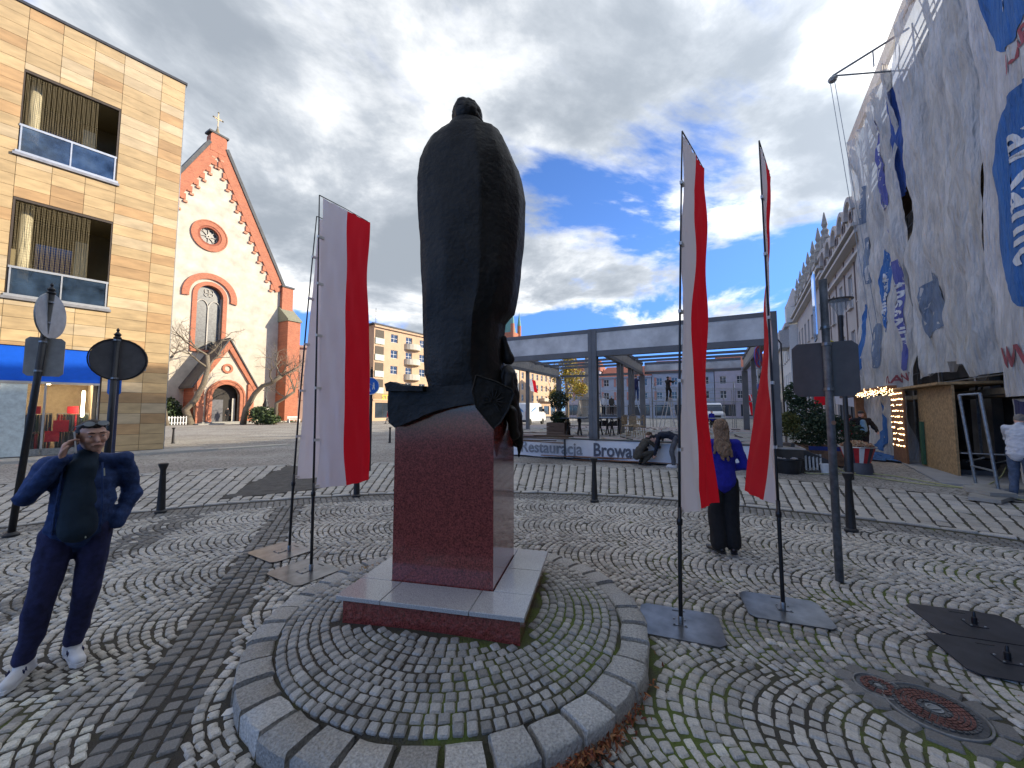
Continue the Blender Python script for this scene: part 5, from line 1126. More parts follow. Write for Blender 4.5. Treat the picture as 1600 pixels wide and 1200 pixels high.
for (xa, xb) in ((LX0+.14, -.155), (.155, LX1-.135)):
    MB().box(xa, xb, -.11, -.05, ZT-.80, ZT-.14).build('fascia_panel', M_FASC, fm_); MB().box(xa, xb, -.13, .13, ZT-.14, ZT-.001).build('top_flange', M_BEAM, fm_); MB().box(xa, xb, -.13, .13, ZT-1.0, ZT-.80).build('bottom_flange', M_BEAM, fm_)
for x, cols_ in ((LX0, (6, DB)), (0, (4.3, 4.9, 7.0, 7.7, DB)), (LX1, (6, DB))):
    MB().box(x-.05, x+.05, .16, DB-.1, ZT-.62, ZT-.14).build('side_fascia', mat('fascia_cream', (.36,.34,.31), .7, var=.15), fm_); MB().box(x-.1, x+.1, .16, DB-.1, ZT-.14, ZT-.01).build('side_flange', M_BEAM, fm_); MB().box(x-.1, x+.1, .16, DB-.1, ZT-.75, ZT-.621).build('side_flange', M_BEAM, fm_)
    for y in cols_: w_ = .17 if y != DB else .28; MB().box(x-w_/2, x+w_/2, y-w_/2, y+w_/2, PZ, ZT-.76).build('column', M_BEAM, fm_)
for (xa, xb) in ((LX0+.16, -.16), (.16, LX1-.16)):
    MB().box(xa, xb, DB-.05, DB+.05, ZT-.55, ZT-.14).build('rear_fascia', M_FASC, fm_) if xa > 0 else None
    MB().box(xa, xb, DB-.08, DB+.08, ZT-.14, ZT).build('rear_beam', M_BEAM, fm_); MB().box(xa, xb, DB-.08, DB+.08, ZT-.72, ZT-.58).build('rear_beam', M_BEAM, fm_)
    for yy in (2.6, 5.0, 6.6): MB().box(xa, xb, yy, yy+.09, ZT-.3, ZT-.18).build('purlin', M_BEAM, fm_)
    MB().box(xa, xb, 8.0, 8.08, ZT-.3, ZT-.18).build('purlin', M_BEAM, fm_)

# pipework of market stalls behind the terrace, copied
def stall(loc, az, w_, d_, h_, label):
    s = empty('market_stall_frame', loc, rz(az), label, 'stall frame', 'bare pipe frames of market stalls')
    for x in (0, w_/2, w_):
        for y in (0, d_): MB().tube([(x,y,0),(x,y,h_)], .022, 5).build('upright', M_GALV, s)
    for z in (h_, h_*.72, h_*.35):
        for y in (0, d_): MB().tube([(-.1,y,z),(w_+.1,y,z)], .02, 5).build('crossbar', M_GALV, s)
        for x in (0, w_): MB().tube([(x,0,z),(x,d_,z)], .02, 5).build('crossbar', M_GALV, s)
    MB().tube([(0,d_/2,h_+.5),(w_,d_/2,h_+.5)], .022, 5).build('ridge_bar', M_GALV, s)
    for x in (0, w_): MB().tube([(x,0,h_),(x,d_/2,h_+.5),(x,d_,h_)], .02, 5).build('gable_bar', M_GALV, s)
    return s
for i, (px, Y, w_, lab) in enumerate(((1020, 27, 3.2, 'bare stall frame nearest behind the thick rear column of the steel frame'), (1095, 28, 4.2, 'bare stall frame behind the woman with long hair'), (1150, 27, 2.6, 'bare stall frame just left of the no stopping sign'), (930, 32, 3.6, 'bare stall frame behind the cast iron tables'), (985, 36, 3.5, 'bare stall frame where two workers stand'), (1060, 38, 4, 'farther stall frame beside the white van front'), (895, 40, 3, 'distant stall frame in front of the yellow tree'))):
    v = dp(px, 650, Y); stall((v.x, v.y, 0), 117, w_, 2.2, 3.3 if i < 3 else 2.9, lab)
# cafe tables, planter, chairs, planks
def on_t(px, py): v = gp(px, py, PZ); return Vector((v[0], v[1], PZ))
M_WOODD = mat('dark_wood', (.12,.075,.05), .75, var=.25, scale=8, stretch=(1,6,6)); M_WICK = mat('wicker', (.34,.25,.15), .85, var=.2, scale=30)
def iron_table(loc, az, w_, label):
    t = empty('cast_iron_table', loc, rz(az), label, 'table', 'cast iron tables on the terrace')
    MB().box(-w_/2, w_/2, -.35, .35, .72, .76).build('table_top', mat('black_top', (.03,.035,.05), .4), t)
    for x in (-w_/2+.25, w_/2-.25):
        b = MB()
        for sg in (-1, 1):
            b.tube([(x, sg*.08, .72), (x, sg*.2, .62), (x, sg*.05, .45), (x, sg*.16, .28), (x, sg*.32, .1), (x, sg*.36, .02)], [.03,.028,.035,.03,.028,.035], 6)
            b.tube([(x, sg*.22, .66), (x, -sg*.2, .2)], .02, 5)
        b.build('leg', M_BLACK, t)
    MB().tube([(-w_/2+.25,0,.42),(w_/2-.25,0,.42)], .018, 6).build('stretcher', M_BLACK, t)
p1 = on_t(902, 678); p2 = on_t(945, 678)
for i, (px, lab) in enumerate(((897, 'left cast iron table beside the wooden planter'), (914, 'second cast iron table from the wooden planter'), (947, 'cast iron table just right of the thick front column'), (958, 'rightmost cast iron table near the thin columns'))):
    v = on_t(px, 681 if i % 2 == 0 else 679); iron_table(v, 117+random.uniform(-8,8), 1.0, lab)
v = on_t(873, 680)
pb = empty('planter', v, rz(117), 'square wooden planter with a dark clipped bush on the left of the terrace', 'planter', 'wooden planters'); 
for z in (.02, .2, .38):
    for (a, b_, c, d_) in ((-.4,.4,-.4,-.36),(-.4,.4,.36,.4),(-.4,-.36,-.36,.36),(.36,.4,-.36,.36)): MB().box(a, b_, c, d_, z, z+.165).build('plank', M_WOODD, pb)
MB().tube([(0,0,.3),(0,0,1.2)], .04, 6).build('stem', M_BARK, pb); foliage('foliage', M_LEAF, [((.0,0,.75),(.35,.35,.28)),((0,0,1.5),(.42,.42,.42))], 900, .05, pb, [(.02,.035,.015),(.035,.06,.02)], 5)
v = on_t(845, 690)
b = MB(); random.seed(5)
wp = empty('plank_pile', v, rz(95), 'loose pile of old planks at the left end of the terrace', 'planks')
for i in range(9): a = random.gauss(0,.25); M = Matrix.Translation((random.gauss(0,.3), random.gauss(0,.35), .02+i*.028)) @ Matrix.Rotation(a, 4, 'Z'); MB().box(-.9,.9,-.07,.07,0,.026,M=M).build('plank', M_WOODD, wp)
wp2 = empty('plank_pile', (*gp(955, 722), 0), rz(112), 'weathered boards lying at the foot of the Browar banner', 'planks')
for i in range(7): M = Matrix.Translation((random.gauss(0,.5), random.gauss(0,.1), .02+i*.02)) @ Matrix.Rotation(random.gauss(0,.08), 4, 'Z'); MB().box(-1.3,1.3,-.06,.06,0,.02,M=M).build('plank', mat('orange_wood', (.30,.15,.08), .85, var=.3, scale=5), wp2)
def wicker_chair(loc, az, label):
    c = empty('wicker_chair', loc, az, label, 'chair', 'wicker chairs on the terrace')
    MB().lathe([(.22,.42),(.23,.45),(.2,.47)], 14).build('seat', M_WICK, c, smooth=True)
    b = MB(); b.tube([(.2*math.cos(a), .2*math.sin(a)-.02, .46+.42*max(0, math.sin(a))**.5) for a in np.linspace(.1, math.pi-.1, 12)], .012, 6); b.add([(x, .19-.0*x, z) for z in (.5, .82) for x in (-.15, .15)], [(0,1,3,2)]); b.build('backrest', M_WICK, c)
    MB().tube([(-.23,-.15,.44),(-.26,-.15,.66),(-.24,.1,.68),(-.18,.19,.7)], .012, 6).build('armrest', M_WICK, c); MB().tube([(.23,-.15,.44),(.26,-.15,.66),(.24,.1,.68),(.18,.19,.7)], .012, 6).build('armrest', M_WICK, c)
    for sx_, sy_ in ((-1,-1),(1,-1),(-1,1),(1,1)): MB().tube([(sx_*.17,sy_*.15,.43),(sx_*.22,sy_*.2,0)], .012, 6).build('leg', M_WICK, c)
for (px, py, a, lab) in ((981, 683, .4, 'wicker chair left of a pair between the thin columns'), (991, 680, 2.6, 'wicker chair turned away beside the thin columns'), (999, 684, 4.2, 'wicker chair nearest the thick rear column')): wicker_chair(on_t(px, py), a, lab)

# ---------------------------------------------------------------- vans, yellow tree, stone column, small flags, ladders
M_TYRE = mat('tyre_rubber', (.02,.02,.02), .85); M_VW = mat('van_white', (.72,.73,.74), .35, var=.04, scale=2, coat=.3); M_LRED = mat('red_lens', (.45,.02,.02), .3)
def van(loc, az, label):     # local +x is the nose
    v = empty('parked_van', loc, rz(az), label, 'van', 'white vans parked on the square')
    side = [(-2.9,.45),(-2.9,2.45),(-2.75,2.62),(1.2,2.65),(1.75,2.5),(2.25,1.62),(2.95,1.38),(3.05,.95),(3.02,.42),(2.6,.38),(-2.6,.38)]
    b = MB(); inset = []
    n = len(side); vs = [(x, y*(1 if z < 1.6 else .90), z) for y in (-1.0, 1.0) for x, z in side]
    b.add(vs, [tuple(range(n)), tuple(range(2*n-1, n-1, -1))]+[((i+1)%n, i, i+n, (i+1)%n+n) for i in range(n)]); b.build('body', M_VW, v, bevel=.05, auto=40)
    MB().add([(2.27,-.86,1.66),(2.27,.86,1.66),(1.83,.80,2.42),(1.83,-.80,2.42)], [(0,1,2,3)]).build('windscreen', M_GLASS, v)
    for sy in (-1, 1):
        MB().box(.9, 1.95, sy*.99-.012, sy*.99+.012, 1.6, 2.2).build('side_window', M_GLASS, v); MB().box(2.98, 3.04, sy*.72-.2, sy*.72+.2, .85, 1.12).build('headlight', M_GALV, v)
        MB().box(-2.93, -2.89, sy*.93-.07, sy*.93+.07, .9, 1.6).build('tail_light', M_LRED, v); MB().box(1.9, 2.05, sy*1.12-.1, sy*1.12+.1, 1.6, 1.95).build('mirror', M_BLACK, v)
        for x in (-1.9, 2.0):
            w_ = MB(); w_.lathe([(.36,-.12),(.36,.12)], 18).build('wheel', M_TYRE, v, loc=(x, sy*.9, .36), rot=(R(90),0,0), auto=40)
    MB().box(3.02, 3.12, -.95, .95, .35, .72).build('bumper', M_BLACK, v); MB().box(3.0, 3.06, -.5, .5, .8, 1.15).build('grille', M_BLACK, v); MB().box(-3.0, -2.91, -.95, .95, .35, .6).build('bumper', M_BLACK, v)
    MB().box(-2.925, -2.905, -.01, .01, .7, 2.4).build('door_gap', M_BLACK, v); MB().box(-2.925, -2.905, -.25, .25, .68, .8).build('number_plate', M_WHITE, v)
    return v
q = dp(836, 650, 46); van((q.x-.6, q.y+2, 0), 27, 'white van seen from behind at the left end of the terrace'); 
vv = [o for o in bpy.data.objects if o.name.startswith('parked_van')][0]
MB().add([(-1.6,-1.008,1.5),(-.2,-1.008,2.0),(-.2,-1.008,2.15),(-1.3,-1.008,1.75)], [(0,1,2,3)]).build('side_stripe', mat('pale_blue_paint', (.1,.3,.6), .4), vv); MB().prism([(-.6,1.5),(-.1,1.75),(-.5,1.72),(.3,2.1),(-.2,2.0)], -2.93, -2.912, axis='x').build('rear_emblem', MATS['pale_blue_paint'], vv)
q = dp(1128, 650, 47); van((q.x, q.y+2.5, 0), 197, 'white van facing the camera behind the woman with long hair')
yt = dp(886, 650, 52); yt.z = 0; tr2 = empty('autumn_tree', yt, 0, 'bright yellow autumn tree standing on the square behind the planter', 'tree')
random.seed(3); mb = MB(); mb.tube([(0,0,-.1),(.1,0,2),(0,.1,5)], [.28,.2,.12], 8).build('trunk', M_BARK, tr2, smooth=True); mb = MB()
for i in range(6): branches(mb, (0,.1,2.2+i*.5), (random.gauss(0,.8), random.gauss(0,.8), 1), 2.4, .07, 2)
mb.build('branches', M_BARK, tr2); foliage('foliage', mat('leaf_yellow', (.5,.35,.05), .7, attr=True, transl=.0), [((0,0,5),(2.0,1.8,2.2)),((.9,0,6.6),(1.5,1.4,1.5)),((-1,.4,6.8),(1.3,1.3,1.5)),((.4,.3,8.2),(1.2,1.2,1.2)),((1.8,0,4.6),(1.1,1,1)),((-1.5,0,3.7),(1,1,.9))], 700, .14, tr2, [(.52,.36,.04),(.40,.30,.05),(.22,.22,.04),(.60,.44,.08)], 4)
q = dp(918, 650, 58); cl = empty('votive_column', (q.x, q.y, 0), 0, 'grey baroque stone column with figure rising behind the thick front column', 'monument')
MB().box(-1.4,1.4,-1.4,1.4,0,1.2).box(-1,1,-1,1,1.21,3.4).box(-1.3,1.3,-1.3,1.3,3.41,3.7).build('pedestal', mat('old_sandstone', (.27,.26,.24), .9, var=.2), cl); MB().lathe([(.6,3.7),(.48,4.2),(.42,8),(.5,8.4),(.75,8.6),(.75,8.8)], 12).build('shaft', MATS['old_sandstone'], cl, auto=40)
blob('statue_figure', [('c', (0,0,8.9), (0,0,10.4), .38, .22), ('e', (0,0,10.8), (.2,.2,.25)), ('c', (-.3,0,10.2), (.35,-.2,9.8), .12, .1)], .07, MATS['old_sandstone'], cl)
for (x, y) in ((-1.5,-1.5),(1.5,-1.5),(1.5,1.5)): blob('statue_figure', [('c', (x,y,1.2), (x,y,2.6), .32, .2), ('e', (x,y,2.95), (.17,.17,.22))], .08, MATS['old_sandstone'], cl)
M_FW = mat('flag_white', (.82,.80,.86), .8, var=.05, scale=2, transl=.45); M_FR = mat('flag_red', (.78,.014,.03), .75, var=.05, scale=2, transl=.5)
random.seed(8)
for i, (px, Y, lab) in enumerate(((1162, 30, 'leftmost of the small distant red and white flags behind the stalls'), (1169, 30.5, 'second of the small distant flags from the left'), (1177, 30, 'third of the small distant flags from the left'), (1187, 28, 'small distant flag nearest the no stopping sign'), (826, 50, 'red and white flag on the wall lamp post above the left van'))):
    q = dp(px, 650, Y); e_ = empty('small_flag', (q.x, q.y, 0), rz(100), lab, 'flag', 'small flags in the distance')
    MB().tube([(0,0,0),(.0,0,3.2 if i < 4 else 6)], .03, 6).build('pole', M_GALV, e_); zt = 3.1 if i < 4 else 5.9; w_ = .5 if i < 4 else .9
    for k, m_ in ((0, M_FW), (1, M_FR)):
        b = MB(); vs = []
        for j in range(7):
            for ii in range(5): u = (k*.5+ii/8)*w_; vs.append((u+.05*j, .06*math.sin(j*1.1+u*4+i), zt-j*.27-(u*.35)))
        b.add(vs, [(j*5+ii, j*5+ii+1, (j+1)*5+ii+1, (j+1)*5+ii) for j in range(6) for ii in range(4)]).build(['white_half','red_half'][k], m_, e_, smooth=True, norm=False)
def ladder(loc, az, h_, label):
    l = empty('stepladder', loc, az, label, 'ladder', 'aluminium stepladders')
    for sg in (-1, 1):
        for sx_ in (-.26, .26): MB().bar((sx_, sg*h_*.26, 0), (sx_*.7, 0, h_), .06, .03).build('rail', M_ALU, l)
    for i in range(1, int(h_/.3)): z = i*.3; MB().bar((-.25+.07*z/h_, -h_*.26*(1-z/h_), z), (.25-.07*z/h_, -h_*.26*(1-z/h_), z), .07, .03).build('tread', M_ALU, l)
    return l
L1 = dp(1046, 668, 26.5); L1.z = PZ if False else 0; ladder((L1.x, L1.y, 0), .6, 2.9, 'tall aluminium stepladder with a man in black on it right of the thick rear column')
L2 = dp(993, 670, 26.5); ladder((L2.x, L2.y, 0), 1.2, 2.9, 'tall aluminium stepladder between the thin columns')

# ================================================================ MONUMENT
mon = empty('statue_monument', (PLC.x, PLC.y, 0), rz(102.6), 'dark bronze robed man seen from behind on a red granite pedestal with grey plinth', 'statue')
MI = (Matrix.Translation((PLC.x, PLC.y, 0)) @ Matrix.Rotation(rz(102.6), 4, 'Z')).inverted()
M_REDG = mat('polished_red_granite', (.23,.05,.042), .16, var=.5, scale=85, spec=.6, coat=.8); M_GREYG = mat('polished_grey_granite', (.45,.45,.44), .22, var=.32, scale=150, spec=.55, coat=.4)
MB().box(-.705, .655, -.585, .60, .10, .335).build('plinth_base', M_REDG, mon)
for (a, b_) in ((-.745,-.38),(-.376,.30),(.304,.69)):
    MB().box(a, b_, -.62, -.30, .336, .368).build('plinth_slab', M_GREYG, mon, bevel=.003)
MB().box(-.745, -.475, -.296, .63, .336, .368).build('plinth_slab', M_GREYG, mon, bevel=.003); MB().box(.39, .69, -.296, .15, .336, .368).build('plinth_slab', M_GREYG, mon, bevel=.003); MB().box(.39, .69, .154, .63, .336, .368).build('plinth_slab', M_GREYG, mon, bevel=.003); MB().box(-.471, .386, .46, .63, .336, .368).build('plinth_slab', M_GREYG, mon, bevel=.003)
PX0, PX1, PY0, PY1 = -.47, .385, -.29, .455; PT = 1.86
MB().box(PX0, PX1, PY0, PY0+.03, .30, PT).build('front_panel', M_REDG, mon); MB().box(PX1-.03, PX1-.001, PY0+.033, PY1, .30, PT).build('side_panel', M_REDG, mon); MB().box(PX0+.001, PX0+.03, PY0+.033, PY1, .30, PT).build('side_panel', M_REDG, mon); MB().box(PX0+.033, PX1-.033, PY1-.03, PY1-.002, .30, PT-.002).build('rear_panel', M_REDG, mon)
M_BRZ = mat('dark_bronze', (.017,.0145,.0115), .55, metal=.2, var=.6, scale=2.6, bump=.5, bscale=22, spec=.38)
YS = 3.52
prof = [(203,702,757),(207,693,768),(213,683,787),(225,672,794),(245,662,803),(262,656,811),(290,651.5,818),(312,651,822),(350,652.5,821.5),(380,655,819),(430,657,814),(462,658.5,810),(490,660,804),(506,660,790),(530,660.5,788),(560,661,787),(585,663,789),(600,668,791),(612,670,792)]
FRAC = [(0,.02),(.035,-.15),(.10,-.20),(.28,-.27),(.50,-.305),(.61,-.315),(.66,-.295),(.80,-.25),(.93,-.14),(1,.02),(.93,.16),(.72,.25),(.42,.27),(.14,.18)]
vs = []; NP = len(FRAC)
for k, (y, l, r) in enumerate(prof):
    a = dp(l, y, YS); b_ = dp(r, y, YS); wdt = b_.x-a.x; dep = min(1, .35+wdt*.75) if k < 5 else 1.0
    rs_ = {804: 799, 790: 795, 788: 793, 787: 791, 789: 790}.get(r, r); bs_ = dp(rs_, y, YS)
    for f, d in FRAC:
        wdt = (b_.x if f >= .93 else bs_.x)-a.x
        sway = .012*math.sin(k*.9+f*9)
        vs.append(MI @ Vector((a.x+wdt*f, YS+.03+d*dep*(.9+.12*(1-abs(k-8)/10))+(sway if 0 < f < 1 else 0), a.z)))
bm = bmesh.new(); V = [bm.verts.new(v) for v in vs]
for k in range(len(prof)-1):
    for i in range(NP): bm.faces.new((V[k*NP+i], V[k*NP+(i+1)%NP], V[(k+1)*NP+(i+1)%NP], V[(k+1)*NP+i]))
bm.faces.new(V[:NP]); bm.faces.new(V[-NP:][::-1]); bmesh.ops.triangulate(bm, faces=[f for f in bm.faces if len(f.verts) > 4])
bmesh.ops.subdivide_edges(bm, edges=bm.edges[:], cuts=3, use_grid_fill=True, smooth=.0); bmesh.ops.recalc_face_normals(bm, faces=bm.faces)
bm.normal_update()
for v in bm.verts:
    n_ = mnoise.noise(v.co*4.0)*.005+mnoise.noise(Vector((v.co.x*20, v.co.y*20, v.co.z*34)))*.003+.006*mnoise.noise(Vector((v.co.x*9, v.co.y*9, v.co.z*2)))
    v.co += v.normal*n_
me = bpy.data.meshes.new('cloak'); bm.to_mesh(me); bm.free(); me.materials.append(M_BRZ); me.polygons.foreach_set('use_smooth', [True]*len(me.polygons)); me.set_sharp_from_angle(angle=R(32)); link('cloak', me, mon)
hc = MI @ dp(730, 184, YS)
head = blob('head', [('e', hc+Vector((0,0,.0)), (.146,.162,.165)), ('e', hc+Vector((.0,.05,-.06)), (.10,.12,.11)), ('c', hc+Vector((0,-.01,-.05)), hc+Vector((0,0,-.2)), .085, .10), ('c', hc+Vector((.14,.0,-.06)), hc+Vector((.155,.0,-.11)), .022, .016), ('c', hc+Vector((-.118,.0,-.05)), hc+Vector((-.125,.0,-.1)), .02, .014), ('c', hc+Vector((.03,.15,-.03)), hc+Vector((.035,.19,-.06)), .02, .02)], .012, M_BRZ, mon, 3, .012, 14)
for k, z in enumerate((.012,)):
    b = MB(); b.tube([(hc.x+.138*math.cos(a), hc.y+.158*math.sin(a), hc.z+z+.01*math.sin(a*2)) for a in np.linspace(math.pi*1.02, math.pi*1.98, 14)], .005, 6); b.build('hair_ridge', M_BRZ, mon, smooth=True)
b = MB(); cc = MI @ dp(729, 203, YS); 
b.lathe([(.185,-.08),(.186,0),(.176,.05),(.165,.066),(.14,.05)], 28, (cc.x, cc.y, cc.z-.028), sy=.9); b.build('collar', M_BRZ, mon, auto=35)
# bronze drapery over the pedestal
fo = (Matrix.Translation((PLC.x, PLC.y, 0)) @ Matrix.Rotation(rz(102.6), 4, 'Z')) @ Vector((0, PY0-.06, 0))
def front_poly(pts): return [pl(x, y, (fo.x, fo.y), 102.6) for x, y in pts]
def draped(name, poly, y0, y1, M, nz=.012, cuts=3):
    o = MB().prism(poly, y0, y1).build(name, M_BRZ, mon); me = o.data; bm = bmesh.new(); bm.from_mesh(me); bmesh.ops.triangulate(bm, faces=bm.faces[:]); bmesh.ops.subdivide_edges(bm, edges=bm.edges[:], cuts=cuts, use_grid_fill=True); bm.normal_update()
    for v in bm.verts: v.co += Vector((mnoise.noise(v.co*9), mnoise.noise(v.co*9+Vector((5,5,5))), mnoise.noise(v.co*11+Vector((9,1,2)))))*nz
    bm.to_mesh(me); bm.free(); me.polygons.foreach_set('use_smooth', [True]*len(me.polygons)); me.set_sharp_from_angle(angle=R(38)); return o
P = front_poly([(609,600),(611,660),(619,668),(640,661),(665,649),(700,638),(735,631),(762,632),(752,600),(720,603),(665,605),(640,603),(618,597)])
draped('draped_cloth', P, PY0-.10, PY0-.002, None)
P2 = [(a, b_) for a, b_ in front_poly([(609,601),(618,597),(640,603),(668,604),(668,612),(640,612),(612,612)])]
draped('cloth_fold', P2, PY0-.15, PY0-.03, None, .006, 2)
MB().box(PX0-.02, PX1+.03, PY0+.0, PY1+.02, PT-.06, PT+.06).build('bronze_base', M_BRZ, mon)
em = empty('x', (0,0,0)); bpy.data.objects.remove(em)
# folded shield-like corner piece with a relief of radiating feathers
crn = (Matrix.Translation((PLC.x, PLC.y, 0)) @ Matrix.Rotation(rz(102.6), 4, 'Z')) @ Vector((PX1-.05, PY0-.14, 0)); EAZ = 82
emp = [pl(x, y, (crn.x, crn.y), EAZ) for x, y in [(744,587),(775,597),(799,609),(802,616),(793,640),(781,660),(771,669),(757,652),(744,636),(738,612)]]
ER = Matrix.Rotation(rz(EAZ)-rz(102.6), 4, 'Z'); EO = MI @ crn; EM = Matrix.Translation((EO.x, EO.y, 0)) @ ER
o = MB().prism(emp, -.03, .07).build('corner_fold', M_BRZ, mon); o.matrix_basis = EM
cx0 = sum(p[0] for p in emp)/len(emp); cz0 = sum(p[1] for p in emp)/len(emp)
for k in range(11):
    a = -.9+k*.42; b = MB(); b.tube([(cx0+.02*math.cos(a), -.034, cz0+.02*math.sin(a)), (cx0+.085*math.cos(a), -.04, cz0+.10*math.sin(a))], [.010,.004], 5); o = b.build('feather_relief', M_BRZ, mon); o.matrix_basis = EM
b = MB(); pts = [(p[0], -.033, p[1]) for p in emp]; b.tube(pts+[pts[0]], .008, 5); o = b.build('raised_rim', M_BRZ, mon); o.matrix_basis = EM
def W(px, py, Y, dx=0): return MI @ (dp(px, py, Y)+Vector((dx, 0, 0)))
blob('hanging_mantle', [('c', W(788,530,3.55), W(791,560,3.55), .04, .05), ('c', W(793,588,3.45), W(797,612,3.45), .075, .085), ('c', W(797,612,3.45), W(808,650,3.5), .085, .075), ('c', W(808,650,3.5), W(812,690,3.5), .07, .055), ('c', W(812,690,3.5), W(811,713,3.5), .05, .022), ('c', W(800,640,3.35), W(806,680,3.4), .04, .03), ('c', W(790,600,3.8), W(806,690,3.8), .07, .05)], .012, M_BRZ, mon, 2, .045, 6, (1,1,.6))

# ================================================================ BEACH FLAGS
M_PLATE = mat('steel_base_plate', (.20,.205,.21), .32, metal=.85, var=.25, scale=5); M_PLATED = mat('dark_base_plate', (.035,.037,.045), .45, metal=.4, var=.3, scale=6); M_POLE = mat('black_carbon_pole', (.012,.013,.016), .35, var=.1)
def plate(parent, m, w_=.62, d_=.50, ang=0.0):
    c = .05; w2_ = w_/2; d2_ = d_/2; P = [(-w2_+c,-d2_),(w2_-c,-d2_),(w2_,-d2_+c),(w2_,d2_-c),(w2_-c,d2_),(-w2_+c,d2_),(-w2_,d2_-c),(-w2_,-d2_+c)]
    M = Matrix.Rotation(ang, 4, 'Z')
    o = MB().prism(P, .006, .014, axis='z', M=M).build('base_plate', m, parent); 
    MB().box(-.055,.055,-.055,.055,.0145,.019,M=M).build('flange', m, o); MB().box(-.05,.05,.19,.206,.0142,.0165,M=M).build('handle_slot', M_BLACK, o)
    for sx_, sy_ in ((-1,-1),(1,-1),(1,1),(-1,1)): MB().lathe([(.008,.019),(.008,.024),(.003,.026)], 6, tuple(M @ Vector((sx_*.042, sy_*.042, 0)))).build('bolt', M_GALV, o)
    return o
def beach_flag(base, top, zt, zb, label, seed, armaz, wflag=.68, sway=(0,0), plate_ang=0.0, pl_off=(0,0)):
    bx, by = base; e_ = empty('flag_banner', (bx, by, 0), 0, label, 'flag', 'tall red and white flags on plate bases')
    p = plate(e_, M_PLATE, ang=plate_ang); p.location = (pl_off[0], pl_off[1], 0)
    tx, ty = top[0]-bx, top[1]-by
    def pole(z): t = max(0, (z-.02)/zt); return Vector((tx*t**1.4, ty*t**1.4, z))
    MB().tube([pole(z) for z in np.linspace(.02, .95, 6)], .0165, 10).build('lower_pole', M_POLE, e_, smooth=True)
    MB().tube([pole(z) for z in np.linspace(.9501, zt, 16)], [.0125-.006*i/15 for i in range(16)], 8).build('upper_pole', M_POLE, e_, smooth=True)
    MB().lathe([(.017,0),(.024,.01),(.024,.05),(.017,.06)], 12, tuple(pole(.80))).build('joint_collar', M_POLE, e_, auto=40)
    MB().lathe([(.02,.019),(.022,.07),(.0165,.08)], 12, (0,0,0)).build('socket', M_GALV, e_, auto=40)
    arm = azv(armaz); prp = azv(armaz+90); tp = pole(zt)
    MB().tube([tp, tp+arm*wflag*.5+Vector((0,0,.0)), tp+arm*wflag+Vector((0,0,-.015))], [.0065,.005,.004], 6).build('top_arm', M_POLE, e_)
    NU, NV = 14, 54
    def pos(u, v):     # u across, v down
        z = zt-.015+(zb-zt)*v; c = pole(z)
        k = u*u*.6+u*.4
        off = prp*((sway[0]*v**1.6+sway[1]*v*v)*k*wflag+ .022*math.sin(u*8+v*7+seed)*v+.012*math.sin(u*19-v*16+seed)*(.3+v)+.008*math.sin(u*31+v*22+seed*3)+ .03*math.sin(v*5+seed*2)*u*math.sin(math.pi*min(1, v*1.1)))
        along = arm*(wflag*u*(1-.16*v*abs(sway[0]))+.04)*(1-.05*math.sin(math.pi*v)) if sway[0] > -2 else arm
        return c+off+along+Vector((0,0,-.02*math.sin(u*3)*v))
    for k, (nm, m_) in enumerate((('white_half', M_FW), ('red_half', M_FR))):
        vs = [pos((k*NU/2+i)/NU, j/NV) for j in range(NV+1) for i in range(NU//2+1)]; n1 = NU//2+1
        MB().add(vs, [(j*n1+i, j*n1+i+1, (j+1)*n1+i+1, (j+1)*n1+i) for j in range(NV) for i in range(NU//2)]).build(nm, m_, e_, smooth=True, norm=False)
    for z in (zb+.01, 1.42, 2.0, 2.6, 3.2, 3.75): 
        c = pole(z); d = arm*.02; MB().box(-.03,.045,-.012,.012,-.014,.014,M=Matrix.Translation(c+d) @ Matrix.Rotation(rz(armaz), 4, 'Z')).build('strap', M_WHITE, e_)
    return e_
def XY(px, Y): return ((px-800)/FPX*Y/1.0*1.0, Y)
FB = gp(486, 893); FA = gp(452, 862); FCc = gp(1064, 978); FD = gp(1224, 955)
def topxy(px, py, Y): v = dp(px, py, Y); return (v.x, v.y), v.z
for (bs, tpx, lab, seed, az_, sw_, pa, po) in (
    (FA, (495, 338), 'leftmost tall red and white flag, standing just behind another', 1.0, 36, (.25, 0), -.55, (-.1, -.02)),
    (FB, (499, 305), 'front one of the two tall red and white flags left of the statue', 2.3, 30, (.12, 0), -.55, (-.07, -.02)),
    (FCc, (1066, 205), 'tall red and white flag between the statue and the woman', 3.6, 41, (.15, .05), -.35, (.0, .02)),
    (FD, (1186, 220), 'edge-on tall red and white flag right of the woman in blue', 5.1, 41, (-.40, -.20), -.35, (.02, .02))):
    t, zt = topxy(tpx[0], tpx[1], bs[1]); beach_flag(bs, t, zt, .90, lab, seed, az_, sway=sw_, plate_ang=pa, pl_off=po)
for (px, py, lab) in ((1523, 978, 'farther of the two empty dark flag bases lying at the right edge'), (1575, 1035, 'nearer of the two empty dark flag bases at the right edge, beyond the manhole')):
    q = gp(px, py); e_ = empty('empty_flag_base', (q[0], q[1], .0), 0, lab, 'flag base', 'empty dark flag bases'); plate(e_, M_PLATED, .66, .52, -.35)
    MB().lathe([(.018,.019),(.018,.07),(.012,.075),(.009,.11),(.006,.115)], 12).build('socket', M_POLE, e_, auto=40)

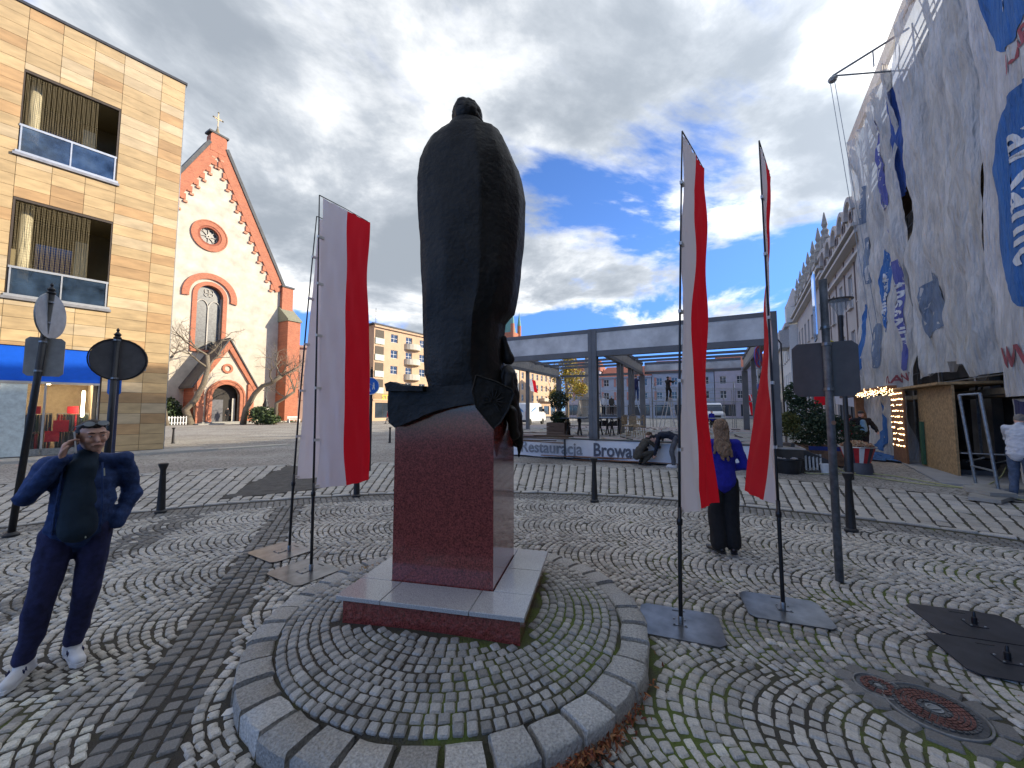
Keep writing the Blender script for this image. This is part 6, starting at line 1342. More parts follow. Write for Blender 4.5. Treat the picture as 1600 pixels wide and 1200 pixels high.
# ================================================================ BOLLARDS, SIGNS, LAMPS
def bollard(px, py, label, small=False):
    q = gp(px, py); e_ = empty('bollard', (q[0], q[1], 0), 0, label, 'bollard', 'black iron bollards round the plaza')
    MB().lathe([(.085,0),(.085,.03),(.06,.05)], 14).build('foot', M_BLACK, e_, auto=40) if small else MB().lathe([(.085,0),(.085,.03),(.062,.05)], 14).build('foot', M_BLACK, e_, auto=40)
    MB().lathe([(.062,.05),(.040,.72),(.045,.74)], 14).build('shaft', M_BLACK, e_, auto=40); MB().lathe([(.045,.74),(.068,.80),(.07,.83),(.055,.84)], 14).build('cap', M_BLACK, e_, auto=40)
for px, py, lab in ((251, 801, 'bollard just right of the man on the phone, at the kerb'), (557, 776, 'bollard half hidden behind the red flag tips left of the pedestal'), (929, 784, 'bollard between the statue pedestal and the woman'), (1330, 830, 'thick bollard right of the grey road sign post'), (609, 692, 'bollard in the distance left of the bronze drapery'), (270, 693, 'bollard in the sunlit distance in front of the church'), (887, 716, 'bollard standing against the banner lettering'), (1036, 720, 'bollard beside the stooping worker')): bollard(px, py, lab)
def finial(b, z): b.lathe([(.035,z),(.05,z+.03),(.03,z+.05),(.045,z+.08),(.012,z+.12),(.02,z+.15),(.004,z+.18)], 10)
M_SIGNB = mat('sign_back', (.13,.135,.14), .5, metal=.5, var=.15, scale=5); M_SIGNBL = mat('sign_back_light', (.36,.37,.36), .45, metal=.5, var=.15, scale=5)
def disc(name, r, m, par, loc, az, th=.02, rim=None):   # vertical disc whose face looks along az
    b = MB(); n = 30; P = [(r*math.cos(2*math.pi*i/n), r*math.sin(2*math.pi*i/n)) for i in range(n)]; b.prism(P, -th/2, th/2); o = b.build(name, m, par, loc=loc, rot=(0,0,rz(az)-R(90)+R(180)), auto=40); return o
def plate_sign(name, w_, h_, m, par, loc, az, th=.015, c=.04):
    P = [(-w_/2+c,-h_/2),(w_/2-c,-h_/2),(w_/2,-h_/2+c),(w_/2,h_/2-c),(w_/2-c,h_/2),(-w_/2+c,h_/2),(-w_/2,h_/2-c),(-w_/2,-h_/2+c)]
    return MB().prism(P, -th/2, th/2).build(name, m, par, loc=loc, rot=(0,0,rz(az)-R(90)+R(180)))
# disc lies in its local xz plane: normal local -y -> azimuth az (towards the reader)
def signpost(px, py, zt, lean, label, name='sign_post', r=.038, m=None, fin_=True):
    q = gp(px, py); e_ = empty(name, (q[0], q[1], 0), 0, label, 'sign'); b = MB(); b.tube([(0,0,0),(lean[0], lean[1], zt)], r, 12).build('post', m or M_BLACK, e_, smooth=True)
    if fin_: b = MB(); finial(b, 0); b.build('finial', M_BLACK, e_, loc=(lean[0], lean[1], zt), auto=40); MB().lathe([(r*2.2,0),(r*2.2,.03),(r*1.3,.06)], 12).build('foot', M_BLACK, e_, auto=40)
    return e_
e_ = signpost(17, 838, 3.42, (.28,.0), 'black sign post at the left edge carrying round and square sign backs')
disc('round_sign', .33, M_SIGNBL, e_, (.24, .05, 3.12), 66); plate_sign('square_sign', .38, .56, M_SIGNBL, e_, (.20, .05, 2.52), 142)
for z in (2.3, 2.72, 3.0, 3.3): MB().lathe([(.045,0),(.045,.025)], 12).build('clamp', M_GALV, e_, loc=(.28*z/3.42, 0, z))
q = (-6.05, 5.78); e_ = empty('sign_post', (q[0], q[1], 0), 0, 'black ornate sign post with a dark round sign back, behind the man on the phone', 'sign')
MB().tube([(0,0,0),(.05,0,2.82)], .038, 12).build('post', M_BLACK, e_, smooth=True); b = MB(); finial(b, 0); b.build('finial', M_BLACK, e_, loc=(.05,0,2.82), auto=40)
disc('round_sign', .32, M_SIGNB, e_, (.05, .05, 2.52), 133, .02); ringy('sign_rim', 0, 0, .305, .322, -.02, .0, M_BLACK, par=e_, n=30).rotation_euler = (0,0,rz(133)+R(90))
[o for o in bpy.data.objects if o.name.startswith('sign_rim')][0].location = (.04, .035, 2.52)
plate_sign('sticker', .04, .07, mat('ochre_sticker', (.4,.3,.1), .6), e_, (-.10, -.105, 2.36), 133, .004, .005)
for z in (2.22, 2.8): MB().lathe([(.045,0),(.045,.025)], 12).build('clamp', M_GALV, e_, loc=(.045, 0, z))
q = dp(177, 700, 9.6); e_ = empty('sign_post', (q.x, q.y, 0), 0, 'thin dark post with a small blue sign seen edge-on before the clad building', 'sign'); MB().tube([(0,0,0),(0,0,3.0)], .035, 10).build('post', mat('navy_post', (.03,.035,.07), .5), e_); plate_sign('blue_sign', .3, .42, mat('sign_blue', (.01,.12,.5), .4), e_, (-.08,-.0,2.35), 172)
# pedestrian sign
q = dp(578, 700, 11.2); M_SBL = MATS['sign_blue']
e_ = empty('pedestrian_sign', (q.x, q.y, 0), 0, 'round blue sign with white adult and child figures between flag and bronze drapery', 'sign'); MB().tube([(0,0,0),(0,0,2.85)], .04, 10).build('post', M_BLACK, e_); b = MB(); finial(b, 0); b.build('finial', M_BLACK, e_, loc=(0,0,2.85))
fz = 178; zc = 2.45
sd_ = disc('sign_face', .25, M_SBL, e_, (0, -.06, zc), fz); ringy('sign_rim', 0, 0, .235, .252, -.018, -.0105, M_WHITE, par=sd_, n=30)
fig = MB()
def figp(x0, s): 
    fig.prism([(x0+s*.04*math.cos(t), .155*s/.8+s*.04*math.sin(t)-.02) for t in np.linspace(0, 5.6, 9)], -.016, -.0104)
    fig.prism([(x0-.05*s, .1*s), (x0+.05*s, .1*s), (x0+.045*s, -.04*s), (x0+.075*s, -.19*s), (x0+.03*s, -.19*s), (x0, -.07*s), (x0-.04*s, -.19*s), (x0-.085*s, -.19*s), (x0-.045*s, -.04*s)], -.016, -.0104)
figp(-.06, .85); figp(.09, .52); fig.bar((-.03,-.013,.06),(.075,-.013,.01),.018,.005); fig.build('figures', M_WHITE, sd_, norm=False)
# big grey double sign at right
e_ = signpost(1312, 908, 3.16, (-.0, .0), 'tall galvanised sign post with a wide grey sign back bearing a yellow sticker', r=.036, m=mat('grey_post_paint', (.16,.175,.19), .55, metal=.4, var=.25, scale=12), fin_=False)
plate_sign('wide_sign', .56, .585, mat('grey_sign_back', (.115,.108,.10), .55, metal=.2, var=.08), e_, (.012, .055, 2.19), 216, .018, .05); plate_sign('tall_sign', .34, .72, mat('reflective_face', (.62,.72,.82), .12, metal=.6, var=.15, scale=2), e_, (-.09, .02, 2.86), 120+5, .012)
plate_sign('yellow_sticker', .11, .065, mat('yellow_sticker', (.55,.45,.02), .5), e_, (.135, -.005+.02, 2.04), 216, .004, .003)
for z in (1.96, 2.44, 2.62): MB().lathe([(.044,0),(.044,.03)], 12).build('clamp', M_GALV, e_, loc=(0,0,z))
disc('round_sticker', .022, mat('brown_sticker', (.35,.2,.12), .5), e_, (0, -.0365, 1.62), 200, .003)
# no-stopping sign
q = dp(1192, 700, 10.6); e_ = empty('no_stopping_sign', (q.x, q.y, 0), 0, 'blue and red no stopping sign above a white tow-away plate, left of the edge-on flag', 'sign'); MB().tube([(0,0,0),(0,0,3.5)], .035, 10).build('post', M_GALV, e_)
sd_ = disc('sign_face', .30, mat('sign_violet_blue', (.03,.06,.40), .4), e_, (-.05, -.05, 3.22), 140); M_SR = mat('sign_red', (.5,.02,.03), .4)
ringy('red_ring', 0, 0, .245, .302, -.018, -.0105, M_SR, par=sd_, n=30); 
for sg in (-1, 1): MB().bar((-.18*sg,-.0135,.18),(.18*sg,-.0135-.001*sg,-.18),.045,.005,up=(0,1,0)).build('red_cross_bar', M_SR, sd_)
pt = plate_sign('tow_plate', .42, .40, M_WHITE, e_, (-.03, -.05, 2.68), 140); MB().box(-.14,.1,-.012,-.008,-.06,.02).box(-.02,.14,-.0125,-.008,.02,.09).build('tow_truck_symbol', M_BLACK, pt); plate_sign('blue_plate', .42, .14, M_SBL, e_, (-.03, -.05, 2.39), 140)
# street lamp with disc top
q = dp(1325, 700, 9.9); e_ = empty('street_lamp', (q.x, q.y, 0), 0, 'modern street lamp with a flat disc over a glass cone, behind the grey sign', 'street lamp')
MB().lathe([(.09,0),(.09,.9),(.055,.95),(.05,3.9),(.06,3.95),(.06,4.22)], 14).build('post', M_BLACK, e_, auto=40); MB().lathe([(.06,4.23),(.10,4.35),(.24,4.62)], 18).build('glass_cone', M_GLASSL, e_, auto=60); MB().lathe([(.29,4.63),(.30,4.65),(.12,4.69)], 24).build('disc', M_SIGNB, e_, auto=40)
q = dp(1228, 700, 26); e_ = empty('old_street_lamp', (q.x, q.y, 0), 0, 'dark old fashioned lamp post with curled bracket before the turreted houses', 'street lamp'); MB().tube([(0,0,0),(0,0,6.3),(-.3,0,6.7),(-.8,0,6.7)], .05, 8).build('post', M_BLACK, e_); MB().lathe([(.05,0),(.2,-.15),(.05,-.3)], 8, (-.8,0,6.6)).build('lantern', M_BLACK, e_)

# ================================================================ PLANTERS AND CLUTTER BY THE RIGHT PAVEMENT
def barrel_planter(px, Y, label, w_=.9, tree='round'):
    q = dp(px, 700, Y); e_ = empty('planter', (q.x, q.y, 0), rz(117), label, 'planter', 'wooden planters')
    for z in (.04, .21, .38):
        for (a, b_, c, d_) in ((-w_/2,w_/2,-w_/2,-w_/2+.04),(-w_/2,w_/2,w_/2-.04,w_/2),(-w_/2,-w_/2+.04,-w_/2+.04,w_/2-.04),(w_/2-.04,w_/2,-w_/2+.04,w_/2-.04)): MB().box(a, b_, c, d_, z, z+.16).build('plank', mat('planter_wood', (.22,.13,.08), .8, var=.25, scale=7), e_)
    MB().box(-w_/2+.04, w_/2-.04, -w_/2+.04, w_/2-.04, .3, .48).build('potting_soil', M_DARKJOINT, e_)
    return e_
e_ = barrel_planter(1228, 12.2, 'wooden planter box with a round yellowish conifer beside the black tub', 1.0)
MB().tube([(0,0,.4),(.03,0,1.0)], .03, 6).build('stem', M_BARK, e_); foliage('foliage', M_LEAF, [((0,0,1.25),(.42,.42,.3)),((.1,0,1.45),(.3,.3,.25))], 1300, .035, e_, [(.12,.13,.03),(.16,.15,.04),(.08,.10,.03)], 7)
e_ = barrel_planter(1262, 14.0, 'wooden planter with a tall dark spruce bush left of the grey sign post', 1.0)
MB().tube([(0,0,.4),(0,0,2.6)], .04, 6).build('stem', M_BARK, e_); foliage('foliage', M_LEAF, [((0,0,1.0),(.7,.7,.5)),((0,0,1.7),(.55,.55,.5)),((-.3,0,2.3),(.35,.35,.5)),((.5,.2,1.3),(.5,.5,.5))], 1100, .05, e_, [(.02,.045,.02),(.04,.07,.03),(.06,.10,.045)], 8)
e_ = barrel_planter(1296, 12.5, 'broad wooden planter with low dark conifer and blue liner behind the grey sign post', 1.3)
MB().tube([(0,0,.4),(0,0,1.4)], .04, 6).build('stem', M_BARK, e_); foliage('foliage', M_LEAF, [((-.3,0,1.0),(.5,.5,.45)),((.4,0,1.0),(.5,.5,.45)),((.0,0,1.35),(.4,.4,.3))], 1100, .045, e_, [(.02,.045,.02),(.04,.065,.03)], 9); MB().box(-.66,.66,-.66,-.62,.5,.62).build('liner', mat('blue_liner', (.02,.04,.2), .5), e_)
q = gp(1240, 741); e_ = empty('black_tub', (q[0], q[1]+.25, 0), 0, 'big black plastic tub full of rubble at the left of the clutter', 'tub')
MB().lathe([(.30,0),(.36,.36),(.40,.38),(.40,.42),(.36,.42),(.34,.34),(.02,.33)], 24).build('shell', mat('black_plastic', (.02,.022,.026), .4), e_, auto=40)
for i in range(12): a = random.uniform(0, 6.3); MB().lathe([(.03,-.03),(.07,0),(.03,.05)], 6, (.22*math.cos(a), .22*math.sin(a), .38)).build('rubble_piece', mat('rubble', (.35,.32,.3), .9), e_)
q = dp(1258, 720, 11.4); e_ = empty('grey_bench_frame', (q.x, q.y, 0), rz(100), 'dark grey slanting box bench behind the folding grille', 'bench')
MB().prism([(-.45,.1),(.55,.1),(.55,.3),(-.1,.62),(-.45,.62)], -.2, .2).build('seat_box', M_STEEL, e_, bevel=.01); MB().box(-.46,-.36,-.22,.22,0,.78).build('end_post', M_STEEL, e_); MB().box(.4,.5,-.2,.2,0,.1).build('foot', M_STEEL, e_)
q = gp(1272, 738); e_ = empty('folding_grille', (q[0], q[1], 0), rz(95), 'small leaning metal grille with slats next to the coiled hose', 'grille')
for i in range(5): MB().bar((-.2+.1*i,0,.03),(-.05+.1*i,.25,.48),.045,.02).build('slat', M_GALV, e_)
MB().bar((-.22,0,.05),(.24,0,.05),.03).build('cross_rail', M_GALV, e_); MB().bar((-.06,.24,.46),(.38,.24,.46),.03).build('cross_rail', M_GALV, e_)
q = gp(1296, 742); e_ = empty('bucket', (q[0], q[1]+.1, 0), 0, 'small white plastic bucket beside the grey sign post', 'bucket')
MB().lathe([(.10,0),(.135,.26),(.142,.26),(.142,.28),(.128,.28),(.1,.02)], 20).build('shell', M_WHITE, e_, auto=40); MB().tube([(.14*math.cos(a), .02, .27+.0*a-.1*math.sin(a)) for a in np.linspace(0, math.pi, 8)], .004, 5).build('handle', M_GALV, e_)
q = gp(1352, 741); e_ = empty('striped_barrel', (q[0], q[1]+.2, 0), 0, 'red and white striped tapered barrel heaped with wood chips on a grey foot', 'barrel')
MB().lathe([(.33,0),(.29,.28),(.27,.30)], 24).build('foot', mat('grey_foot', (.09,.095,.11), .6), e_, auto=40)
for k in range(20):
    a0 = 2*math.pi*k/20; a1 = a0+2*math.pi/20; m_ = (M_SR, M_WHITE if k % 4 == 1 else M_SR if k % 2 == 0 else mat('dark_print', (.05,.05,.07), .5))[k % 2]
    MB().add([(r*math.cos(a), r*math.sin(a), z) for r, z in ((.27,.302),(.39,.72)) for a in (a0, a1)]+[((r-.015)*math.cos(a), (r-.015)*math.sin(a), z) for r, z in ((.27,.302),(.39,.72)) for a in (a0, a1)], [(0,1,3,2),(5,4,6,7),(2,3,7,6),(0,2,6,4),(1,5,7,3),(0,4,5,1)]).build('stave', m_, e_, norm=False)
MB().tube([(.4*math.cos(a), .4*math.sin(a), .73) for a in np.linspace(0, 2*math.pi, 28)], .015, 6).build('rim', M_ALU, e_)
b = MB(); random.seed(2)
for _ in range(420):
    a = random.uniform(0, 6.3); r = .36*math.sqrt(random.random()); M = Matrix.Translation((r*math.cos(a), r*math.sin(a), .74+.14*(1-(r/.38)**2))) @ Euler((random.gauss(0,.6), random.gauss(0,.6), random.uniform(0,6))).to_matrix().to_4x4()
    b.box(-.04,.04,-.014,.014,-.005,.005, tone=random.choice([(.50,.33,.18),(.60,.44,.28),(.32,.13,.07),(.42,.22,.12)]), M=M)
tag(b.build('wood_chips', mat('wood_chip', (.4,.3,.2), .85, attr=True), e_, norm=False), kind='stuff'); e_.rotation_euler = (R(0), 0, 0)
def hose(pts, label, r=.014, m=None):
    P = [Vector((*gp(*p[:2]), p[2] if len(p) > 2 else .03)) for p in pts]; Q = []
    for i in range(len(P)-1):
        a = P[max(0, i-1)]; b_ = P[i]; c = P[i+1]; d = P[min(len(P)-1, i+2)]
        for t in np.linspace(0, 1, 8, endpoint=False): Q.append(.5*((2*b_)+(-a+c)*t+(2*a-5*b_+4*c-d)*t*t+(-a+3*b_-3*c+d)*t**3))
    Q.append(P[-1]); return tag(MB().tube(Q, r, 7).build('garden_hose', m or mat('yellow_green_hose', (.42,.42,.20), .5), None, smooth=True), label, 'hose')
hose([(1254,735),(1262,741),(1300,742),(1350,741),(1400,746),(1450,755),(1510,765),(1560,776),(1620,788)], 'yellow green hose running along the far edge of the big setts to the right')
hose([(1255,737),(1257,722,.15),(1272,715,.42),(1284,720,.35),(1296,728,.25),(1318,738,.03),(1370,748),(1440,758),(1520,764),(1560,757,.12),(1575,750,.35)], 'pale hose looping over the grille and rising again by the man in white')
# wheelbarrow-like rubble skip and junk under the shelter
q = gp(1515, 745); e_ = empty('site_trolley', (q[0]+.5, q[1]+.5, .05), rz(31), 'low building-site trolley loaded with grey boards before the chipboard shelter', 'trolley')
MB().prism([(-.9,.42),(.9,.42),(.7,.12),(-.6,.12)], -.35, .35).build('tray', M_BLACK, e_); M = Matrix.Rotation(.1, 4, 'Y'); MB().box(-1.1,1.0,-.4,.4,.47,.50,M=M).build('grey_board', mat('cement_board', (.38,.38,.37), .9), e_)
for x in (-.6,.6): MB().box(x-.04,x+.04,-.3,.3,0,.12).build('leg', M_STEEL, e_)
for sy in (-.25,.25): MB().tube([(-.8,sy,.35),(-1.7,sy,.55)], .02, 6).build('handle', M_GALV, e_)
q = gp(1555, 780); st = MB()
sl = empty('stone_slab_stack', (q[0]+.2, q[1]+.15, 0), rz(60), 'flat broken stone slabs lying beside the man in the white hoodie', 'slabs')
for i in range(4): MB().prism([(-.4,-.2),(.35,-.25),(.45,.1),(.1,.26),(-.42,.2)], .02+i*.0, .09, axis='z', M=Matrix.Translation((i*.35-.5, .1*math.sin(i*2), (i%2)*.075)) @ Matrix.Rotation(i*.7, 4, 'Z')).build('slab', M_SLAB, sl)
ft = empty('site_fence', (*gp(1562, 775), 0), rz(31), 'grey tubular site barrier leaning against the navy printed sheet', 'barrier')
for x in (0, .0+.9): MB().tube([(x,0,0),(x+.02,.15,2.1)], .03, 8).build('upright', M_GALV, ft)
MB().tube([(0,.15,2.1),(.92,.15,2.1)], .025, 6).build('crossbar', M_GALV, ft); MB().tube([(0,.05,.5),(.92,.05,.5)], .02, 6).build('crossbar', M_GALV, ft)
# flags and awnings on the shady row
for (s_, px_, z0, lab, kind) in ((26, 0, 2.6, 'hanging red and white flag on the arcaded house behind the grey sign post', 0), (24.6, 0, 4.7, 'yellow and white flag sticking out beside the scaffold sheets', 1)):
    v = rrow(s_, -.6 if kind == 0 else -.3); e_ = empty('wall_flag', v, RZ_, lab, 'flag')
    if kind == 0:
        q = dp(1303, 655, 21); e_.location = (q.x, q.y, 0); e_.rotation_euler = (0, 0, rz(110)); MB().tube([(0,.0,4.3),(0,-.0,2.2)], .03, 6).build('pole', M_WHITE, e_)
        MB().tube([(-1.0,0,4.25),(1.0,0,4.25)], .025, 6).build('cross_pole', M_WHITE, e_)
        for k, m_ in ((-1, M_FR), (1, M_FW)):
            vs = [(k*(.08+.8*i/6), -.05+.05*math.sin(i*1.2+j*.6), 4.2-j*.3-.03*i) for j in range(8) for i in range(7)]; MB().add(vs, [(j*7+i, j*7+i+1, (j+1)*7+i+1, (j+1)*7+i) for j in range(7) for i in range(6)]).build('red_half' if k < 0 else 'white_half', m_, e_, smooth=True, norm=False)
    else:
        MB().tube([(0,.5,z0-.6),(-.0,-1.5,z0+.8)], .025, 6).build('pole', M_WHITE, e_)
        for k, m_ in ((0, mat('flag_yellow', (.60,.50,.06), .8, transl=.3)), (1, M_FW)):
            vs = [(.06*math.sin(i+j)+(k*4+i)*.06, -1.4+j*.22, z0+.72-j*.15-(k*4+i)*.16) for j in range(7) for i in range(5)]; MB().add(vs, [(j*5+i, j*5+i+1, (j+1)*5+i+1, (j+1)*5+i) for j in range(6) for i in range(4)]).build('yellow_half' if k == 0 else 'white_half', m_, e_, smooth=True, norm=False)

# ================================================================ PEOPLE
M_SKIN = mat('skin', (.68,.40,.30), .55, var=.06, scale=14, spec=.4); M_NAVY = mat('navy_jacket', (.020,.050,.16), .85, var=.25, scale=30, bump=.2, bscale=60); M_NAVYT = mat('navy_trousers', (.018,.022,.085), .85, var=.25, scale=25, bump=.15)
M_BLK = mat('black_cloth', (.010,.010,.012), .85, var=.2, scale=20); M_ROYAL = mat('royal_blue_knit', (.018,.02,.32), .85, var=.12, scale=25, bump=.25, bscale=90); M_JEAN = mat('blue_jeans', (.07,.10,.16), .85, var=.3, scale=10); M_HOOD = mat('white_hoodie', (.60,.62,.66), .85, var=.05)
M_OLIVE = mat('olive_cloth', (.06,.055,.045), .9, var=.2); M_GTR = mat('grey_trousers', (.10,.105,.12), .9, var=.2); M_HAIRD = mat('dark_hair', (.022,.016,.013), .6, var=.4, scale=60, stretch=(6,6,1)); M_HAIRB = mat('light_brown_hair', (.30,.19,.11), .5, var=.45, scale=40, stretch=(7,7,.4), bump=.5, bscale=40)
M_SHOEB = mat('black_leather', (.012,.012,.014), .3, coat=.2); M_SHOEW = mat('white_trainer', (.70,.71,.73), .6, var=.05); M_REDJ = mat('red_jacket', (.45,.02,.03), .8); M_SKYB = mat('light_blue_shirt', (.17,.33,.48), .85)
def V3(*a): return Vector(a)
BASE = dict(head=V3(0,.02,1.60), neck=V3(0,0,1.47), chest=V3(0,0,1.27), belly=V3(0,.01,1.08), pelvis=V3(0,0,.95),
            shL=V3(-.175,0,1.41), elL=V3(-.235,-.03,1.13), wrL=V3(-.24,.07,.88), shR=V3(.175,0,1.41), elR=V3(.235,-.03,1.13), wrR=V3(.24,.07,.88),
            hipL=V3(-.09,0,.91), knL=V3(-.10,.03,.50), anL=V3(-.11,-.02,.09), hipR=V3(.09,0,.91), knR=V3(.10,.03,.50), anR=V3(.11,-.02,.09), toeL=V3(-.14,.15,.04), toeR=V3(.14,.15,.04), up=V3(0,0,1), fwd=V3(0,1,0))
def hand(w, d, n, s=1.0, curl=.5, side=1):
    """palm and five fingers: w wrist, d hand direction, n palm-normal (towards which fingers curl), side picks the thumb edge"""
    d = d.normalized(); n = (n-d*n.dot(d)).normalized(); x = d.cross(n)*side; P = [('c', w, w+d*.085*s, .030*s, .038*s, (x, .5)), ('c', w+d*.02*s+x*.012, w+d*.08*s+x*.012, .026*s, .03*s, (x, .55))]
    for i, (o, L) in enumerate(((.030,.070),(.010,.080),(-.010,.074),(-.029,.058))):
        b_ = w+d*.088*s+x*o*s; a1 = curl*(.8+.1*i); k1 = b_+(d*math.cos(a1)+n*math.sin(a1))*L*.5*s; a2 = a1+curl*1.1; k2 = k1+(d*math.cos(a2)+n*math.sin(a2))*L*.5*s
        P += [('c', b_-d*.02*s, k1, .0098*s, .009*s), ('c', k1, k2, .009*s, .0072*s)]
    t0 = w+d*.025*s+x*.03*s; t1 = t0+(d*.6+x*.7+n*.3).normalized()*.04*s; t2 = t1+(d*.9+x*.15+n*.5).normalized()*.033*s
    return P+[('c', t0, t1, .014*s, .011*s), ('c', t1, t2, .011*s, .008*s)]
def person(label, loc, az, pose=None, sc_=1.0, vox=.014, jm=M_NAVY, tm=M_NAVYT, sm=M_SHOEB, hm=M_HAIRD, group=None, bulk=1.0, hands=None, hair='short', face=False, jhem=.86, wide=1.0, cloth_noise=.02, sleeves=True, z=0.0):
    p = {k: v.copy() for k, v in BASE.items()}; p.update(pose or {})
    e_ = empty('person', (loc[0], loc[1], z), rz(az)-R(90), label, 'person', group); e_.scale = (sc_,)*3
    up = p['up'].normalized(); fw = p['fwd'].normalized(); rt = fw.cross(up).normalized(); h = p['head']
    def H(a, b_, c): return h+rt*a+fw*b_+up*c
    rot = Matrix((rt, fw, up)).transposed().to_euler()
    B = [('e', h, (.074,.092,.108), rot), ('e', H(0,.022,-.055), (.058,.066,.06), rot), ('c', p['neck']-V3(0,0,.06), H(0,-.012,-.08), .06, .055), ('e', H(0,.06,-.095), (.026,.022,.02), rot)]
    B += [('c', H(0,.088,.0), H(0,.108,-.032), .008, .0135), ('c', H(-.035,.078,.026), H(.035,.078,.026), .013, .013), ('c', H(-.078,.0,.01), H(-.078,.0,-.03), .014, .010), ('c', H(.078,.0,.01), H(.078,.0,-.03), .014, .010)]
    B += [('e', H(-.035,.068,-.028), (.024,.022,.022), rot), ('e', H(.035,.068,-.028), (.024,.022,.022), rot), ('c', H(-.02,.088,-.062), H(.02,.088,-.062), .009, .009)]
    B += [('c', p['pelvis'], p['chest'], .065, .065), ('c', p['chest'], p['neck'], .065, .052), ('c', p['shL'], p['shR'], .03, .03)]
    for s in 'LR':
        sd = 1 if s == 'R' else -1
        B += [('c', p['sh'+s], p['el'+s], .028, .026), ('c', p['el'+s], p['wr'+s], .026, .026), ('c', p['hip'+s], p['kn'+s], .045, .035), ('c', p['kn'+s], p['an'+s], .033, .03), ('c', p['pelvis'], p['hip'+s], .05, .05)]
        d = (p['wr'+s]-p['el'+s]).normalized(); hd = (hands or {}).get(s)
        if hd == 'none': continue
        if hd: B += hand(p['wr'+s], hd[0], hd[1], 1.0, hd[2], hd[3])
        else: B += hand(p['wr'+s], d, V3(-sd,0.2,0), 1.0, .45, -1 if s == 'R' else 1)
    blob('body', B, min(vox, .012) if not face else .0055, M_SKIN, e_, 2 if not face else 3)
    k = bulk; J = [('c', p['belly'], p['chest'], .155*k, .165*k, (rt, .68)), ('c', p['chest'], p['chest']*.35+p['neck']*.65, .165*k, .10, (rt, .62)), ('c', p['pelvis'].lerp(p['belly'], .1) if jhem < .9 else p['pelvis'].lerp(p['belly'], .5), p['belly'], .158*k, .155*k, (rt, .70)), ('c', p['shL']*.94+p['shR']*.06, p['shR']*.94+p['shL']*.06, .062*k, .062*k)]
    if jhem < .87: J += [('c', p['pelvis']-up*.03, p['belly'], .165*k, .155*k, (rt, .74))]
    for s in 'LR':
        J += [('c', p['sh'+s], p['el'+s], .063*k, .052*k)]
        if sleeves: J += [('c', p['el'+s], p['wr'+s].lerp(p['el'+s], .06), .056*k, .042*k)]
    J += [('c', p['neck']-up*.03, p['neck']+up*.018, .075, .068)]
    blob('jacket', J, vox*.85, jm, e_, 3, cloth_noise, 7, (1,1,1.6))
    T_ = [('c', p['hipL']+up*.01, p['hipR']+up*.01, .088*k, .088*k), ('c', p['pelvis'], p['pelvis']+up*.04, .135*k, .13*k, (rt, .75))]
    for s in 'LR': T_ += [('c', p['hip'+s], p['kn'+s], .092*k, .072*wide), ('c', p['kn'+s], p['an'+s]+V3(0,0,.02), .070*wide, .058*wide**1.5)]
    blob('trousers', T_, vox*.85, tm, e_, 3, cloth_noise*.8, 8, (1,1,.7))
    for s in 'LR':
        a = p['an'+s]; t = p['toe'+s]; d = (t-a); d.z = 0; d.normalize(); heel = V3(a.x, a.y, min(a.z, .05+max(0, a.z-.09)))-d*.05
        blob('shoe', [('c', heel, t, .044, .038, (V3(d.y, -d.x, 0), .85)), ('c', a+V3(0,0,.02), heel+d*.05, .046, .05)], .009 if face else .013, sm, e_, 2)
        sl = MB(); n_ = 10; bx = V3(d.y, -d.x, 0); hz = max(0, heel.z-.045)
        pts = [heel-d*.045+bx*.0, heel+bx*.036-d*.03, heel.lerp(t,.5)+bx*.036, t+bx*.042-d*.01, t+d*.04+bx*.02, t+d*.045-bx*.015, t-bx*.038-d*.01, heel.lerp(t,.5)-bx*.034, heel-bx*.036-d*.03]
        sl.prism([(v.x, v.y) for v in pts], hz+.002, hz+.024, axis='z').build('sole', M_SHOEW if sm is M_SHOEW else M_BLACK, e_)
    if hair == 'short': blob('hair', [('e', H(0,-.022,.018), (.081,.088,.094), rot), ('e', H(0,.002,.068), (.066,.074,.046), rot)], .008 if face else .012, hm, e_, 2, .008, 30)
    if hair == 'long': blob('hair', [('e', H(0,-.016,.018), (.085,.095,.10), rot), ('c', H(0,-.03,-.02), H(.0,-.075,-.20), .088, .088, (rt, .62)), ('c', H(0,-.085,-.16), H(-.0,-.12,-.30), .085, .075, (rt, .40)), ('c', H(.05,-.10,-.22), H(.09,-.115,-.36), .04, .018, (rt, .5)), ('c', H(-.03,-.10,-.24), H(-.01,-.13,-.40), .045, .015, (rt, .5)), ('c', H(-.07,-.08,-.18), H(-.10,-.10,-.33), .035, .014, (rt, .5)), ('c', H(.02,-.10,-.24), H(.04,-.13,-.42), .03, .01, (rt, .5))], .008, hm, e_, 2, .018, 22, (3,3,.35))
    if hair == 'cap': MB().lathe([(.088,-.0),(.092,.03),(.075,.08),(.03,.105)], 16, tuple(h+up*.035)).build('cap', hm, e_, auto=50); MB().prism([(-.06,.07),(.06,.07),(.05,.15),(-.05,.15)], h.z+.045, h.z+.055, axis='z', M=Matrix.Translation((h.x, h.y, 0))).build('cap_peak', hm, e_)
    if not face:
        for sx_ in (-.032,.032):
            b = MB(); b.lathe([(.003,-.012),(.013,0),(.003,.012)], 8, tuple(H(sx_,.088,.006))); b.build('eye', M_BLACK, e_)
    return e_, p, H, (rt, fw, up)

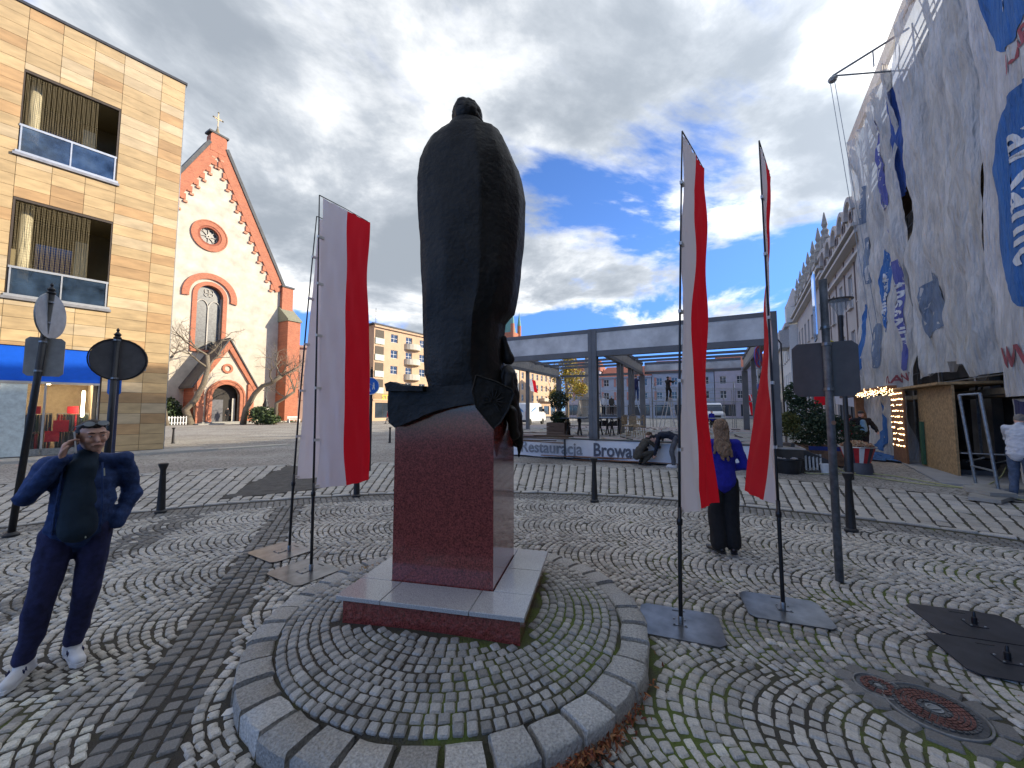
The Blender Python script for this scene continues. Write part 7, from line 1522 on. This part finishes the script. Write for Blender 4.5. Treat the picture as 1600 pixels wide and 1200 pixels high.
# --- the man on the phone
mp_ = dict(head=V3(-.01,.045,1.595), neck=V3(0,0,1.46), chest=V3(0,0,1.26), belly=V3(.01,.03,1.07), pelvis=V3(.02,0,.95), shR=V3(.185,0,1.395), elR=V3(.27,.03,1.19), wrR=V3(.135,.13,1.44), shL=V3(-.185,0,1.40), elL=V3(-.255,-.05,1.13), wrL=V3(-.165,.06,.92),
          hipR=V3(.11,0,.91), knR=V3(.17,.05,.49), anR=V3(.22,-.04,.09), toeR=V3(.29,.13,.04), hipL=V3(-.07,0,.91), knL=V3(-.04,.05,.49), anL=V3(.0,-.08,.09), toeL=V3(-.02,.11,.04), fwd=V3(-.20,.97,-.08), up=V3(.06,.10,1))
mp_['up'] = (mp_['up']-mp_['fwd'].normalized()*mp_['up'].dot(mp_['fwd'].normalized()))
mpos = (-3.07, 2.81)
man, pp, H, ax = person('man in navy fleece jacket holding a phone to his ear, sunglasses on his hair', mpos, 128, mp_, .985, .013, M_NAVY, M_NAVYT, M_SHOEW, M_HAIRD, bulk=1.06, face=True, hands={'R': (V3(-.20,-.24,.97), V3(-.85,.25,.0), .55, -1), 'L': 'none'}, cloth_noise=.015)
rt, fw, up = ax; M_EYEW = mat('eye_white', (.55,.53,.50), .3); M_LIP = mat('lips', (.36,.14,.11), .5); M_IRIS = mat('iris', (.03,.025,.02), .2)
fr_rot = Matrix((rt, fw, up)).transposed().to_4x4()
for sx_ in (-.031, .031):
    M = Matrix.Translation(H(sx_, .0815, .004)) @ fr_rot
    b = MB(); b.lathe([(.0005,-.0065),(.0075,-.005),(.0125,0),(.0075,.005),(.0005,.0065)], 12); b.v = [tuple(M @ Vector((v[0], v[1]*.75, v[2]*.72))) for v in b.v]; b.build('eye', M_EYEW, man, smooth=True)
    M = Matrix.Translation(H(sx_-.002, .0905, .003)) @ fr_rot; b = MB(); b.lathe([(.0005,-.004),(.004,0),(.0005,.004)], 10); b.v = [tuple(M @ Vector(v)) for v in b.v]; b.build('iris', M_IRIS, man)
    b = MB(); b.tube([H(sx_-.016, .093, .0115), H(sx_, .0965, .014), H(sx_+.016, .093, .0115)], .0028, 5); b.build('eyelid', M_SKIN, man, smooth=True)
    b = MB(); b.tube([H(sx_-.019, .091, .024), H(sx_, .0965, .0295), H(sx_+.018, .091, .026)], [.0025,.0042,.0025], 5); b.build('eyebrow', M_HAIRD, man, smooth=True)
b = MB(); b.tube([H(-.023, .0905, -.064), H(-.008, .0985, -.061), H(.008, .0985, -.061), H(.023, .0905, -.064)], [.002,.0042,.0042,.002], 6); b.build('lips', M_LIP, man, smooth=True)
b = MB(); b.tube([H(-.022, .094, -.0625), H(0, .102, -.0625), H(.022, .094, -.0625)], .0011, 4); b.build('mouth_line', M_IRIS, man)
gl = MB()
for sx_ in (-.036, .036): gl.add([H(sx_+.03*math.cos(a), .070-.010*math.sin(a), .092+.017*math.sin(a)) for a in np.linspace(0, 5.8, 12)]+[H(sx_+.03*math.cos(a), .076-.010*math.sin(a), .094+.017*math.sin(a)) for a in np.linspace(0, 5.8, 12)], [tuple(range(12)), tuple(range(23, 11, -1))]+[(i, (i+1)%12, (i+1)%12+12, i+12) for i in range(12)])
gl.tube([H(-.066,.07,.092), H(-.088,.0,.07), H(-.086,-.06,.04)], .003, 5); gl.tube([H(.066,.07,.092), H(.088,.0,.07), H(.086,-.06,.04)], .003, 5); gl.tube([H(-.01,.075,.094), H(.01,.075,.094)], .003, 5)
gl.build('sunglasses', mat('sunglass_lens', (.30,.33,.34), .08, spec=.9), man)
# zip, zip pull, inner shirt
sh = [(0,.128,1.41),(.005,.150,1.25),(.01,.165,1.08),(.02,.158,.93)]
blob('shirt_front', [('c', V3(.035,.086,1.37), V3(.035,.122,.95), .075, .10, (V3(1,0,0), .62)), ('c', V3(.01,.03,1.44), V3(.02,.07,1.36), .07, .07)], .010, mat('teal_black_shirt', (.010,.028,.05), .8), man, 3, .006, 9)
for pts in ([(-.062,.135,1.40),(-.068,.152,1.25),(-.075,.168,1.08),(-.07,.172,.93)], [(.125,.095,1.36),(.135,.110,1.2),(.145,.120,1.05),(.145,.118,.93)]): MB().tube(pts, .006, 6).build('jacket_edge', M_NAVY, man, smooth=True)
for (x, y, z0, z1) in ((-.075,.117,1.30,1.355), (.0,.165,.885,.93)): MB().tube([(x,y,z1),(x-.004,y+.004,z0)], .004, 5).build('zip_pull', mat('pale_zip', (.55,.6,.5), .4), man)
# N-like dark mark on the shoe sides and collar
for s in 'LR':
    a = pp['an'+s]; t = pp['toe'+s]; d = (t-a); d.z = 0; d.normalize(); bx = V3(d.y, -d.x, 0); c0 = a.lerp(t, .42); c0.z = .065
    for sg in (-1, 1):
        o_ = c0+bx*sg*.0375; b = MB(); b.tube([o_-d*.022+V3(0,0,-.018), o_-d*.012+V3(0,0,.016), o_+d*.010+V3(0,0,-.018), o_+d*.022+V3(0,0,.016)], .0032, 5); b.build('shoe_emblem', M_NAVYT, man)
ph = empty('mobile_phone', (mpos[0], mpos[1], 0), rz(128)-R(90), 'white mobile phone held to the ear of the man in navy', 'phone'); ph.scale = man.scale
PM = Matrix.Translation(H(.098, .045, -.035)) @ fr_rot @ Matrix.Rotation(R(12), 4, 'X') @ Matrix.Rotation(R(-14), 4, 'Z')
MB().box(-.0045,.0045,-.036,.036,-.075,.075,M=PM).build('case', mat('phone_white', (.6,.6,.6), .3), ph); MB().box(-.0062,-.0048,-.033,.033,-.07,.07,M=PM).build('screen', M_IRIS, ph)

# --- woman with long hair seen from behind
wpz = dict(elR=V3(.25,-.04,1.12), wrR=V3(.10,.16,1.05), elL=V3(-.25,-.04,1.12), wrL=V3(-.10,.18,1.06), shR=V3(.165,0,1.39), shL=V3(-.165,0,1.39), hipL=V3(-.085,0,.92), knL=V3(-.09,.02,.5), anL=V3(-.085,-.04,.12), toeL=V3(-.16,.12,.04), knR=V3(.08,.02,.5), anR=V3(.085,-.02,.12), toeR=V3(.11,.14,.04), head=V3(0,.03,1.585), fwd=V3(.1,1,-.12), up=V3(0,.12,1))
wq = gp(1134, 866)
wm, wp_, WH, wax = person('woman with long light brown hair, royal blue top and wide black trousers', wq, 14, wpz, .965, .014, M_ROYAL, M_BLK, M_SHOEB, M_HAIRB, bulk=.96, hair='long', wide=1.38, jhem=.86, cloth_noise=.012)
# --- distant people
q = gp(1003, 727)
squat = dict(pelvis=V3(0,-.12,.36), belly=V3(0,-.06,.50), chest=V3(0,.10,.68), neck=V3(0,.20,.84), head=V3(0,.28,.97), shL=V3(-.17,.17,.79), shR=V3(.17,.17,.79), elL=V3(-.2,.38,.62), elR=V3(.2,.38,.62), wrL=V3(-.1,.60,.58), wrR=V3(.1,.60,.58), hipL=V3(-.1,-.12,.34), hipR=V3(.1,-.12,.34), knL=V3(-.18,.28,.48), knR=V3(.18,.30,.42), anL=V3(-.16,.06,.09), anR=V3(.16,.0,.12), toeL=V3(-.18,.2,.04), toeR=V3(.18,.18,.04), fwd=V3(0,.75,-.6), up=V3(0,.6,.75))
person('worker in dark olive clothes squatting in front of the banner', q, 78, squat, .98, .016, M_OLIVE, M_OLIVE, M_SHOEB, mat('brown_hair', (.10,.055,.03), .7), bulk=1.05)
q = gp(1052, 730)
bend = dict(pelvis=V3(0,-.1,.90), belly=V3(0,.08,.98), chest=V3(0,.28,.98), neck=V3(0,.46,.93), head=V3(0,.58,.86), shL=V3(-.16,.40,.92), shR=V3(.16,.40,.92), elL=V3(-.18,.46,.62), elR=V3(.18,.46,.62), wrL=V3(-.12,.52,.36), wrR=V3(.12,.55,.36), hipL=V3(-.09,-.1,.88), hipR=V3(.09,-.1,.88), fwd=V3(0,.5,-.85), up=V3(0,.85,.5))
person('worker in dark navy and white trainers bending right over before the banner', q, -62, bend, 1.0, .016, mat('ink_jacket', (.008,.014,.03), .85), M_GTR, M_SHOEW, M_BLK, bulk=1.0, hair='short')
q = dp(1348, 700, 14.0)
pa, pq, PH, pax = person('stout man in dark jacket and cap with light blue shirt by the striped barrel', (q.x, q.y), 200, dict(elL=V3(-.36,.0,1.15), elR=V3(.36,.0,1.15), wrL=V3(-.36,.2,1.0), wrR=V3(.30,.2,1.0), shL=V3(-.22,0,1.4), shR=V3(.22,0,1.4)), 1.0, .018, M_BLK, M_BLK, M_SHOEB, M_OLIVE, bulk=1.35, hair='cap')
blob('shirt_front', [('c', V3(0,.12,1.33), V3(0,.17,1.05), .09, .11)], .02, M_SKYB, pa, 3)
q = dp(1329, 700, 14.8); person('person in red half hidden behind the lamp post', (q.x, q.y), 60, None, .93, .02, M_REDJ, M_GTR, M_SHOEB, M_HAIRD)
q = dp(1375, 700, 17.6); person('man in blue sweater and grey trousers standing by the sheeted wall', (q.x, q.y), 230, dict(elL=V3(-.24,.05,1.15), wrL=V3(-.10,.15,.98), elR=V3(.24,.05,1.15), wrR=V3(.10,.16,.98)), 1.03, .02, mat('deep_blue_sweater', (.02,.035,.22), .85), M_GTR, M_SHOEB, M_HAIRD)
q = dp(1592, 700, 7.7); person('man in white hoodie and jeans turned away at the right edge of the view', (q.x, q.y), 75, dict(head=V3(0,.12,1.56), neck=V3(0,.06,1.44), chest=V3(0,.04,1.26), shL=V3(-.18,.05,1.39), shR=V3(.18,.05,1.39), elL=V3(-.23,.22,1.18), wrL=V3(-.15,.42,1.02), elR=V3(.23,.2,1.18), wrR=V3(.15,.40,1.02), fwd=V3(0,.85,-.4), up=V3(0,.4,.85)), 1.0, .014, M_HOOD, M_JEAN, M_SHOEB, mat('greying_hair', (.22,.19,.16), .7), bulk=1.1)
v = V3(L1.x, L1.y, 0); person('man in black standing high on a stepladder under the steel frame', (v.x-.15, v.y-.3), 60, dict(anL=V3(-.1,-.02,.09), anR=V3(.1,.05,.35), knR=V3(.1,.18,.66), toeR=V3(.1,.22,.30), elR=V3(.25,.2,1.3), wrR=V3(.2,.42,1.4), elL=V3(-.25,.2,1.3), wrL=V3(-.15,.42,1.35)), 1.0, .022, M_BLK, M_BLK, M_SHOEB, M_HAIRD, z=2.35)
v = V3(L2.x, L2.y, 0); person('worker in navy on the stepladder between the thin columns', (v.x, v.y-.3), 20, dict(elR=V3(.25,.2,1.4), wrR=V3(.2,.3,1.7), elL=V3(-.25,.2,1.3), wrL=V3(-.15,.42,1.35)), 1.0, .022, M_NAVYT, M_NAVY, M_SHOEB, M_BLK, hair='cap', z=2.4)
for (px, lab, jm_) in ((943, 'left of two workers standing on a trailer behind the tables', M_HOOD), (956, 'right of two workers standing on a trailer behind the tables', M_OLIVE)):
    q = dp(px, 650, 35); person(lab, (q.x, q.y), 170, None, 1.0, .026, jm_, M_BLK, M_SHOEB, M_HAIRD, z=1.35)
q = dp(950, 650, 35.3); tl = empty('flat_trailer', (q.x, q.y, 0), rz(117), 'low flat trailer on which two workers stand', 'trailer'); MB().box(-1.6,1.6,-.9,.9,1.15,1.35).build('bed', M_STEEL, tl)
for x in (-.6,.6):
    for y in (-.95,.95): MB().lathe([(.4,-.1),(.4,.1)], 16).build('wheel', M_TYRE, tl, loc=(x,y,.4), rot=(R(90),0,0))
for x in (-1.6, 0, 1.6): MB().tube([(x,-.85,1.35),(x,-.85,2.2)], .03, 6).build('stake', M_GALV, tl)
q = dp(606, 650, 50); person('person in red walking in the sunlit distance before the shop', (q.x, q.y), 250, dict(knL=V3(-.1,.18,.5), anL=V3(-.11,.25,.1), toeL=V3(-.11,.42,.04), anR=V3(.11,-.25,.12), toeR=V3(.11,-.08,.04)), 1.0, .03, M_REDJ, M_GTR, M_SHOEB, M_HAIRD)
q = o_ = Vector((CH[0], CH[1], 0)); q = o_+ux*(-9.0)+uy*(-4.0); person('person in dark clothes with white hair standing in the church doorway', (q.x, q.y), 120, None, 1.0, .03, M_BLK, M_BLK, M_SHOEB, mat('white_hair', (.6,.6,.6), .7), z=.32)
q = dp(1112, 650, 34); person('person in blue standing beside the white van behind the woman', (q.x, q.y), 180, None, 1.0, .03, M_ROYAL, M_BLK, M_SHOEB, M_HAIRD)
q = dp(1218, 650, 24); person('person in dark clothes on the far pavement just right of the frame corner column', (q.x+.9, q.y), 40, None, 1.0, .025, M_BLK, M_GTR, M_SHOEB, M_HAIRD)
